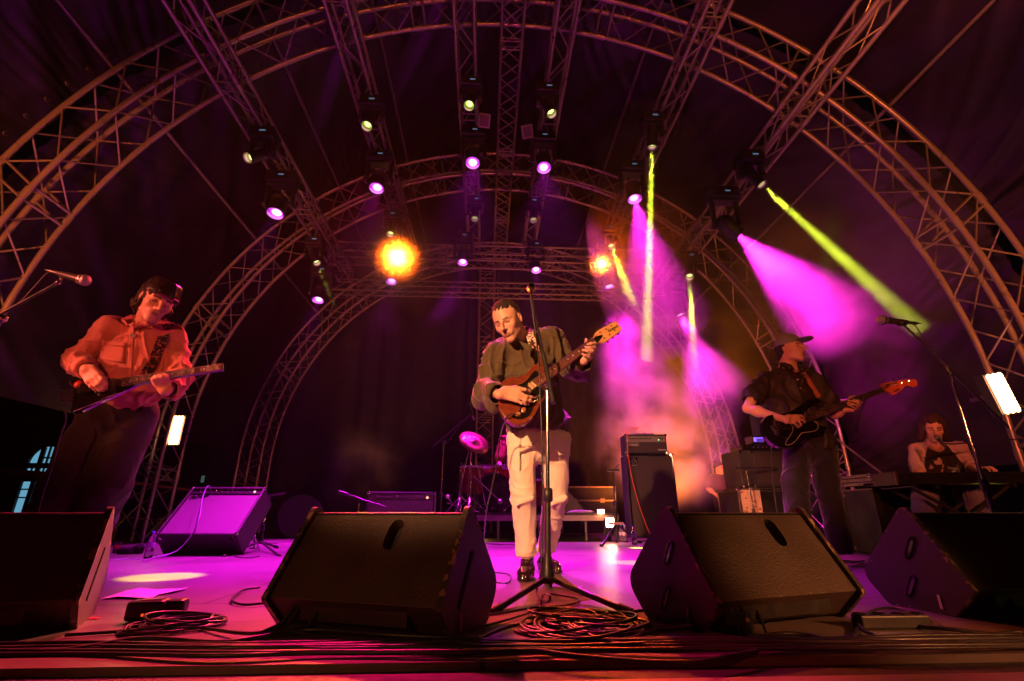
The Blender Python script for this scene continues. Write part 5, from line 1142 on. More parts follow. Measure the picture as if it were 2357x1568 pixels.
    tag(ribbon(sp, .054, "guitar_strap", wv, None, .0025), "dark strap with coloured stripes across the left guitarist's chest", "strap")
    c_ = [G.W(-.09, -.09, .0), at(152, 965, 2.62), at(135, 1020, 2.66), at(120, 1075, 2.7), at(95, 1150, 2.75), at(80, 1230, 2.8)]
    tag(MB().tube(smoothpath(c_, 8), .0042, 6).build("instrument_cable", M_cable), "black lead dropping from the left guitarist's guitar past the arched window", "cable", "guitar leads")
left_guitarist()
# ================================================================ BASSIST
def bassist():
    cB = cropmap(2850, 1200, 1.493); cZ = cropmap(3030, 1450, 3.518); J = lambda x, y, Y: np.array(at(*cB(x, y), Y))
    root = thing("person", "bassist in a black short-sleeved shirt and grey baseball cap looking to the right", "person", (2.75, 4.0, 0), "musicians on stage")
    G = Plane(at(*cZ(215, 930), 3.72), at(*cZ(1715, 370), 3.92), (-.10, -1, .10))
    hc = J(450, 290, 3.92); H_ = Head(hc, 30, -4, 1, 1.04)
    nb = J(448, 410, 4.0); sR, sL = J(275, 480, 4.08), J(592, 458, 3.96); eR = J(195, 640, 3.96); wR = G.P(cZ(370, 790), .055); eL = J(705, 672, 3.98); wL = G.P(cZ(1210, 640), -.03)
    hR, hL = J(490, 850, 4.08), J(640, 850, 4.08); kR, kL = J(478, 1080, 4.05), J(665, 1085, 4.14); aR = kR + (-.02, .06, 0); aL = kL + (.05, .06, 0); aR[2] = aL[2] = .09
    ch = (sR + sL) / 2 + (0, 0, -.17)
    lo, hi = lohi([hc, sR, sL, eR, eL, wR, wL, aR, aL, G.P(cZ(1420, 560), 0)], .20); V = Vol((lo[0], lo[1], 0), hi, .005)
    torso_body(V, ch, hR, hL, sR, sL, nb, H_, ((sR, eR, wR), (sL, eL, wL)), ([hR, kR, aR], [hL, kL, aL])); H_.sculpt(V, 1.25)
    gp = lambda *q: [G.P(cZ(x, y), o) for x, y, o in q]
    hand(V, wR, gp((395, 745, .06), (375, 815, .05), (520, 735, .07), (470, 830, .055)),
         [gp((520, 735, .07), (575, 735, .066), (610, 760, .045), (600, 785, .026)), gp((515, 765, .066), (575, 785, .062), (625, 815, .042), (622, 832, .024)),
          gp((495, 795, .06), (540, 815, .056), (575, 855, .038), (560, 878, .022)), gp((470, 825, .055), (505, 855, .05), (535, 885, .034), (532, 900, .022))],
         gp((420, 745, .058), (480, 745, .046), (540, 770, .03), (570, 800, .018)), s=1.12)
    hand(V, wL, gp((1225, 640, -.03), (1190, 650, -.02), (1385, 590, -.012), (1300, 660, -.004)),
         [gp((1400, 560, 0), (1420, 540, .03), (1385, 520, .045), (1320, 515, .03)), gp((1395, 590, 0), (1385, 560, .04), (1330, 530, .05), (1240, 522, .028)),
          gp((1375, 620, 0), (1360, 590, .04), (1300, 565, .048), (1232, 548, .028)), gp((1330, 650, 0), (1320, 620, .034), (1270, 590, .042), (1228, 580, .026))],
         gp((1260, 610, -.035), (1235, 540, -.038), (1265, 480, -.03), (1322, 455, -.012)), s=1.12)
    V.mesh("body", M_skin_h, root, None, 1, lambda v: H_.tint(v, (.56, .27, .17), beard=(.10, .04, .03), closed=False))
    V = Vol(H_.c - .17, H_.c + .17, .0035); E = lambda c, r, kk=.008, m='u': V.ell(H_.w(*c), np.array(r) * H_.k, H_.R, kk, m)
    E((0, .034, .020), (.080, .088, .070), .01); E((0, .07, -.03), (.062, .045, .045), .02)
    for q in (-1, 1): E((q * .082, .010, -.012), (.020, .024, .030), .004, 's')
    E((0, -.14, -.03), (.11, .105, .09), .006, 's'); V.mesh("hair", M_hair, root, hair_disp(.006, 80), 1)
    V = Vol(H_.c - .23, H_.c + .23, .0038); E = lambda c, r, kk=.008, m='u': V.ell(H_.w(*c), np.array(r) * H_.k, H_.R, kk, m)
    E((0, .012, .058), (.088, .108, .086), .01); E((0, .01, -.045), (.2, .2, .085), .004, 's'); E((0, -.128, .044), (.070, .072, .0075), .006); E((0, -.128, .030), (.085, .08, .012), .006, 's')
    V.mesh("baseball_cap", cloth_mat("grey_green_twill", (.16, .16, .12), .8), root, folds([((20, 20, 12), .003, 2)]), 1)
    hm = (hR + hL) / 2
    V = Vol((lo[0] + .1, 3.6, .02), (hi[0], 4.5, 1.15), .0055); V.cone(hm + (0, 0, .10), hm, .170, .178, .03, squash=((0, 1, 0), .75))
    for h_, k_, a_ in ((hR, kR, aR), (hL, kL, aL)): V.cone(h_ + (0, 0, -.02), k_, .112, .098, .04); V.cone(k_, a_ + (0, 0, .02), .100, .085, .03)
    V.cut((0, 0, .06), (0, 0, -1), .004); V.mesh("trousers", cloth_mat("dark_denim", (.020, .020, .016), .85), root, folds([((8, 7, 5), .010, 3), ((16, 16, 14), .004, 2)]), 2)
    V = Vol((lo[0], 3.5, .75), (hi[0], 4.5, hi[2] - .1), .005)
    V.cone(ch + (0, .01, .08), ch + (0, 0, -.14), .192, .195, .03, squash=((0, 1, 0), .66)); V.cone(ch + (0, 0, -.12), hm + (.0, 0, .01), .195, .205, .05, squash=((0, 1, 0), .7)); V.cone(sR + (.02, 0, -.01), sL + (-.02, 0, -.01), .076, .076, .05); V.cone(nb + (0, .03, -.05), nb + (0, .03, -.02), .09, .075, .04)
    V.chain([sR + (.02, 0, -.01), sR + (eR - sR) * .68], [.078, .080], .03); V.chain([sL + (-.02, 0, -.01), sL + (eL - sL) * .72], [.078, .080], .03)
    V.cone(sR + (eR - sR) * .70, eR + (eR - sR) * .3, .062, .08, .005, 's'); V.cone(sL + (eL - sL) * .74, eL + (eL - sL) * .3, .062, .08, .005, 's')
    V.cone(nb + (0, -.01, -.02), nb + (.02, -.06, .14), .060, .085, .006, 's'); V.cone(nb + (.03, -.10, -.02), nb + (.045, -.15, -.10), .030, .008, .006, 's')
    V.chain([nb + (-.05, .05, .055), nb + (-.078, -.03, .04), nb + (-.055, -.105, -.02), nb + (.02, -.14, -.09)], [.012, .013, .013, .008], .005); V.chain([nb + (.055, .05, .05), nb + (.080, -.03, .03), nb + (.085, -.100, -.03), nb + (.04, -.14, -.09)], [.012, .013, .013, .008], .005)
    V.cut(hm + (0, 0, -.06), (0, 0, -1), .004)
    sh = V.mesh("shirt", cloth_mat("black_satin_shirt", (.030, .020, .015), .5, .0), root, folds([((13, 9, 4.5), .024, 3), ((7, 8, 13), .012, 3), ((22, 20, 12), .006, 2)]), 2); tr = bvh(sh)
    for q in ((530, 225), (565, 345)): MB().ball(surf(tr, cZ(*q), 3.9, .003), .006, 8).build("shirt_button", M_white, sh)
    # bass guitar
    g = thing("bass_guitar", "black bass guitar with cream-lined pickguard and reddish headstock, played by the capped bassist", "guitar", G.O, "guitars being played")
    T = lambda q: [G.hit(cZ(*p), .0) for p in q]
    body = [(600, 760), (560, 690), (620, 600), (720, 540), (830, 520), (850, 500), (800, 490), (700, 505), (600, 560), (520, 620), (400, 680), (260, 700), (120, 730), (45, 800), (35, 880), (60, 970), (110, 1060), (200, 1140), (330, 1180), (470, 1165), (580, 1100), (660, 1030), (760, 980), (860, 960), (930, 915), (945, 890), (900, 875), (840, 870), (800, 830), (740, 810)]
    body = [(640, 800), (590, 720), (640, 640), (740, 570), (830, 545), (845, 505), (780, 488), (670, 510), (560, 590), (450, 660), (300, 700), (130, 725), (50, 790), (35, 880), (60, 970), (110, 1060), (200, 1140), (330, 1180), (470, 1165), (580, 1110), (670, 1035), (770, 985), (870, 960), (940, 915), (945, 888), (880, 872), (800, 840), (730, 820)]
    put(slab(G, T(body), -.040, 0, smooth=4), G, "body", M_gloss, g, .007)
    ol = T([(430, 855), (455, 900), (450, 960), (420, 1010), (370, 1085), (358, 1130), (385, 1145), (440, 1130), (500, 1080), (560, 1000), (600, 972), (700, 960), (770, 945), (805, 915), (812, 875), (790, 835), (750, 810)])
    P3_ = smoothpath([(x, y, .0045) for x, y in ol], 5); m = MB(); m.tube(P3_, .0018, 6); put(m, G, "pickguard_binding", mat("cream_binding", (.5, .36, .24), .4), g)
    put(slab(G, T([(430, 855), (455, 900), (450, 960), (420, 1010), (370, 1085), (358, 1130), (385, 1145), (440, 1130), (500, 1080), (560, 1000), (600, 972), (700, 960), (770, 945), (805, 915), (812, 875), (790, 835), (750, 810), (650, 830), (540, 850)]), .0005, .003, smooth=3), G, "pickguard", M_gloss, g)
    a_, b2 = T([(105, 965)])[0], T([(380, 1055)])[0]; put(MB().tube([(a_[0], a_[1], .004), (b2[0], b2[1], .004)], .0025, 6), G, "hand_rest", M_chrome, g)
    xn = G.hit(cZ(1715, 370))[0]; xb = G.hit(cZ(640, 760))[0]; wf = lambda x: .044 + .018 * (xn - x) / (xn - xb)
    nk = MB(); nk.add([(xb, -wf(xb) / 2, -.014), (xn, -wf(xn) / 2, -.012), (xn, wf(xn) / 2, -.012), (xb, wf(xb) / 2, -.014), (xb, -wf(xb) / 2, .012), (xn, -wf(xn) / 2, .010), (xn, wf(xn) / 2, .010), (xb, wf(xb) / 2, .012)], [(0, 1, 2, 3), (4, 5, 6, 7), (0, 1, 5, 4), (2, 3, 7, 6), (0, 3, 7, 4), (1, 2, 6, 5)])
    neck = put(nk, G, "neck", mat("dark_fretboard", (.040, .016, .012), .4), g, .002); frets(G, xn, 20, 0, 0, M_nick, neck, xn, .0125, wf)
    hs = [(1712, 345), (1708, 285), (1760, 268), (1900, 245), (2010, 225), (2100, 215), (2180, 225), (2212, 270), (2200, 315), (2150, 332), (2090, 315), (2050, 305), (2010, 345), (1950, 400), (1868, 438), (1820, 400), (1750, 395), (1738, 400)]
    hd_ = put(slab(G, T(hs), -.014, 0, smooth=3), G, "headstock", mat("tinted_maple", (.40, .085, .030), .3, 0, .15, 8, coat=.5), g, .003)
    for (px, py), (qx, qy) in (((1790, 305), (1752, 225)), ((1895, 290), (1862, 215)), ((1990, 268), (1945, 190)), ((2090, 245), (2050, 185))):
        A, B = Vector(G.P(cZ(px, py), .001)), Vector(G.P(cZ(qx, qy), -.010)); t = MB(); t.lathe([(0, .012), (.006, .012), (.007, 0), (.012, 0), (.012, -.002)], A, G.N, 12); t.tube([A - G.N * .012, B], .003, 6); t.ball(B, .013, 10, (1, .35, 1)); t.build("tuning_peg", M_chrome, hd_)
    a, b = Vector(G.P(cZ(1915, 372), .002)), Vector(G.P(cZ(1985, 335), .002)); u = (b - a).normalized(); m = MB(); text_mb(m, "Fender", .030, Matrix.Translation(a) @ Matrix((u, G.N.cross(u), G.N)).transposed().to_4x4(), .0005, .0006, shear=.3); m.build("lettering", M_black, hd_)
    put(MB().box((0, 0, .008), (.022, .085, .014)), G, "bridge", M_chrome, g, .002); st = MB()
    for i in range(4): st.tube([(-.004, (i - 1.5) * .019, .018), (xn, (i - 1.5) * .0105, .0145), (xn + .06 + .05 * i, (i - 1.5) * .008 + .012, .006)], .0011 + .0003 * i, 4)
    put(st, G, "strings", M_string, g)
    sp = [surf(tr, cZ(*q), 3.9, .008) for q in ((610, 130), (660, 200), (720, 300), (780, 390), (830, 470))]; tag(ribbon(sp, .034, "guitar_strap", cloth_mat("rust_webbing", (.36, .09, .05), .8), None, .0025), "plain rust-coloured strap over the bassist's shoulder", "strap")
    c_ = [G.W(-.10, -.07, .0), at(1775, 1010, 3.75), at(1776, 1060, 3.8), at(1782, 1130, 3.85), at(1790, 1190, 3.9), onz(1800, 1290)]
    tag(MB().tube(smoothpath(c_, 8), .0042, 6).build("instrument_cable", M_cable), "black lead hanging from the bass guitar down behind the scuffed monitor", "cable", "guitar leads")
bassist()
# ================================================================ KEYBOARD PLAYER
def keyboardist():
    cK = cropmap(3450, 1600, 3.136); J = lambda x, y, Y: np.array(at(*cK(x, y), Y))
    root = thing("person", "long-haired keyboard player with a moustache in a raglan top, seated at the right", "person", (4.55, 4.85, 0), "musicians on stage")
    hc = J(850, 345, 4.66); H_ = Head(hc, -36, 16, 5, 1.02); nb = J(860, 520, 4.72)
    sR, sL = J(618, 600, 4.86), J(1195, 570, 4.66); eR = J(640, 830, 4.66); wR = J(720, 960, 4.42); eL = J(1290, 800, 4.64); wL = J(1395, 862, 4.36)
    hR, hL = J(760, 1130, 4.85), J(1090, 1130, 4.85); kR, kL = J(730, 1255, 4.45), J(1400, 1200, 4.40); aR = kR + (0, .1, -.38); aL = kL + (0, .1, -.38); aR[2] = aL[2] = .08
    ch = (sR + sL) / 2 + (0, .0, -.18); lo, hi = lohi([hc, sR, sL, eR, eL, wR, wL, kR, kL, aR, aL], .2); V = Vol((lo[0], lo[1], 0), hi, .0052)
    torso_body(V, ch, hR, hL, sR, sL, nb, H_, ((sR, eR, wR), (sL, eL, wL)), ([hR, kR, aR], [hL, kL, aL])); H_.sculpt(V)
    for w_, s_ in ((wR, 1), (wL, -1)):
        p = lambda x, y, z: w_ + np.array((x * s_, y, z)); hand(V, w_, [p(.030, -.02, .0), p(-.030, -.02, .0), p(.038, -.09, .012), p(-.036, -.085, .008)],
             [[p(.036, -.09, .01), p(.042, -.128, .012), p(.043, -.150, -.008), p(.042, -.158, -.030)], [p(.013, -.094, .012), p(.015, -.136, .014), p(.015, -.160, -.008), p(.014, -.168, -.030)], [p(-.011, -.092, .012), p(-.013, -.130, .012), p(-.014, -.154, -.008), p(-.014, -.161, -.030)], [p(-.034, -.085, .008), p(-.040, -.116, .008), p(-.043, -.134, -.008), p(-.043, -.140, -.028)]],
             [p(.034, -.035, -.005), p(.062, -.065, -.008), p(.074, -.092, -.014), p(.078, -.112, -.024)])
    V.mesh("body", M_skin_h, root, None, 1, lambda v: H_.tint(v, SKIN, stache=(.03, .012, .01)))
    V = Vol(H_.c - .21, H_.c + .19, .004); E = lambda c, r, kk=.008, m='u': V.ell(H_.w(*c), np.array(r) * H_.k, H_.R, kk, m)
    E((0, .022, .058), (.088, .106, .090), .01); E((0, .085, -.03), (.075, .05, .09), .03)
    for q in (-1, 1): E((q * .085, .010, -.010), (.028, .050, .080), .02); E((q * .095, .015, -.075), (.030, .036, .038), .02)
    E((0, -.150, -.030), (.078, .120, .118), .006, 's'); V.cone(H_.w(0, -.12, .15), H_.w(0, .02, .155), .006, .006, .012, 's'); V.mesh("hair", M_hairb, root, hair_disp(.009, 42), 1)
    hm = (hR + hL) / 2
    V = Vol((lo[0], 3.95, .3), (hi[0], 5.2, hi[2] - .1), .0052)
    V.cone(ch + (0, .01, .07), ch + (0, 0, -.14), .170, .168, .03, squash=((.6, 1, 0), .66)); V.cone(ch + (0, 0, -.12), hm + (0, 0, .10), .168, .17, .05, squash=((.6, 1, 0), .75)); V.cone(nb + (0, .03, -.06), nb + (0, .03, -.03), .09, .08, .04)
    V.cone(sR + (.04, 0, -.01), sL + (-.04, 0, -.01), .056, .056, .04); arm = [np.array(q) for q in (sR, sL)]
    V.chain([sR + (.02, 0, -.01), eR, eR + (wR - eR) * .42], [.064, .058, .050], .03); V.chain([sL + (-.02, 0, -.01), eL, eL + (wL - eL) * .42], [.064, .058, .050], .03)
    V.cone(eR + (wR - eR) * .46, wR + (wR - eR) * .3, .042, .07, .005, 's'); V.cone(eL + (wL - eL) * .46, wL + (wL - eL) * .3, .042, .07, .005, 's'); V.cone(nb + (0, -.01, -.03), nb + (0, -.06, .14), .078, .10, .006, 's')
    def tint(v):
        dv = v - ch; x = dv[:, 0] * .76 - dv[:, 1] * .65; z = dv[:, 2]; lim = .150 - np.clip(z - .02, 0, .3) * .42
        c = np.where((np.abs(x) < lim)[:, None], np.array((.022, .016, .015)), np.array((.50, .38, .36)))
        fr = dv[:, 0] * .65 + dv[:, 1] * .76 < 0; g1 = (n3(v * (30, 20, 26)) > .50) & fr & (np.hypot((x + .05 - z * .35) / .055, (z + .03) / .105) < 1); c[g1] = (.40, .28, .22)
        g2 = (n3(v * (80, 50, 75)) > .56) & fr & (np.abs(x - .085) < .055) & (np.abs(z + .045) < .042); c[g2] = (.20, .30, .30); return c
    V.mesh("raglan_top", tint_mat("raglan_jersey", .9, 0, .3, 400, .2, .2, .06), root, folds([((14, 9, 6), .010, 3), ((8, 9, 16), .007, 3)]), 2, tint)
    V = Vol((lo[0], 4.0, .02), (hi[0] + .1, 5.2, .95), .006); V.ell(hm + (0, 0, .03), (.19, .15, .12), None, .03)
    for h_, k_, a_ in ((hR, kR, aR), (hL, kL, aL)): V.cone(h_, k_, .105, .085, .04); V.cone(k_, a_ + (0, 0, .03), .085, .072, .03)
    V.mesh("jeans", cloth_mat("washed_denim", (.16, .16, .21), .85), root, folds([((10, 9, 7), .014, 3), ((18, 18, 16), .006, 2)]), 2)
    st = thing("stool", "low stool under the seated keyboard player", "stool", (hm[0], hm[1] + .05, 0)); z = hm[2] - .06
    MB().lathe([(0, z), (.17, z), (.19, z - .03), (.17, z - .06), (0, z - .06)], (hm[0], hm[1] + .05, 0), (0, 0, 1), 24).build("seat", M_black, st)
    for a in range(4): an = a * PI / 2 + .7; MB().tube([(hm[0] + .08 * math.cos(an), hm[1] + .05 + .08 * math.sin(an), z - .05), (hm[0] + .2 * math.cos(an), hm[1] + .05 + .2 * math.sin(an), .01)], .011, 6).build("leg", M_blackm, st)
    # electric piano on an X stand: long black slab seen from its rear edge
    kb = thing("electric_piano", "long black electric piano seen from behind its rear edge, at the right", "keyboard", (4.9, 4.2, .80))
    a = at(*cK(375, 968), 4.25); b = at(2500, 1099, 4.05); d = (b - a); L_ = d.length; ax = d.normalized(); rz = math.atan2(ax.y, ax.x); M = Matrix.Translation(a) @ Matrix.Rotation(rz, 4, 'Z') @ Matrix.Rotation(-math.asin(ax.z), 4, 'Y')
    def B(nm, c, s, mt, bev=.004, par=kb, rot=None): m = MB().box(c, s, rot); m.xform(M); return m.build(nm, mt, par, bev)
    B("case", (L_ / 2, .16, 0), (L_, .32, .105), M_blackg, .008); B("end_block", (.012, .16, .004), (.03, .33, .112), mat("dark_wood_end", (.035, .016, .012), .4), .004)
    kk = MB(); nw = 52
    for i in range(nw): kk.box((.10 + i * .0235, .40, .0), (.0225, .15, .02))
    kk.xform(M); kk.build("white_keys", M_white, kb, .001); kk = MB()
    for i in range(nw - 1):
        if i % 7 not in (2, 6): kk.box((.112 + i * .0235, .37, .014), (.012, .095, .016))
    kk.xform(M); kk.build("black_keys", M_gloss, kb, .001); B("key_bed", (L_ / 2, .39, -.03), (L_, .18, .03), M_blackg)
    xs = thing("keyboard_stand", "crossed black stand holding up the electric piano", "stand", (4.6, 4.3, 0))
    zf = a.z - .06
    for yy in (.06, .34):
        for sx in (-1, 1): m = MB().tube([(.55 + sx * -.42, yy, -.06), (.55 + sx * .42, yy, -zf)], .016, 6); m.xform(M); m.build("leg", M_blackm, xs)
    for q in (-.42, .42): m = MB().tube([(.55 + q, .0, -.066), (.55 + q, .42, -.066)], .014, 6); m.xform(M); m.build("crossbar", M_blackm, xs)
    # his vocal microphone, coming in from the right
    ms = thing("microphone_stand", "boom stand reaching in from the right frame edge to the keyboard player's mouth", "mic stand", (5.9, 4.3, 0), "microphone stands")
    tip = Vector(at(*cK(905, 455), 4.36)); tail = Vector(at(*cK(990, 565), 4.22)); mc = thing("microphone", "purple-lit vocal microphone in front of the keyboard player's moustache", "microphone", tail, "vocal microphones"); mic_parts(mc, tail, tip)
    e1 = Vector(at(*cK(1080, 537), 4.3)); e2 = Vector(at(2420, 1005, 4.3)); MB().tube([tail.lerp(tip, .35), e1, e2], .007, 6).build("boom", M_blackm, ms); MB().tube([e2, (e2.x + .02, e2.y, .02)], .010, 6).build("pole", M_blackm, ms)
    for k_ in range(3): an = k_ * 2.09; MB().tube([(e2.x + .02, e2.y, .06), (e2.x + .02 + .3 * math.cos(an), e2.y + .3 * math.sin(an), .01)], .010, 6).build("leg", M_blackm, ms)
M_mesh = mat("microphone_grille", (.42, .40, .40), .35, .8, .3, 300, .9, 600)
M_mic = mat("microphone_body", (.045, .042, .045), .32, .3)
def mic_parts(root, tail, tip, s=1.0):
    tail, tip = Vector(tail), Vector(tip); d = (tip - tail).normalized(); L_ = .165 * s; base = tip - d * L_
    MB().lathe([(0, 0), (.0100 * s, 0), (.0125 * s, .01 * s), (.0185 * s, L_ - .050 * s), (.019 * s, L_ - .047 * s)], base, d, 16).build("handle", M_mic, root)
    h = MB(); h.lathe([(.019 * s, L_ - .047 * s), (.0245 * s, L_ - .038 * s), (.0255 * s, L_ - .027 * s), (.0245 * s, L_ - .014 * s), (.018 * s, L_ - .004 * s), (0, L_)], base, d, 20); h.build("grille", M_mesh, root)
    MB().lathe([(.0262 * s, L_ - .030 * s), (.0268 * s, L_ - .027 * s), (.0262 * s, L_ - .024 * s)], base, d, 20).build("band", M_chrome, root)
    MB().lathe([(.0085 * s, -.05 * s), (.0085 * s, 0)], base, d, 10).tube([base - d * .05 * s, base - d * .07 * s], .004, 6).build("plug", M_black, root)
keyboardist()
# ================================================================ DRUMMER, RISER AND KIT
def drum_area():
    z0 = .375; cD = cropmap(1650, 1600, 2.852); J = lambda x, y, Y: at(*cD(x, y), Y)
    x1 = at(1424, 1190, 7.3).x; x0 = -1.15; ya, yb = 7.3, 9.4
    rs = thing("drum_riser", "low wheeled platform carrying the drum kit behind the singer", "riser", ((x0 + x1) / 2, (ya + yb) / 2, 0))
    MB().box(((x0 + x1) / 2, (ya + yb) / 2, z0 - .012), (x1 - x0, yb - ya, .024)).build("deck", M_rubber, rs, .002); MB().box(((x0 + x1) / 2, ya + .012, z0 - .065), (x1 - x0, .03, .075)).build("front_rail", mat("riser_rail", (.26, .20, .22), .5, .4), rs, .004)
    MB().box(((x0 + x1) / 2, yb - .02, z0 - .075), (x1 - x0, .03, .095)).build("rear_rail", M_alud, rs, .004)
    for xx in (x0 + .12, x0 + 1.0, x0 + 1.95, x1 - .14):
        for yy in (ya + .12, yb - .15):
            w = MB(); w.box((xx, yy, z0 - .13), (.10, .10, .02)); w.box((xx - .03, yy, z0 - .19), (.008, .06, .12)).box((xx + .03, yy, z0 - .19), (.008, .06, .12)); wb = w.build("caster", M_alud, rs, .002)
            MB().lathe([(.03, -.018), (.092, -.018), (.098, -.008), (.098, .008), (.092, .018), (.03, .018)], (xx, yy + .02, .098), (1, 0, 0), 24, seg=True).build("wheel", M_rubber, wb); MB().lathe([(0, -.022), (.032, -.022), (.032, .022), (0, .022)], (xx, yy + .02, .098), (1, 0, 0), 16, seg=True).build("hub", M_chrome, wb)
    for xx in np.arange(x0 + .5, x1 - .2, .42): MB().tube([(xx, ya + .08, z0 - .03), (xx, ya + .08, .01)], .018, 8).build("support_leg", M_alud, rs)
    kit = thing("drum_kit", "dark-red drum kit on the riser, half hidden by the singer's legs", "drum kit", (.25, 8.0, z0))
    M_wood = mat("drum_shell", (.22, .035, .02), .2, 0, .25, 6, coat=.6); M_skinb = mat("black_drum_skin", (.014, .012, .013), .25, 0, .1, 5)
    kc = J(910, 1040, 7.75); kc.z = max(kc.z, z0 + .285); kd = MB(); ax = Vector((-.12, -1, 0)).normalized(); kd.lathe([(.285, -.42), (.285, 0)], kc, ax, 40); kick = kd.build("kick_drum", M_wood, kit)
    MB().lathe([(.283, -.02), (.300, -.02), (.300, .018), (.283, .018), (.283, -.02)], kc, ax, 40, seg=True).build("hoop", M_black, kick)
    MB().lathe([(0, .002), (.284, .002)], kc, ax, 40).build("drum_skin", M_skinb, kick); xx = ax.cross(Vector((0, 0, 1))).normalized()
    pt = kc - xx * -.0 + Vector((.085, 0, -.115)); MB().lathe([(.052, .006), (.060, .008), (.060, .003)], pt + ax * .004, ax, 24).build("port_ring", M_blackg, kick)
    m = MB(); m.tube([kc + ax * .006 + Vector((a_ * .03 - .02, 0, b_ * .011 - .225)) for a_, b_ in [(math.cos(t), math.sin(t)) for t in np.linspace(0, 2 * PI, 20)]], .002, 4)
    text_mb(m, "DW", .022, Matrix.Translation(kc + ax * .006 + Vector((-.02, 0, -.225))) @ Matrix.Rotation(R(90), 4, 'X'), .0005); m.build("drum_badge", M_white, kick)
    for k in range(8):
        a_ = k * PI / 4 + .2; q = kc + xx * .305 * math.cos(a_) + Vector((0, 0, .305 * math.sin(a_))); MB().tube([q - ax * .12, q + ax * .02], .006, 6).box(q + ax * .02, (.03, .02, .02)).build("lug", M_chrome, kick)
    def drum(nm, c, r, h, axd, sk=M_white):
        b = MB(); b.lathe([(r, -h), (r, 0)], c, axd, 28); o = b.build(nm, M_wood, kit); MB().lathe([(0, .001), (r, .001)], c, axd, 28).build("drum_skin", sk, o); MB().lathe([(r, -.02), (r + .010, -.02), (r + .010, .012), (r, .012)], c, axd, 28).build("hoop", M_chrome, o)
        f1, f2 = frame(axd)
        for k in range(6): a_ = k * PI / 3; q = Vector(c) + (f1 * math.cos(a_) + f2 * math.sin(a_)) * (r + .012); MB().tube([q - Vector(axd).normalized() * h * .8, q], .0045, 6).build("lug", M_chrome, o)
        return o
    drum("floor_tom", J(650, 745, 7.85), .19, .40, (0, -.04, 1)); drum("rack_tom", J(800, 745, 7.95), .14, .2, (0, -.3, 1), M_skinb); drum("rack_tom", J(1100, 760, 7.95), .15, .2, (.1, -.3, 1), M_skinb); drum("snare_drum", J(1010, 745, 8.2), .17, .14, (0, 0, 1)); drum("floor_tom", J(1440, 900, 7.95), .19, .38, (0, 0, 1))
    def cym(c, r, n, label):
        o = MB().lathe([(0, .03), (.025, .028), (.032, .018), (r * .5, .010), (r, 0), (r, -.0015), (r * .5, .0075), (.03, .015)], c, n, 36).build("cymbal", mat("bronze_cymbal_%d" % int(r * 100), (.52, .24, .17), .28, .85, .1, 3), kit); return o
    cc = J(685, 468, 7.55); nrm = Vector((.42, -.75, .75)).normalized(); cym(cc, .245, nrm, ""); MB().ball(cc + nrm * .035, .014, 10).build("wing_nut", M_black, kit)
    def stand(top, foot, nm="cymbal_stand", r=.013, spread=.28, sleeve=True):
        o = MB().tube([top, foot], r * .7, 8); o.tube([Vector(foot).lerp(Vector(top), .02), Vector(foot).lerp(Vector(top), .45)], r, 8)
        if sleeve: o.tube([Vector(foot).lerp(Vector(top), .44), Vector(foot).lerp(Vector(top), .48)], r * 1.6, 8); o.tube([Vector(foot).lerp(Vector(top), .74), Vector(foot).lerp(Vector(top), .78)], r * 1.4, 8)
        o = o.build(nm, M_chrome, kit)
        for k in range(3): an = k * 2.094 + .4; b = Vector(foot) + Vector((0, 0, .22)); MB().tube([b, (foot[0] + spread * math.cos(an), foot[1] + spread * math.sin(an), z0 + .01)], .007, 6).build("leg", M_chrome, o)
    t = J(655, 560, 7.6); stand(cc, t); stand(t, (t.x, 7.6, z0 + .02), r=.016); stand(J(545, 700, 7.5), (J(545, 700, 7.5).x, 7.5, z0 + .02)); stand(J(1440, 650, 7.8), (J(1440, 650, 7.8).x, 7.8, z0 + .02))
    cym(J(1500, 640, 7.8), .2, (0, -.3, 1), "")
    # kick microphone on a short boom
    ks = thing("microphone_stand", "short boom stand aiming a microphone into the kick drum", "mic stand", (J(715, 900, 7.45).x, 7.45, z0), "microphone stands"); p0 = J(720, 900, 7.45); p1 = J(960, 1115, 7.52)
    MB().tube([J(680, 850, 7.45), p1], .008, 8).build("boom", M_chrome, ks); MB().tube([p0, (p0.x, p0.y, z0 + .02)], .010, 8).build("pole", M_blackm, ks); MB().lathe([(0, 0), (.045, 0), (.05, .02), (.02, .03), (0, .03)], (p0.x, p0.y, z0), (0, 0, 1), 16).build("base", M_black, ks)
    km = thing("microphone", "round kick-drum microphone at the drum's port", "microphone", J(980, 1140, 7.5)); MB().ball(J(980, 1140, 7.5), .038, 16, (1, 1.3, 1)).build("grille", M_mesh, km); MB().tube([p1, J(980, 1140, 7.52)], .016, 8).build("handle", M_mic, km)
    # hi-hat pedal seen left of the kit
    pd = thing("foot_pedal", "small chromed foot pedal at the left of the drum kit", "pedal", J(430, 1165, 7.4)); MB().tube([J(385, 1085, 7.4), J(440, 1165, 7.4)], .009, 8).build("beater_rod", M_chrome, pd); MB().ball(J(385, 1085, 7.4), .028, 12, (1, .7, 1)).build("beater", M_white, pd); MB().box(J(440, 1172, 7.42), (.16, .12, .02), Matrix.Rotation(.3, 3, 'Y')).build("footboard", M_chrome, pd, .003)
    # drummer, mostly hidden
    root = thing("person", "drummer in a patterned red shirt, almost hidden behind the singer's legs", "person", (.35, 8.75, z0), "musicians on stage")
    c = J(1080, 560, 8.75); c = np.array(c) + (.10, 0, 0); H_ = Head(c + (0, -.02, .42), -5, 15, 0, 1.0); nb = c + (0, 0, .27); sR, sL = c + (-.19, 0, .19), c + (.19, 0, .19)
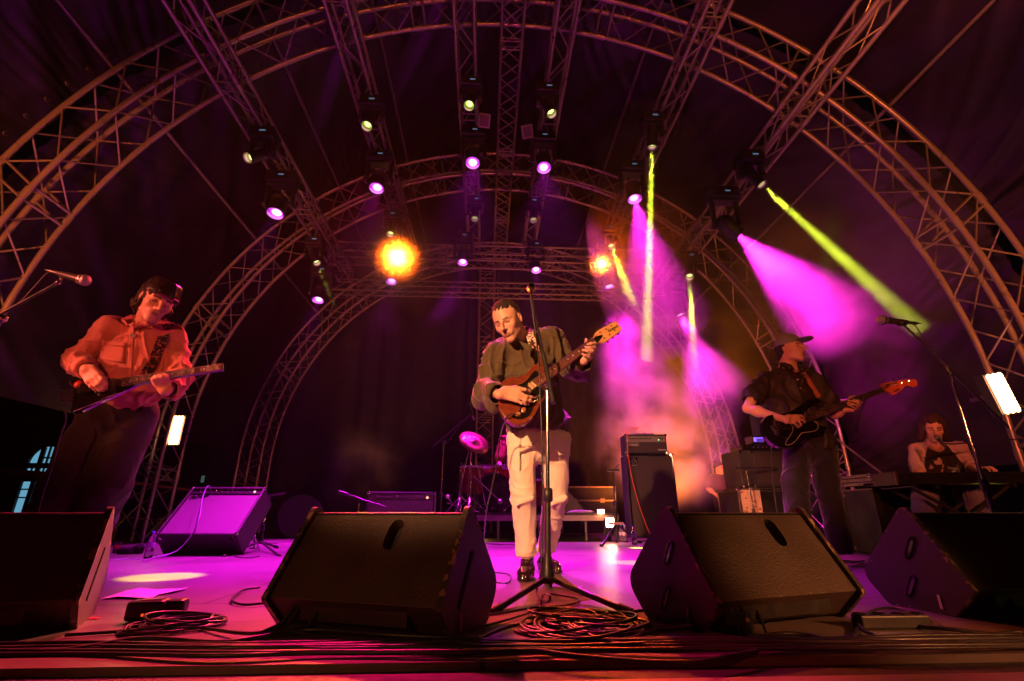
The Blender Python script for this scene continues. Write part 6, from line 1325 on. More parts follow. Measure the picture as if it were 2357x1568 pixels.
    eR = np.array(J(960, 700, 8.6)); wR = np.array(J(1000, 770, 8.35)); eL = c + (.30, -.05, -.08); wL = c + (.15, -.3, -.15); hR, hL = c + (-.1, 0, -.38), c + (.1, 0, -.38); kR, kL = c + (-.3, -.42, -.36), c + (.3, -.42, -.36); aR = kR + (0, -.05, -.4); aL = kL + (0, -.05, -.4)
    lo, hi = lohi([H_.c, sR, sL, eR, wR, wL, eL, kR, kL, aR, aL], .2); V = Vol((lo[0], lo[1], z0), hi, .008); torso_body(V, c, hR, hL, sR, sL, nb, H_, ((sR, eR, wR), (sL, eL, wL)), ([hR, kR, aR], [hL, kL, aL])); H_.sculpt(V)
    for w_, s_ in ((wR, 1), (wL, -1)): p = lambda x, y, z: w_ + np.array((x * s_, y, z)); hand(V, w_, [p(.03, -.02, 0), p(-.03, -.02, 0), p(.038, -.09, .01), p(-.036, -.085, .01)], [[p(q, -.09, .01), p(q, -.12, 0), p(q, -.11, -.03), p(q * .9, -.085, -.03)] for q in (.036, .013, -.011, -.034)], [p(.034, -.035, 0), p(.06, -.07, -.01), p(.04, -.10, -.02), p(.02, -.105, -.03)])
    V.mesh("body", M_skin_h, root, None, 1, lambda v: H_.tint(v, SKIN))
    V = Vol(H_.c - .18, H_.c + .18, .008); V.ell(H_.w(0, .022, .055), (.084, .104, .088), H_.R); V.ell(H_.w(0, -.135, -.03), (.115, .085, .098), H_.R, .006, 's'); V.mesh("hair", M_hair, root, None, 1)
    V = Vol(lo, hi, .008); V.cone(c + (0, 0, .08), c + (0, 0, -.35), .185, .19, .03, squash=((0, 1, 0), .68)); V.cone(sR, sL, .075, .075, .04); V.chain([sR, sR + (eR - sR) * .8], [.085, .095], .03); V.chain([sL, sL + (eL - sL) * .8], [.085, .09], .03); V.cone(nb + (0, 0, -.02), nb + (0, -.05, .12), .06, .09, .005, 's')
    V.mesh("shirt", mat("patterned_shirt", (.45, .12, .08), .8, 0, .2, 18, col2=(.06, .03, .04), thr=.60), root, folds([((10, 8, 6), .014, 3)]), 1)
    V = Vol(lo, hi, .009); 
    for h_, k_, a_ in ((hR, kR, aR), (hL, kL, aL)): V.cone(h_, k_, .10, .085, .04); V.cone(k_, a_, .08, .07, .03)
    V.mesh("trousers", M_fabric, root, None, 1)
    dt = thing("drum_stool", "round stool beneath the hidden drummer", "stool", (c[0], c[1] + .05, z0)); zz = c[2] - .48; MB().lathe([(0, zz), (.17, zz), (.18, zz - .03), (.16, zz - .07), (0, zz - .07)], (c[0], c[1] + .02, 0), (0, 0, 1), 20).build("seat", M_black, dt); MB().tube([(c[0], c[1] + .02, zz - .06), (c[0], c[1] + .02, z0 + .01)], .02, 8).build("pole", M_chrome, dt)
drum_area()
# ================================================================ MICROPHONE STANDS
def pole_stand(root, foot, top, r=.012, legs=None, base_h=.12, mt=None, lr=.011):
    foot, top = Vector(foot), Vector(top); mid = foot.lerp(top, .48); mt = mt or M_blackm
    MB().tube([foot + Vector((0, 0, .10)), mid], r, 10).build("lower_pole", mt, root); MB().tube([mid, top], r * .68, 10).build("upper_pole", M_chrome, root)
    MB().lathe([(r * 1.1, -.06), (r * 1.7, -.055), (r * 1.7, .0), (r * 1.1, .008)], mid, top - foot, 14).build("height_clutch", M_black, root)
    MB().lathe([(.026, .06), (.036, .065), (.030, .10), (.020, .155), (.015, .185), (r, .19)], foot, (0, 0, 1), 18).build("hub", M_black, root)
    for l in legs:
        l = Vector(l); b = foot + Vector((0, 0, .085)); d = (l - b).normalized(); o = MB().tube([b, l - d * .05], lr, 8).build("leg", mt, root); MB().tube([l - d * .06, l + Vector((0, 0, 0))], lr * 1.45, 8).build("rubber_foot", M_rubber, o)
cG = cropmap(1950, 1250, 3.336)
ms = thing("microphone_stand", "tall black boom stand in front of the singer on a wide tripod base", "mic stand", onz(1262, 1374), "microphone stands")
ft = onz(1262, 1376); tp = at(*cG(775, 985), ft.y)
tp = Vector((ft.x + (tp.x - ft.x), ft.y, tp.z)); pole_stand(ms, ft, tp, .0145, [onz(1453, 1411), onz(1131, 1411), Vector((ft.x + .05, ft.y + .36, .01))], lr=.013)
b0, b1 = at(*cG(857, 1195), ft.y - .06), at(1222, 676, 2.70); j = b0.lerp(b1, .27)
MB().tube([b0, b0.lerp(b1, .42)], .0125, 10).build("boom_grip", M_black, ms); MB().tube([b0.lerp(b1, .40), b1], .0075, 8).build("boom", M_blackm, ms)
MB().ball(tp, .022, 12).tube([tp - Vector((.045, 0, 0)), tp + Vector((.035, 0, 0))], .010, 8).tube([tp, b0.lerp(b1, .14)], .013, 8).build("boom_clutch", M_black, ms)
MB().tube([b1, b1 + Vector((0, -.0, .02))], .012, 8).lathe([(.016, -.03), (.021, -.028), (.021, .03), (.016, .032)], b1 + Vector((0, -.02, .035)), (0, 1, .1), 12).build("microphone_clip", M_black, ms)
mc = thing("microphone", "silver-headed vocal microphone in front of the singer, its tail towards the audience", "microphone", at(1222, 672, 2.6), "vocal microphones")
mic_parts(mc, at(1221.5, 671, 2.60), at(1222.5, 664, 2.765), 1.1)
c_ = [at(1221, 672, 2.57), at(1222, 690, 2.60), at(1232, 760, 2.62), at(1240, 830, 2.58), at(1243, 900, 2.56), at(1247, 1000, 2.56), at(1250, 1150, 2.56), at(1247, 1280, 2.56), at(1243, 1330, 2.5), onz(1235, 1365, .02), onz(1258, 1385, .06), onz(1266, 1372, .10), onz(1250, 1370, .06), onz(1240, 1400, .01), onz(1190, 1420, .008), onz(1120, 1440, .008)]
tag(MB().tube(smoothpath(c_, 8), .0042, 6).build("microphone_cable", M_cable), "microphone lead clipped down the singer's stand and looping at its base", "cable", "microphone leads")
# left boom
c5 = cropmap(0, 1000, 4.481); YL = 2.35
ms = thing("microphone_stand", "boom stand reaching in from the left frame edge beside the left guitarist", "mic stand", (-2.9, YL, 0), "microphone stands")
e1, e2 = at(*c5(1060, 560), YL), at(-70, 762, YL); MB().tube([e1, e2], .007, 8).build("boom", M_blackm, ms); MB().tube([at(*c5(1090, 520), YL), at(*c5(1085, 440), YL)], .006, 6).ball(at(*c5(1045, 570), YL), .013, 8).build("microphone_clip", M_chrome, ms)
k = at(8, 736, YL - .03); MB().lathe([(.0, 0), (.020, 0), (.022, .012), (.014, .03), (0, .03)], k, (.3, -1, .1), 14).build("clutch_knob", M_chrome, ms)
pole_stand(ms, (e2.x, YL, 0), e2, .012, [(e2.x + .25, YL + .2, .01), (e2.x - .25, YL + .2, .01), (e2.x, YL - .3, .01)])
mc = thing("microphone", "vocal microphone at the end of the left boom, above the left guitarist's shoulder", "microphone", at(135, 629, YL), "vocal microphones"); mic_parts(mc, at(134, 629, YL), at(204, 648, YL - .02), 1.15)
tag(MB().tube(smoothpath([at(*c5(920, 365), YL), at(*c5(800, 440), YL), at(*c5(600, 660), YL), at(*c5(360, 915), YL), at(*c5(150, 1040), YL), at(-60, 772, YL)], 8), .0030, 5).build("microphone_cable", M_cable), "microphone lead slung along the left boom", "cable", "microphone leads")
# right boom
YR = 2.62
ms = thing("microphone_stand", "black boom stand with a straight pole in front of the keyboard player", "mic stand", (1.9, YR, 0), "microphone stands")
tp = at(2188, 868, YR); ft = Vector((at(2285, 1172, YR).x, YR, 0)); ft.x = (ft.x + tp.x) / 2; pole_stand(ms, ft, Vector((tp.x, YR, tp.z)), .0125, [ft + Vector((.28, .12, .01)), ft + Vector((-.22, .2, .01)), ft + Vector((.0, -.3, .01))])
b0, b1 = at(2322, 985, YR), at(2082, 750, YR); MB().tube([b0, b1], .0065, 8).build("boom", M_blackm, ms); MB().ball(at(2186, 860, YR), .022, 10).tube([at(2178, 842, YR), at(2192, 878, YR)], .014, 8).build("boom_clutch", M_black, ms); MB().ball(at(2145, 808, YR), .011, 8).build("boom_collar", M_black, ms)
MB().lathe([(.015, -.02), (.020, -.018), (.020, .02), (.015, .022)], at(2076, 744, YR), (-1, 0, 0), 12).build("microphone_clip", M_black, ms)
mc = thing("microphone", "vocal microphone at the end of the right boom under the green beam", "microphone", at(2085, 741, YR), "vocal microphones"); mic_parts(mc, at(2086, 742, YR), at(2020, 736, YR), 1.15)
tag(MB().tube(smoothpath([at(2090, 742, YR), at(2108, 752, YR), at(2130, 785, YR), at(2150, 812, YR), at(2185, 862, YR - .02), at(2215, 960, YR - .02), at(2250, 1080, YR - .02), at(2275, 1172, YR - .02)], 8), .0035, 5).build("microphone_cable", M_cable), "microphone lead running down the right boom stand", "cable", "microphone leads")
# overhead stand, left of the kit
Yo = 7.0; ms = thing("microphone_stand", "thin overhead boom stand left of the drum kit, holding a pencil microphone", "mic stand", (at(1014, 1160, Yo).x, Yo, 0), "microphone stands")
tp = at(1021, 1018, Yo); pole_stand(ms, (tp.x, Yo, 0), tp, .013, [(tp.x + .3, Yo + .1, .01), (tp.x - .3, Yo + .1, .01), (tp.x, Yo - .3, .01)]); MB().tube([at(995, 1029, Yo), at(1086, 952, Yo)], .010, 8).build("boom", M_blackm, ms); MB().ball(tp, .03, 10).build("boom_clutch", M_black, ms)
mc = thing("microphone", "pencil microphone on the overhead boom above the cymbal", "microphone", at(1083, 930, Yo), "instrument microphones"); MB().tube([at(1081, 926, Yo), at(1088, 958, Yo)], .012, 8).build("handle", M_chrome, mc); MB().tube([at(1088, 958, Yo), at(1091, 967, Yo)], .016, 8).build("grille", M_mesh, mc)
tag(MB().tube(smoothpath([at(1081, 926, Yo), at(1072, 940, Yo), at(1060, 975, Yo), at(1040, 1005, Yo), at(1020, 1040, Yo), at(1014, 1160, Yo)], 6), .004, 5).build("microphone_cable", M_cable), "microphone lead hanging from the overhead boom", "cable", "microphone leads")
# low stand at the left combo
cA = cropmap(550, 1900, 3.928); Ya = 4.75
ft = onz(596, 1266); Ya = ft.y; ms = thing("microphone_stand", "low boom stand beside the tilted guitar combo, its microphone against the grille", "mic stand", ft, "microphone stands")
tp = at(*cA(2030, 345), Ya); pole_stand(ms, ft, (tp.x, Ya, tp.z), .014, [onz(644, 1281), onz(513, 1282), ft + Vector((.1, .25, .01))]); MB().tube([at(*cA(1410, 420), Ya - .12), at(*cA(2300, 262), Ya)], .009, 8).build("boom", M_blackm, ms); MB().ball(tp, .03, 10).build("boom_clutch", M_black, ms)
mc = thing("microphone", "black instrument microphone hanging before the silver grille", "microphone", at(*cA(1380, 420), Ya - .12), "instrument microphones"); MB().tube([at(*cA(1375, 400), Ya - .12), at(*cA(1425, 590), Ya - .13)], [.020, .017], 10).build("handle", M_mic, mc); MB().tube([at(*cA(1362, 330), Ya - .12), at(*cA(1375, 400), Ya - .12)], .009, 8).build("plug", M_chrome, mc)
tag(MB().tube(smoothpath([at(*cA(1362, 330), Ya - .12), at(*cA(1385, 262), Ya), at(*cA(1480, 265), Ya), at(*cA(1700, 335), Ya), at(*cA(2000, 325), Ya), at(*cA(2090, 420), Ya), at(*cA(2030, 540), Ya), at(*cA(1970, 760), Ya), onz(*cA(1800, 1120), .01), onz(*cA(1520, 1230), .008), onz(*cA(1700, 1275), .008), onz(*cA(1900, 1250), .008)], 6), .0045, 5).build("microphone_cable", M_cable), "microphone lead looped from the tilted combo's boom stand to the boards", "cable", "microphone leads")
ss = thing("short_pole", "slim chrome pole leaning beside the tilted combo's right side", "pole", onz(*cA(1815, 1130))); p = onz(*cA(1815, 1130)); q = at(*cA(1862, 490), p.y); MB().tube([p, p.lerp(q, .5)], .013, 8).tube([p.lerp(q, .5), q], .009, 8).ball(q, .016, 8).build("tube", M_chrome, ss); MB().lathe([(0, 0), (.05, 0), (.05, .012), (0, .014)], p, (0, 0, 1), 14).build("foot", M_black, ss)
# stand lying toward the middle combo
Ym = 4.9; ms = thing("microphone_stand", "low boom stand poking up behind the left wedge monitor, towards the middle combo", "mic stand", (at(835, 1165, Ym).x, Ym, 0), "microphone stands"); tp = at(826, 1158, Ym)
pole_stand(ms, (tp.x, Ym, 0), tp, .013, [(tp.x + .25, Ym + .1, .01), (tp.x - .25, Ym + .1, .01), (tp.x, Ym - .25, .01)]); MB().tube([at(780, 1132, Ym), at(888, 1168, Ym + .1)], .009, 8).build("boom", M_blackm, ms); MB().tube([at(780, 1132, Ym), at(800, 1138, Ym)], .015, 8).build("counterweight", M_black, ms)
# tripod stand right of the riser
Yt = 6.75; ms = thing("tripod_stand", "chrome and black tripod stand with a flat bracket, between riser and bass cabinet", "stand", onz(1405, 1246), None); cR = cropmap(2250, 1650, 2.613); ft = onz(*cR(555, 1370)); tp = at(*cR(508, 590), ft.y); up_ = tp - ft
MB().tube([ft + Vector((0, 0, .03)), ft.lerp(tp, .55)], .018, 8).build("lower_pole", M_blackm, ms); MB().tube([ft.lerp(tp, .55), tp], .012, 8).build("upper_pole", M_chrome, ms); MB().box(tp, (.15, .08, .025)).tube([tp, tp + Vector((.09, 0, .08))], .008, 6).build("bracket", M_black, ms, .003); MB().lathe([(.02, -.03), (.03, -.03), (.03, .03), (.02, .03)], ft.lerp(tp, .55), (0, 0, 1), 12).build("collar", M_black, ms)
for q in (cR(388, 1385), cR(790, 1350)): l = onz(*q); o = MB().tube([ft.lerp(tp, .28), l], .014, 8).build("leg", M_blackm, ms); MB().tube([l, l + Vector((0, 0, .03))], .022, 8).build("rubber_foot", M_rubber, o)
MB().box(ft.lerp(tp, .28), (.18, .09, .03)).build("spreader", mat("worn_tape", (.5, .3, .2), .7), ms, .003)
# ================================================================ SMALL THINGS ON THE FRONT OF THE STAGE
c1 = cropmap(0, 1900, 1.919)
# water bottle
def bottle(p, h, label, group=None):
    root = thing("water_bottle", label, "bottle", p, group); m = bpy.data.materials.get("clear_plastic")
    if not m: m = mat("clear_plastic", (.85, .85, .9), .06); m.node_tree.nodes["Principled BSDF"].inputs["Transmission Weight"].default_value = .92; m.node_tree.nodes["Principled BSDF"].inputs["IOR"].default_value = 1.2
    s = h / .23; MB().lathe([(0, .002), (.030, 0), (.033, .01), (.033, .05), (.0315, .055), (.033, .06), (.033, .075), (.0315, .08), (.033, .085), (.033, .13), (.030, .15), (.018, .18), (.012, .195), (.012, .21)], p, (0, 0, 1), 20).build("bottle_body", m, root); root_ = None
    MB().lathe([(.0332, .085), (.0338, .087), (.0338, .125), (.0332, .127)], p, (0, 0, 1), 20).build("bottle_label", mat("bottle_label", (.45, .30, .65), .5), root); MB().lathe([(.0135, .20), (.0135, .222), (0, .223)], p, (0, 0, 1), 14).build("cap", mat("blue_cap", (.08, .10, .45), .4), root); return root
bottle(onz(340, 1285), .23, "clear water bottle standing at the tilted combo's left corner")
# red cup
p = onz(266, 1274); cu = thing("plastic_cup", "red drink in a clear cup behind the left wedge monitor", "cup", p); MB().lathe([(.026, 0), (.036, .10)], p, (0, 0, 1), 18).build("cup_wall", bpy.data.materials["clear_plastic"], cu); MB().lathe([(0, .003), (.025, .003), (.033, .075), (0, .075)], p, (0, 0, 1), 18).build("drink", mat("red_drink", (.6, .03, .02), .2, emit=None), cu)
# black towel / bag
V = Vol(np.array(onz(320, 1280)) - (.35, .2, .02), np.array(onz(320, 1280)) + (.35, .3, .15), .006); a, b = np.array(onz(283, 1276)), np.array(onz(366, 1272)); V.cone(a + (0, 0, .03), b + (0, .03, .03), .05, .045, .03, squash=((0, 0, 1), .7)); V.cone(a + (.1, .06, .045), b + (-.1, .05, .05), .04, .035, .03)
V.cut((0, 0, .002), (0, 0, -1), .004); tag(V.mesh("black_cloth_bag", M_fabric, None, folds([((18, 18, 20), .016, 2)]), 2), "rumpled black cloth bag on the floor behind the water bottle", "bag")
# set list paper
P_ = [onz(*c1(x, y), .004) for x, y in ((770, 938), (965, 880), (1070, 864), (1200, 866), (1432, 860), (1330, 890), (1210, 905), (1155, 940), (900, 930))]; m = MB(); m.add([(p.x, p.y, p.z + .003 * (i % 3)) for i, p in enumerate(P_)], [tuple(range(len(P_)))]); o = m.build("paper_sheet", M_paper); tag(o, "white paper sheet lying on the boards near the left wedge monitor", "paper"); s_ = o.modifiers.new("s", 'SOLIDIFY'); s_.thickness = .001
# black adaptor box with coil of cable
bx = thing("power_box", "black adaptor box on the boards with a coil of cable against it", "power box", onz(*c1(1000, 1120)))
p = onz(*c1(985, 1130)); M_ = Matrix.Translation((p.x + .02, p.y + .06, .036)) @ Matrix.Rotation(R(10), 4, 'Z'); m = MB().box((0, 0, 0), (.125, .075, .066)); m.xform(M_); m.build("case", M_black, bx, .012); m = MB().box((.085, .015, .006), (.075, .065, .05)); m.xform(M_); m.build("end_case", M_black, bx, .014); m = MB().box((.01, -.0, .0345), (.065, .04, .003)); m.xform(M_); m.build("top_plate", M_alu, bx, .001); m = MB().box((-.0, -.039, -.012), (.008, .003, .008)); m.xform(M_); m.build("indicator", mat("red_led", (.9, .1, .05), .4, emit=(1, .08, .02), estr=1.2), bx)
def coil(c, r0, n, label, mt=M_cable, rr=.0045, sq=.45, seed=1, group="coils of cable on the boards"):
    rn = random.Random(seed); pts = []
    for k in range(n * 16):
        a = k * 2 * PI / 16; r = r0 * (1 + .16 * math.sin(k * .27) + .05 * rn.uniform(-1, 1)); pts.append((c[0] + r * math.cos(a) * (1 + .1 * math.sin(k * .07)), c[1] + r * math.sin(a) * sq * 1.8, rr + .0035 * (k / 16) * (1 + .5 * math.sin(k * .5))))
    return tag(MB().tube(smoothpath(pts, 2), rr, 6).build("cable_coil", mt), label, "cable coil", group)
q = onz(*c1(1400, 1150)); coil((q.x, q.y), .115, 7, "coil of black cable spilling right of the adaptor box", seed=3); q = onz(*c1(1180, 1190)); coil((q.x, q.y), .09, 5, "looser coil of black cable at the foot of the adaptor box", seed=5, rr=.004)
c3 = cropmap(2100, 1900, 1.919)
for i, (x, y, r, n, rr, mt, lab) in enumerate([(330, 1110, .135, 7, .0048, M_cable, "tangled coil of pale-lit cable left of the scuffed monitor"), (520, 1130, .15, 6, .0052, M_cable, "large tangle of cable between the stand's tripod and the scuffed monitor"), (620, 1180, .13, 6, .0048, M_cable, "dark coil of cable nearest the scuffed monitor's lower corner"), (230, 1180, .12, 5, .0045, M_cable, "small coil of cable below the singer's tripod base"), (430, 1190, .16, 5, .0050, M_cable, "wide coil of cable at the middle of the stage edge")]):
    q = onz(*c3(x, y)); coil((q.x, q.y), r, n, lab, mt, rr, .40 + .04 * i, 11 + i)
# cables running along the edge and between the monitors
def run(pts, r, label, name="stage_cable", z=None, mt=M_cable, grp="cables running along the stage edge"):
    rn = random.Random(int(sum(p[0] for p in pts))); P_ = [onz(x, y, r + rn.uniform(0, .012)) for x, y in pts]; return tag(MB().tube(smoothpath(P_, 8), r, 7).build(name, mt), label, "cable", grp)
lab = "thick black cable in the bundle running along the whole stage edge"
for k in range(7): rn = random.Random(k); y = 1478 + k * 4.2; run([(-60, y + 4), (200, y + rn.uniform(-3, 3)), (480, y + rn.uniform(-9, 9)), (760, y + rn.uniform(-5, 5)), (1050, y - 3 + rn.uniform(-6, 6)), (1300, y - 4 + rn.uniform(-6, 6)), (1600, y - 8 + rn.uniform(-4, 4)), (1900, y - 10 + rn.uniform(-4, 4)), (2150, y - 14 + rn.uniform(-5, 5)), (2450, y - 16)], .0075 if k % 2 else .0055, lab)
run([(-40, 1500), (150, 1496), (330, 1470), (520, 1478), (700, 1450), (900, 1462), (1080, 1470)], .007, "cable looping up from the stage edge in front of the left wedge monitors")
run([(150, 1462), (300, 1452), (420, 1440), (560, 1458), (660, 1452), (800, 1480)], .0055, "cable crossing the red boards between the two left monitors")
run([(598, 1352), (560, 1358), (534, 1380), (560, 1392), (612, 1388)], .0055, "black loop of cable at the left edge of the singer's left monitor")
run([(1085, 1420), (1150, 1412), (1220, 1400), (1310, 1392), (1330, 1378), (1262, 1366)], .004, "thin cable curling round the singer's tripod base")
run([(1100, 1470), (1180, 1440), (1260, 1432), (1330, 1450), (1400, 1478), (1520, 1490), (1650, 1478)], .006, "cable snaking through the central tangle")
run([(1235, 1498), (1330, 1512), (1480, 1524), (1600, 1526), (1680, 1512), (1740, 1500)], .0078, "pale-lit thick cable sagging over the front of the stage edge")
run([(1560, 1395), (1500, 1402), (1440, 1412), (1380, 1430), (1290, 1440)], .006, "cable passing under the tripod's right leg to the scuffed monitor")
run([(1985, 1440), (1965, 1465), (2000, 1410), (2060, 1400), (2140, 1425), (2170, 1445)], .0055, "cable arching over the power strip at the right")
run([(2120, 1442), (2200, 1450), (2300, 1462), (2420, 1470)], .0065, "cable with a pale connector at the right of the power strip")
run([(2060, 1470), (2160, 1478), (2240, 1468), (2330, 1455), (2420, 1462)], .0055, "green-lit cable fanning out at the right edge")
run([(2100, 1492), (2200, 1482), (2290, 1486), (2400, 1478)], .0055, "lowest green-lit cable at the right edge")
run([(1700, 1480), (1780, 1460), (1860, 1462), (1950, 1486), (2040, 1480), (1985, 1450), (1975, 1432)], .006, "cable tail looping in front of the scuffed monitor's lip")
run([(238, 1292), (300, 1286), (335, 1290), (352, 1284), (380, 1280), (430, 1262)], .004, "thin blue-grey lead crossing the floor to the tilted combo", mt=mat("blue_grey_lead", (.25, .28, .40), .4), grp="guitar leads")
tag(MB().tube(smoothpath([onz(352, 1284, .01), at(*cA(600, 1170), 4.9), at(*cA(850, 900), 4.95), at(*cA(960, 640), 5.0), at(*cA(1010, 350), 5.2), at(*cA(1070, 180), 5.35), at(*cA(1125, 160), 5.4), at(*cA(1140, 280), 5.45)], 8), .005, 6).build("instrument_cable", bpy.data.materials["blue_grey_lead"]), "pale lead arching in front of the tilted combo's silver grille", "cable", "guitar leads")
run([(1030, 1252), (1090, 1251), (1160, 1253), (1250, 1252)], .005, "cable lying along the far edge of the magenta boards", grp="cables at the back of the boards")
run([(640, 1250), (560, 1252), (480, 1250), (420, 1252)], .006, "cable lying behind the tilted combo's stand", grp="cables at the back of the boards")
run([(1925, 1253), (1990, 1256), (2050, 1257), (2120, 1258)], .005, "cable on the purple boards behind the right monitors", grp="cables at the back of the boards")
run([(1935, 1290), (1975, 1292), (2010, 1288), (2080, 1291)], .004, "dark thin cable behind the pale plug at the right", grp="cables at the back of the boards")
# power strip, plug, front connector
ps = thing("power_strip", "black power strip lying on the boards right of the scuffed monitor", "power strip", onz(2060, 1448)); a, b = onz(1985, 1450), onz(2145, 1448); u = (b - a).normalized(); rz = math.atan2(u.y, u.x); M_ = Matrix.Translation((a + b) / 2 + Vector((0, .02, .022))) @ Matrix.Rotation(rz, 4, 'Z'); m = MB().box((0, 0, 0), ((b - a).length, .055, .042)); m.xform(M_); m.build("case", M_black, ps, .006)
for k in range(4): m = MB().lathe([(.020, 0), (.020, .003), (.017, .003), (.015, -.004)], (-.11 + k * .07, 0, .0215), (0, 0, 1), 14); m.xform(M_); m.build("socket", M_blackg, ps)
pg_ = thing("plug_block", "pale plug block on the purple boards behind the far right monitor", "plug", onz(2015, 1303)); a = onz(2012, 1303); MB().box(a + Vector((.04, 0, .022)), (.13, .06, .044)).build("case", M_white, pg_, .008); MB().box(a + Vector((-.035, 0, .026)), (.03, .045, .03)).build("plug_face", M_white, pg_, .004)
tag(MB().tube(smoothpath([onz(1960, 1302, .006), onz(1985, 1301, .006), onz(2008, 1298, .02)], 6), .0035, 6).build("power_lead", M_red), "short red lead running into the pale plug block", "cable", "red leads")
cn = thing("cable_connector", "round black multicore connector lying before the scuffed monitor's lip", "connector", onz(1712, 1462)); a = onz(1712, 1462); MB().lathe([(0, -.05), (.030, -.05), (.034, -.04), (.034, .02), (.028, .03), (0, .03)], a + Vector((0, .0, .036)), (.75, -.6, 0), 20, seg=True).build("shell", mat("connector_shell", (.04, .07, .06), .35, .3), cn); MB().tube(smoothpath([a + Vector((-.04, .03, .036)), a + Vector((-.12, .06, .02)), a + Vector((-.25, .05, .012)), a + Vector((-.45, .02, .01))], 6), .011, 8).build("tail", M_cable, cn)
# bits of tape on the boards
for k, (x, y, lab2) in enumerate([(205, 1423, "red tape scrap under the left monitor's cheek"), (780, 1300, "pale tape scrap hidden by the singer's left monitor"), (1330, 1352, "tape strip on the magenta boards right of the singer's stand"), (2090, 1430, "red tape scrap by the far right monitor")]):
    p = onz(x, y, .003); m = MB().box(p, (.07, .02, .0015), Matrix.Rotation(.3 * k, 3, 'Z')); tag(m.build("tape_strip", M_red if 'red' in lab2 else M_paper), lab2, "tape", "tape scraps on the boards")
# ================================================================ BEHIND: cases, racks, fence, window, bystanders
M_case = mat("case_laminate", (.007, .005, .005), .6, 0, .2, 5); M_edge = mat("case_edging", (.24, .19, .16), .35, .8, .2, 20)
def flight_case(c, size, rz, label, lid=.35, group=None, name="flight_case"):
    root = thing(name, label, "flight case", (c[0], c[1], c[2]), group, rz); w, d, h = size; MB().box((0, 0, h / 2), (w - .01, d - .01, h - .01)).build("shell", M_case, root, .003, world=False)
    m = MB(); t = .028
    for sx in (-1, 1):
        for sy in (-1, 1): m.box((sx * (w / 2 - t / 2), sy * (d / 2 - t / 2), h / 2), (t, t, h))
        for zz in (t / 2, h * (1 - lid), h - t / 2): m.box((sx * (w / 2 - t / 2 + .001), 0, zz), (t, d - 2 * t, t))
    for sy in (-1, 1):
        for zz in (t / 2, h * (1 - lid), h - t / 2): m.box((0, sy * (d / 2 - t / 2 + .001), zz), (w - 2 * t, t, t))
    m.build("edging", M_edge, root, .002, world=False)
    for sx in (-1, 1):
        for sy in (-1, 1):
            for zz in (.02, h - .02): MB().ball((sx * (w / 2 - .014), sy * (d / 2 - .014), zz), .032, 8).build("ball_corner", M_chrome, root, world=False)
    for q in (-.25, .25): MB().box((q * w, -d / 2 - .004, h * (1 - lid)), (.085, .008, .075)).build("latch", M_edge, root, .002, world=False)
    return root
# case behind the singer
a = at(1310, 1160, 9.2); fc = flight_case((at(1350, 1150, 9.7).x, 9.8, 0), (1.05, .6, .86), 0, "black flight case with metal edging behind the drum riser", .3)
text_on("MIDAS", .13, (-.22, -.307, .72), (1, 0, 0), (0, 0, 1), mat("case_stencil", (.022, .017, .016), .6), fc, "lettering", .004, world=False)
# small wedge on the riser
p0, p1 = Vector((at(1282, 1180, 7.5).x, 7.62, .38)), None
mr_ = thing("stage_monitor", "small wedge monitor standing on the drum riser", "stage monitor", (p0.x, p0.y, .38), "wedge monitors along the stage edge", R(14))
mw = MB(); mw.prism([(0, 0), (.40, 0), (.46, .06), (.20, .33), (.14, .33), (-.02, .10)], .45, Matrix.Rotation(R(0), 4, 'Z')); mw.build("cabinet", M_mon, mr_, .006, world=False); MB().box((.33, .22, .19), (.012, .36, .30), Matrix.Rotation(R(-44), 3, 'Y')).build("grille", M_blackm, mr_, world=False)
MB().box((.17, -.003, .15), (.02, .006, .10), Matrix.Rotation(R(-25), 3, 'Y')).build("handle", M_fabric, mr_, world=False)
pa_ = at(1360, 1175, 7.4); coil((pa_.x - .15, 7.42), .16, 6, "purple-lit tangle of cables on the riser's right end", mat("purple_lit_cable", (.25, .18, .32), .4), .007, .3, 31)  # purple stage light put into the cable colour
for o in C.objects:
    if o.name.startswith("cable_coil") and o.get('label', '').startswith("purple"): o.location.z = .378
# things on the bass head and red lead
hx = at(1490, 985, 7.4); m = MB(); rn = random.Random(4); pts = [(hd.location.x + rn.uniform(-.2, .22), 7.42 + rn.uniform(-.06, .1), hd.location.z + .285 + .008 + rn.uniform(0, .03)) for _ in range(14)]
tag(m.tube(smoothpath(pts, 5), .007, 6).build("cable_heap", bpy.data.materials["purple_lit_cable"]), "heap of purple-lit cable on top of the bass amplifier head", "cable")
cR = cropmap(2250, 1650, 2.613)
red = [at(*cR(x, y), Y) for x, y, Y in ((735, 190, 7.24), (742, 158, 7.25), (770, 150, 7.33), (705, 152, 7.25), (650, 170, 7.22), (650, 220, 7.18), (668, 245, 7.18), (660, 290, 7.16), (662, 400, 7.14), (690, 600, 7.12), (730, 780, 7.10), (790, 980, 7.05), (870, 1200, 6.95), (930, 1330, 6.9))]
tag(MB().tube(smoothpath(red, 8), .0065, 6).build("speaker_lead", M_red), "bright red lead draped down the front of the bass cabinet", "cable", "red leads")
for i, (x, y, lab2) in enumerate([(735, 1365, "water bottle at the foot of the bass cabinet"), (600, 1335, "water bottle nearest the bright lamp by the riser"), (640, 1340, "water bottle second from the bright lamp by the riser"), (470, 1325, "water bottle just left of the bright lamp's stand")]): bottle(onz(*cR(x, y)), .23, lab2, "water bottles around the riser")
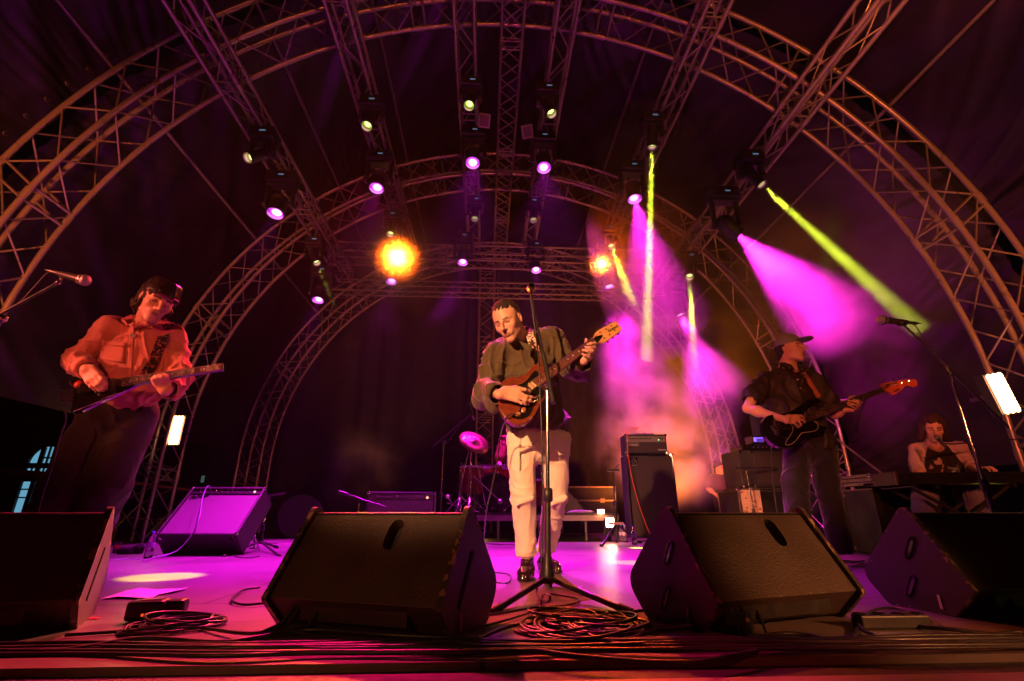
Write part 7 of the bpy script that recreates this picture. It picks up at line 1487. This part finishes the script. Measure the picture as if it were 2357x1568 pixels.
# rack with screen, table and cases behind the bassist
cQ = cropmap(2880, 1700, 3.136); Yq = 6.4
x0, x1 = at(*cQ(190, 300), Yq).x, at(*cQ(800, 300), Yq).x; zt = at(*cQ(300, 770), Yq).z
fc = flight_case(((at(*cQ(185, 780), Yq).x + x1) / 2 + .08, Yq + .3, 0), (x1 - at(*cQ(185, 780), Yq).x + .15, .6, zt), 0, "flight case with a pale end panel behind the bassist", .04)
w_ = at(*cQ(440, 900), Yq).x - at(*cQ(200, 900), Yq).x; MB().box((-(x1 - at(*cQ(185, 780), Yq).x + .15) / 2 + w_ / 2 + .03, -.306, zt / 2), (w_, .012, zt - .05)).build("end_panel", mat("scratched_panel", (.62, .42, .32), .5, 0, .1, 20, col2=(.25, .14, .10), thr=.56), fc, world=False)
rk = thing("amplifier", "bass rack stack with a small blue screen behind the bassist", "amplifier", ((x0 + x1) / 2, Yq, zt)); z1, z2, z3 = at(*cQ(300, 520), Yq).z, at(*cQ(300, 290), Yq).z, at(*cQ(300, 225), Yq).z
MB().box(((x0 + x1) / 2, Yq + .25, (zt + z2) / 2 + .0), (x1 - x0, .48, z2 - zt - .02)).build("cabinet", M_tolex, rk, .012); MB().box(((x0 + x1) / 2 + .08, Yq + .004, (zt + z2) / 2), (x1 - x0 - .26, .016, z2 - zt - .10)).build("grille", M_bgrille, rk)
for xx in (x0 + .02, x0 + .18):
    for zz in (zt + .02, z2 - .03): MB().box((xx, Yq + .01, zz), (.04, .04, .04)).build("corner_guard", M_chrome, rk, .006)
MB().box(((x0 + x1) / 2 + .04, Yq + .2, z2 + .03), (x1 - x0 - .1, .36, .055)).build("effects_unit", M_blackg, rk, .004)
for k in range(6): MB().lathe([(.010, 0), (.009, .014), (0, .014)], ((x0 + x1) / 2 - .1 + k * .06, Yq + .018, z2 + .03), (0, -1, 0), 8).build("knob", M_chrome, rk)
s0, s1 = at(*cQ(390, 130), Yq), at(*cQ(560, 205), Yq); MB().box(((s0.x + s1.x) / 2 + .03, Yq + .1, (s0.z + s1.z) / 2), (s1.x - s0.x + .1, .2, s0.z - s1.z + .02)).build("head_case", M_blackg, rk, .004)
sc = MB().box((s0.x + .06, Yq - .003, (s0.z + s1.z) / 2), (.13, .006, s0.z - s1.z - .02)).build("screen", mat("violet_screen", (.1, .05, .3), .3, emit=(.25, .12, 1.0), estr=1.6), rk); MB().box((s0.x + .075, Yq - .008, (s0.z + s1.z) / 2 - .01), (.09, .004, .05)).build("screen_panel", mat("dark_screen", (.04, .02, .14), .3, emit=(.10, .05, .5), estr=.7), sc)
st = thing("microphone_stand", "stand with a crossbar before the bass rack stack", "mic stand", (at(*cQ(330, 700), Yq - .3).x, Yq - .3, 0), "microphone stands"); a = at(*cQ(300, 560), Yq - .3); pole_stand(st, (a.x + .03, Yq - .3, 0), a, .012, [(a.x + .3, Yq - .3, .01), (a.x - .2, Yq - .1, .01), (a.x - .1, Yq - .55, .01)]); MB().tube([at(*cQ(160, 520), Yq - .3), at(*cQ(680, 520), Yq - .1)], .010, 8).build("boom", M_blackm, st)
# racks right of the bassist
Yk = 5.6
a, b = at(*cQ(1580, 810), Yk), at(*cQ(1870, 800), Yk); rw = b.x - a.x
r1 = thing("equipment_rack", "open equipment rack of tangled patch leads, right of the bassist", "rack", ((a.x + b.x) / 2, Yk + .3, 0)); H_r = a.z
m = MB()
for xx in (a.x, b.x): m.box((xx, Yk, H_r / 2), (.035, .03, H_r)).box((xx, Yk + .5, H_r / 2), (.035, .03, H_r))
m.box(((a.x + b.x) / 2, Yk, H_r), (rw + .035, .03, .03)).box(((a.x + b.x) / 2, Yk, .03), (rw, .03, .03)).build("frame", M_edge, r1, .002); MB().box(((a.x + b.x) / 2, Yk + .27, H_r / 2), (rw - .035, .44, H_r - .04)).build("shell", M_case, r1)
for k in range(3): MB().box(((a.x + b.x) / 2 + .02, Yk - .004, H_r - .07 - k * .055), (rw - .11, .02, .026)).build("rack_unit", mat("rack_strip", (.16, .05, .035), .5, .2), r1, .002)
for k in range(26):
    rn = random.Random(100 + k); p = [(a.x + .05 + rn.random() * (rw - .1), Yk - .02 - rn.random() * .05, .05 + rn.random() * (H_r - .3)) for _ in range(4)]; 
    p.sort(key=lambda q: -q[2]); MB().tube(smoothpath(p, 5), .006, 5).build("patch_lead", [M_cable, bpy.data.materials["rack_strip"], M_alud, bpy.data.materials["blue_grey_lead"]][k % 4], r1)
q = at(*cQ(1768, 1235), Yk - .05); MB().tube([q + Vector((.045 * math.cos(t), 0, .055 * math.sin(t))) for t in np.linspace(0, 2 * PI, 20)], .011, 6).build("cable_ring", M_alud, r1)
a, b = at(2022, 1123, 5.1), at(2110, 1117, 5.1)
flight_case(((a.x + b.x) / 2 + .0, 5.4, 0), (b.x - a.x + .05, .55, a.z), R(0), "open-fronted flight case under the electric piano's left end", .10)
a, b = at(2003, 1090, 4.75), at(2062, 1116, 4.75); flight_case(((a.x + b.x) / 2 + .25, 5.0, b.z + .0), (b.x - a.x + .5, .42, a.z - b.z), R(3), "shallow case lid with bright edging behind the electric piano", .5)
for xx in (a.x + .05, a.x + .65): tag(MB().box((xx, 5.0, b.z / 2 - .02), (.06, .4, b.z - .045)).build("case_leg", M_case), "black support under the shallow case lid, %s one" % ("left" if xx < a.x + .3 else "right"), "support", "supports under the case lid")
# cable drum and fence at the back left
dr = thing("cable_drum", "dim round cable drum on the rear boards behind the tilted combo", "cable drum", (at(690, 1185, 8.4).x, 8.4, 0)); c = at(690, 1190, 8.4); c.z = .33; MB().lathe([(0, -.03), (.33, -.03), (.33, 0), (0, 0)], c, (.2, -1, 0), 28, seg=True).build("flange", M_rubber, dr); MB().lathe([(0, .005), (.06, .005), (.06, 0)], c, (.2, -1, 0), 16, seg=True).build("hub", M_black, dr); MB().lathe([(.2, .03), (.2, .22), (.33, .22), (.33, .25), (0, .25)], c, (-.2, 1, 0), 28, seg=True).build("spool", M_rubber, dr)
M_rail = mat("painted_rail", (.32, .13, .07), .5, .2)
fx = thing("crowd_barrier", "metal guard rail crossing in front of the arched window and truss legs", "railing", (-6, 8.6, -1.4)); ra, rb = at(-80, 1079, 8.4), at(108, 1093, 8.0)
MB().tube([ra, rb], .045, 8).build("rail", M_rail, fx); rc, rd_ = at(290, 1110, 8.9), at(470, 1132, 9.6); MB().tube([rc, rd_], .030, 8).build("rail", M_rail, fx); MB().tube([rb, rc], .03, 8).build("rail", M_rail, fx)
for q in (rc.lerp(rd_, .02), rc.lerp(rd_, .6), rd_): MB().tube([q, (q.x, q.y, -1.38)], .022, 8).build("post", M_rail, fx)
for q in (rc, rd_): pass
MB().tube([rc + Vector((0, 0, -.55)), rd_ + Vector((0, 0, -.55))], .018, 6).build("lower_rail", M_rail, fx)
# arched window of the building across the street
cW = cropmap(0, 1650, 3.92); Yw = 24.0
bl = thing("building", "dark building far left showing one lit blue arched window", "building", (at(90, 1000, Yw).x, Yw, -1.4)); W0 = at(*cW(600, 1400), Yw)
bm_ = MB(); wx0, wx1 = at(*cW(215, 1400), Yw).x, at(*cW(640, 1400), Yw).x + .9
xl = at(*cW(330, 1055), Yw).x; xc = at(*cW(660, 700), Yw).x
cxw = at(*cW(625, 800), Yw).x + .15; rw_ = cxw - at(*cW(430, 770), Yw).x; zs = at(*cW(480, 775), Yw).z; ztop = at(*cW(690, 508), Yw).z; zb = at(*cW(280, 1420), Yw).z
MB().box((cxw - 3.2 - rw_, Yw + .25, 1.5), (6.4, .5, 12.0)).build("wall", mat("night_wall", (.05, .045, .04), .9), bl); MB().box((cxw + 3.2 + rw_, Yw + .25, 1.5), (6.4, .5, 12.0)).build("wall", bpy.data.materials["night_wall"], bl)
wf_ = MB(); n = 20; arcp = [(cxw + rw_ * math.cos(PI - PI * k / n), zs + (ztop - zs) * math.sin(PI * k / n)) for k in range(n + 1)]
top_poly = [(cxw - rw_, 7.5)] + arcp + [(cxw + rw_, 7.5)]
wf_.add([(x, Yw, z) for x, z in arcp] + [(x, Yw, 7.5) for x, z in arcp], [(k, k + 1, n + 2 + k, n + 1 + k) for k in range(n)]); wf_.build("arch_wall", bpy.data.materials["night_wall"], bl); MB().box((cxw, Yw + .25, (zb - .4 - 4.5) / 2), (2 * rw_, .5, abs(-4.5 - zb + .4))).build("wall", bpy.data.materials["night_wall"], bl)
win = MB(); win.add([(cxw - rw_, Yw + .12, zb - .5), (cxw + rw_, Yw + .12, zb - .5), (cxw + rw_, Yw + .12, zs), (cxw - rw_, Yw + .12, zs)], [(0, 1, 2, 3)]); win.add([(x, Yw + .12, z) for x, z in arcp], [tuple(range(n + 1))])
gm = mat("lit_blue_glass", (.1, .2, .3), .3, emit=(.14, .40, .58), estr=.85, scale=.8); wo = win.build("window", gm, bl)
fr = MB(); fw_ = .09
for t in (-.34, .42): fr.box((cxw + t * rw_, Yw + .07, (ztop + zb) / 2 - .3), (.20, .08, ztop - zb + .5))
fr.box((cxw + .04 * rw_, Yw + .08, (ztop + zs) / 2), (.07, .07, ztop - zs)); fr.box((cxw, Yw + .06, zs - .10), (2 * rw_, .09, .24))
z5 = at(*cW(500, 1010), Yw).z; fr.box((cxw, Yw + .06, z5), (2 * rw_, .09, .28))
for zz in (at(*cW(660, 685), Yw).z,): fr.box((cxw + .04 * rw_, Yw + .08, zz), (.8 * rw_, .07, .07))
for zz in (at(*cW(500, 940), Yw).z, at(*cW(350, 1180), Yw).z, at(*cW(320, 1310), Yw).z): fr.box((cxw, Yw + .08, zz), (2 * rw_, .06, .06))
for k in (-.72, .0, .7): fr.box((cxw + k * rw_, Yw + .085, (zs + z5) / 2), (.06, .05, zs - z5))
fr.build("frame", M_black, wo)
# window light is emission in the glass; no room stands behind
# bystanders in the dark
def bystander(c, h, label, colr, arm=None, vox=.016, hidden=None, lean=0):
    c = np.array(c, float); root = thing("person", label, "person", tuple(c), "people waiting behind the stage"); s = h / 1.75; P = lambda x, y, z: c + np.array((x, y, z)) * s
    H_ = Head(P(lean, -.03, 1.63), 20, 8, 0, s); hL_, hR_ = P(.1, 0, .9), P(-.1, 0, .9); sR, sL = P(-.19, 0, 1.42), P(.19, 0, 1.42)
    eR, wR = (P(-.28, -.05, 1.15), P(-.20, -.25, 1.25)) if arm is None else (P(*arm[0]), P(*arm[1])); eL, wL = P(.27, -.02, 1.15), P(.16, -.24, 1.12)
    lo, hi = lohi([H_.c, sR, sL, eR, eL, wR, wL, P(0, 0, 0)], .22); V = Vol((lo[0] - .1, lo[1] - .1, c[2]), hi, vox * .6); torso_body(V, P(0, 0, 1.25), hR_, hL_, sR, sL, P(0, 0, 1.5), H_, ((sR, eR, wR), (sL, eL, wL)), ([hR_, P(-.1, 0, .5), P(-.1, 0, .08)], [hL_, P(.1, 0, .5), P(.1, 0, .08)])); H_.sculpt(V)
    for w_, e_ in ((wR, eR), (wL, eL)):
        d = (w_ - e_) / np.linalg.norm(w_ - e_); sd = np.cross(d, (0, 0, 1)); sd /= np.linalg.norm(sd) + 1e-6
        hand(V, w_, [w_ + d * .02 + sd * .03, w_ + d * .02 - sd * .03, w_ + d * .09 + sd * .036, w_ + d * .085 - sd * .036], [[w_ + d * .09 + sd * q, w_ + d * .125 + sd * q, w_ + d * .145 + sd * q + (0, 0, -.02), w_ + d * .14 + sd * q + (0, 0, -.04)] for q in (.036, .013, -.011, -.034)], [w_ + d * .03 + sd * .034, w_ + d * .07 + sd * .06, w_ + d * .09 + sd * .062, w_ + d * .11 + sd * .058])
    V.mesh("body", M_skin_h, root, None, 1, lambda v: H_.tint(v, SKIN)); V = Vol(H_.c - .17, H_.c + .17, .008); V.ell(H_.w(0, .022, .055), np.array((.084, .104, .088)) * s, H_.R); V.ell(H_.w(0, -.135, -.03), np.array((.115, .085, .098)) * s, H_.R, .006, 's'); V.mesh("hair", M_hair, root, None, 1)
    V = Vol(lo, hi, vox * .7); V.cone(P(0, 0, 1.33), P(0, 0, .88), .18 * s, .18 * s, .03, squash=((0, 1, 0), .7)); V.cone(sR, sL, .075, .075, .04); V.chain([sR, sR + (eR - sR) * .7], [.08, .08], .03); V.chain([sL, sL + (eL - sL) * .7], [.08, .08], .03); V.mesh("shirt", cloth_mat("bystander_shirt", colr), root, folds([((10, 8, 6), .014, 3)]), 1)
    V = Vol((lo[0], lo[1], c[2]), hi, vox * .8)
    for q in (-.1, .1): V.cone(P(q, 0, .95), P(q, 0, .1), .11, .075, .04)
    V.mesh("trousers", M_fabric, root, None, 1); return root
p = at(392, 1112, 10.5); bystander((p.x, 10.5, -1.4), 1.75, "dim bystander with both hands raised, behind the rail left of the combo", (.14, .05, .04), ((-.30, -.1, 1.3), (-.10, -.25, 1.52)))
p = at(452, 1112, 11.0); by2 = bystander((p.x, 11.0, -1.4), 1.78, "dim bystander holding up a phone, behind the rail", (.03, .03, .03), ((.32, -.1, 1.25), (.12, -.28, 1.5)))
ph = thing("mobile_phone", "faintly glowing phone held up by the bystander behind the rail", "phone", at(467, 1103, 10.7)); MB().box(at(467, 1103, 10.7), (.075, .01, .15)).build("case", M_black, ph, .003); MB().box(at(467, 1103, 10.7) + Vector((0, -.007, 0)), (.066, .002, .135)).build("screen", mat("phone_screen", (.1, .2, .2), .3, emit=(.12, .3, .25), estr=.25), ph)
p = at(1662, 1085, 9.3); bystander((p.x, 9.4, -.25), 1.55, "smoke-veiled stagehand standing between the bass cabinet and the bass rack", (.08, .03, .02), ((-.32, -.05, 1.2), (-.25, -.28, 1.05)))
# tent side opening behind the keyboard player
dg = thing("tent_doorway", "angled tube frame of the tent opening behind the keyboard player", "tube frame", (5.9, 6.4, 0), None); cK = cropmap(3450, 1600, 3.136)
a, b, c = at(*cK(520, 205), 6.6), at(*cK(1100, 62), 6.4), at(*cK(1210, 470), 6.4); MB().tube([a, b], .020, 8).build("top_tube", M_alud, dg); MB().tube([b, (b.x, b.y, 0)], .022, 8).build("upright", M_alud, dg); MB().ball(b, .035, 8).build("corner_joint", M_chrome, dg)
tag(MB().add([(4.6, 8.2, 0), (6.6, 8.0, 0), (6.6, 8.0, 2.2), (4.6, 8.2, 2.2)], [(0, 1, 2, 3)]).build("green_cloth", mat("dark_green_cloth", (.010, .030, .020), .9, 0, .3, 3)), "dark green cloth hung across the opening behind the keyboard player", "curtain")
tag(MB().tube([at(1930, 922, 6.8), at(2160, 903, 6.4), at(2420, 915, 5.6)], .018, 6).build("guy_tube", M_alud), "horizontal tube along the tent side above the keyboard player", "tube")
tag(MB().tube([at(1925, 1010, 6.6), at(2030, 1090, 6.3)], .014, 6).build("diagonal_brace", M_alud), "thin diagonal brace tube between the bassist and the racks", "tube")
for i, (vx, vy, Y, sx) in enumerate([(1115, 278, 4.9, .02), (1213, 303, 5.1, -.02)]):
    p = at(vx, vy, Y); r = thing("floodlight", "small unlit square floodlight %s the centre ladder truss" % ("left of" if i == 0 else "right of"), "flood lamp", p, "unlit square floodlights"); Mx = Matrix.Translation(p) @ Matrix.Rotation(.12 if i == 0 else -.3, 4, 'Y') @ Matrix.Rotation(R(50), 4, 'X')
    m = MB().box((0, 0, 0), (.15, .05, .17)); m.xform(Mx); m.build("housing", mat("grey_housing", (.25, .22, .24), .5), r, .006); m = MB().box((0, -.027, 0), (.115, .004, .13)); m.xform(Mx); m.build("lens", mat("dull_glass", (.10, .08, .10), .15), r); MB().tube([p + Vector((0, .02, .05)), p + Vector((0, .02, .45))], .010, 6).build("bracket", M_blackm, r)
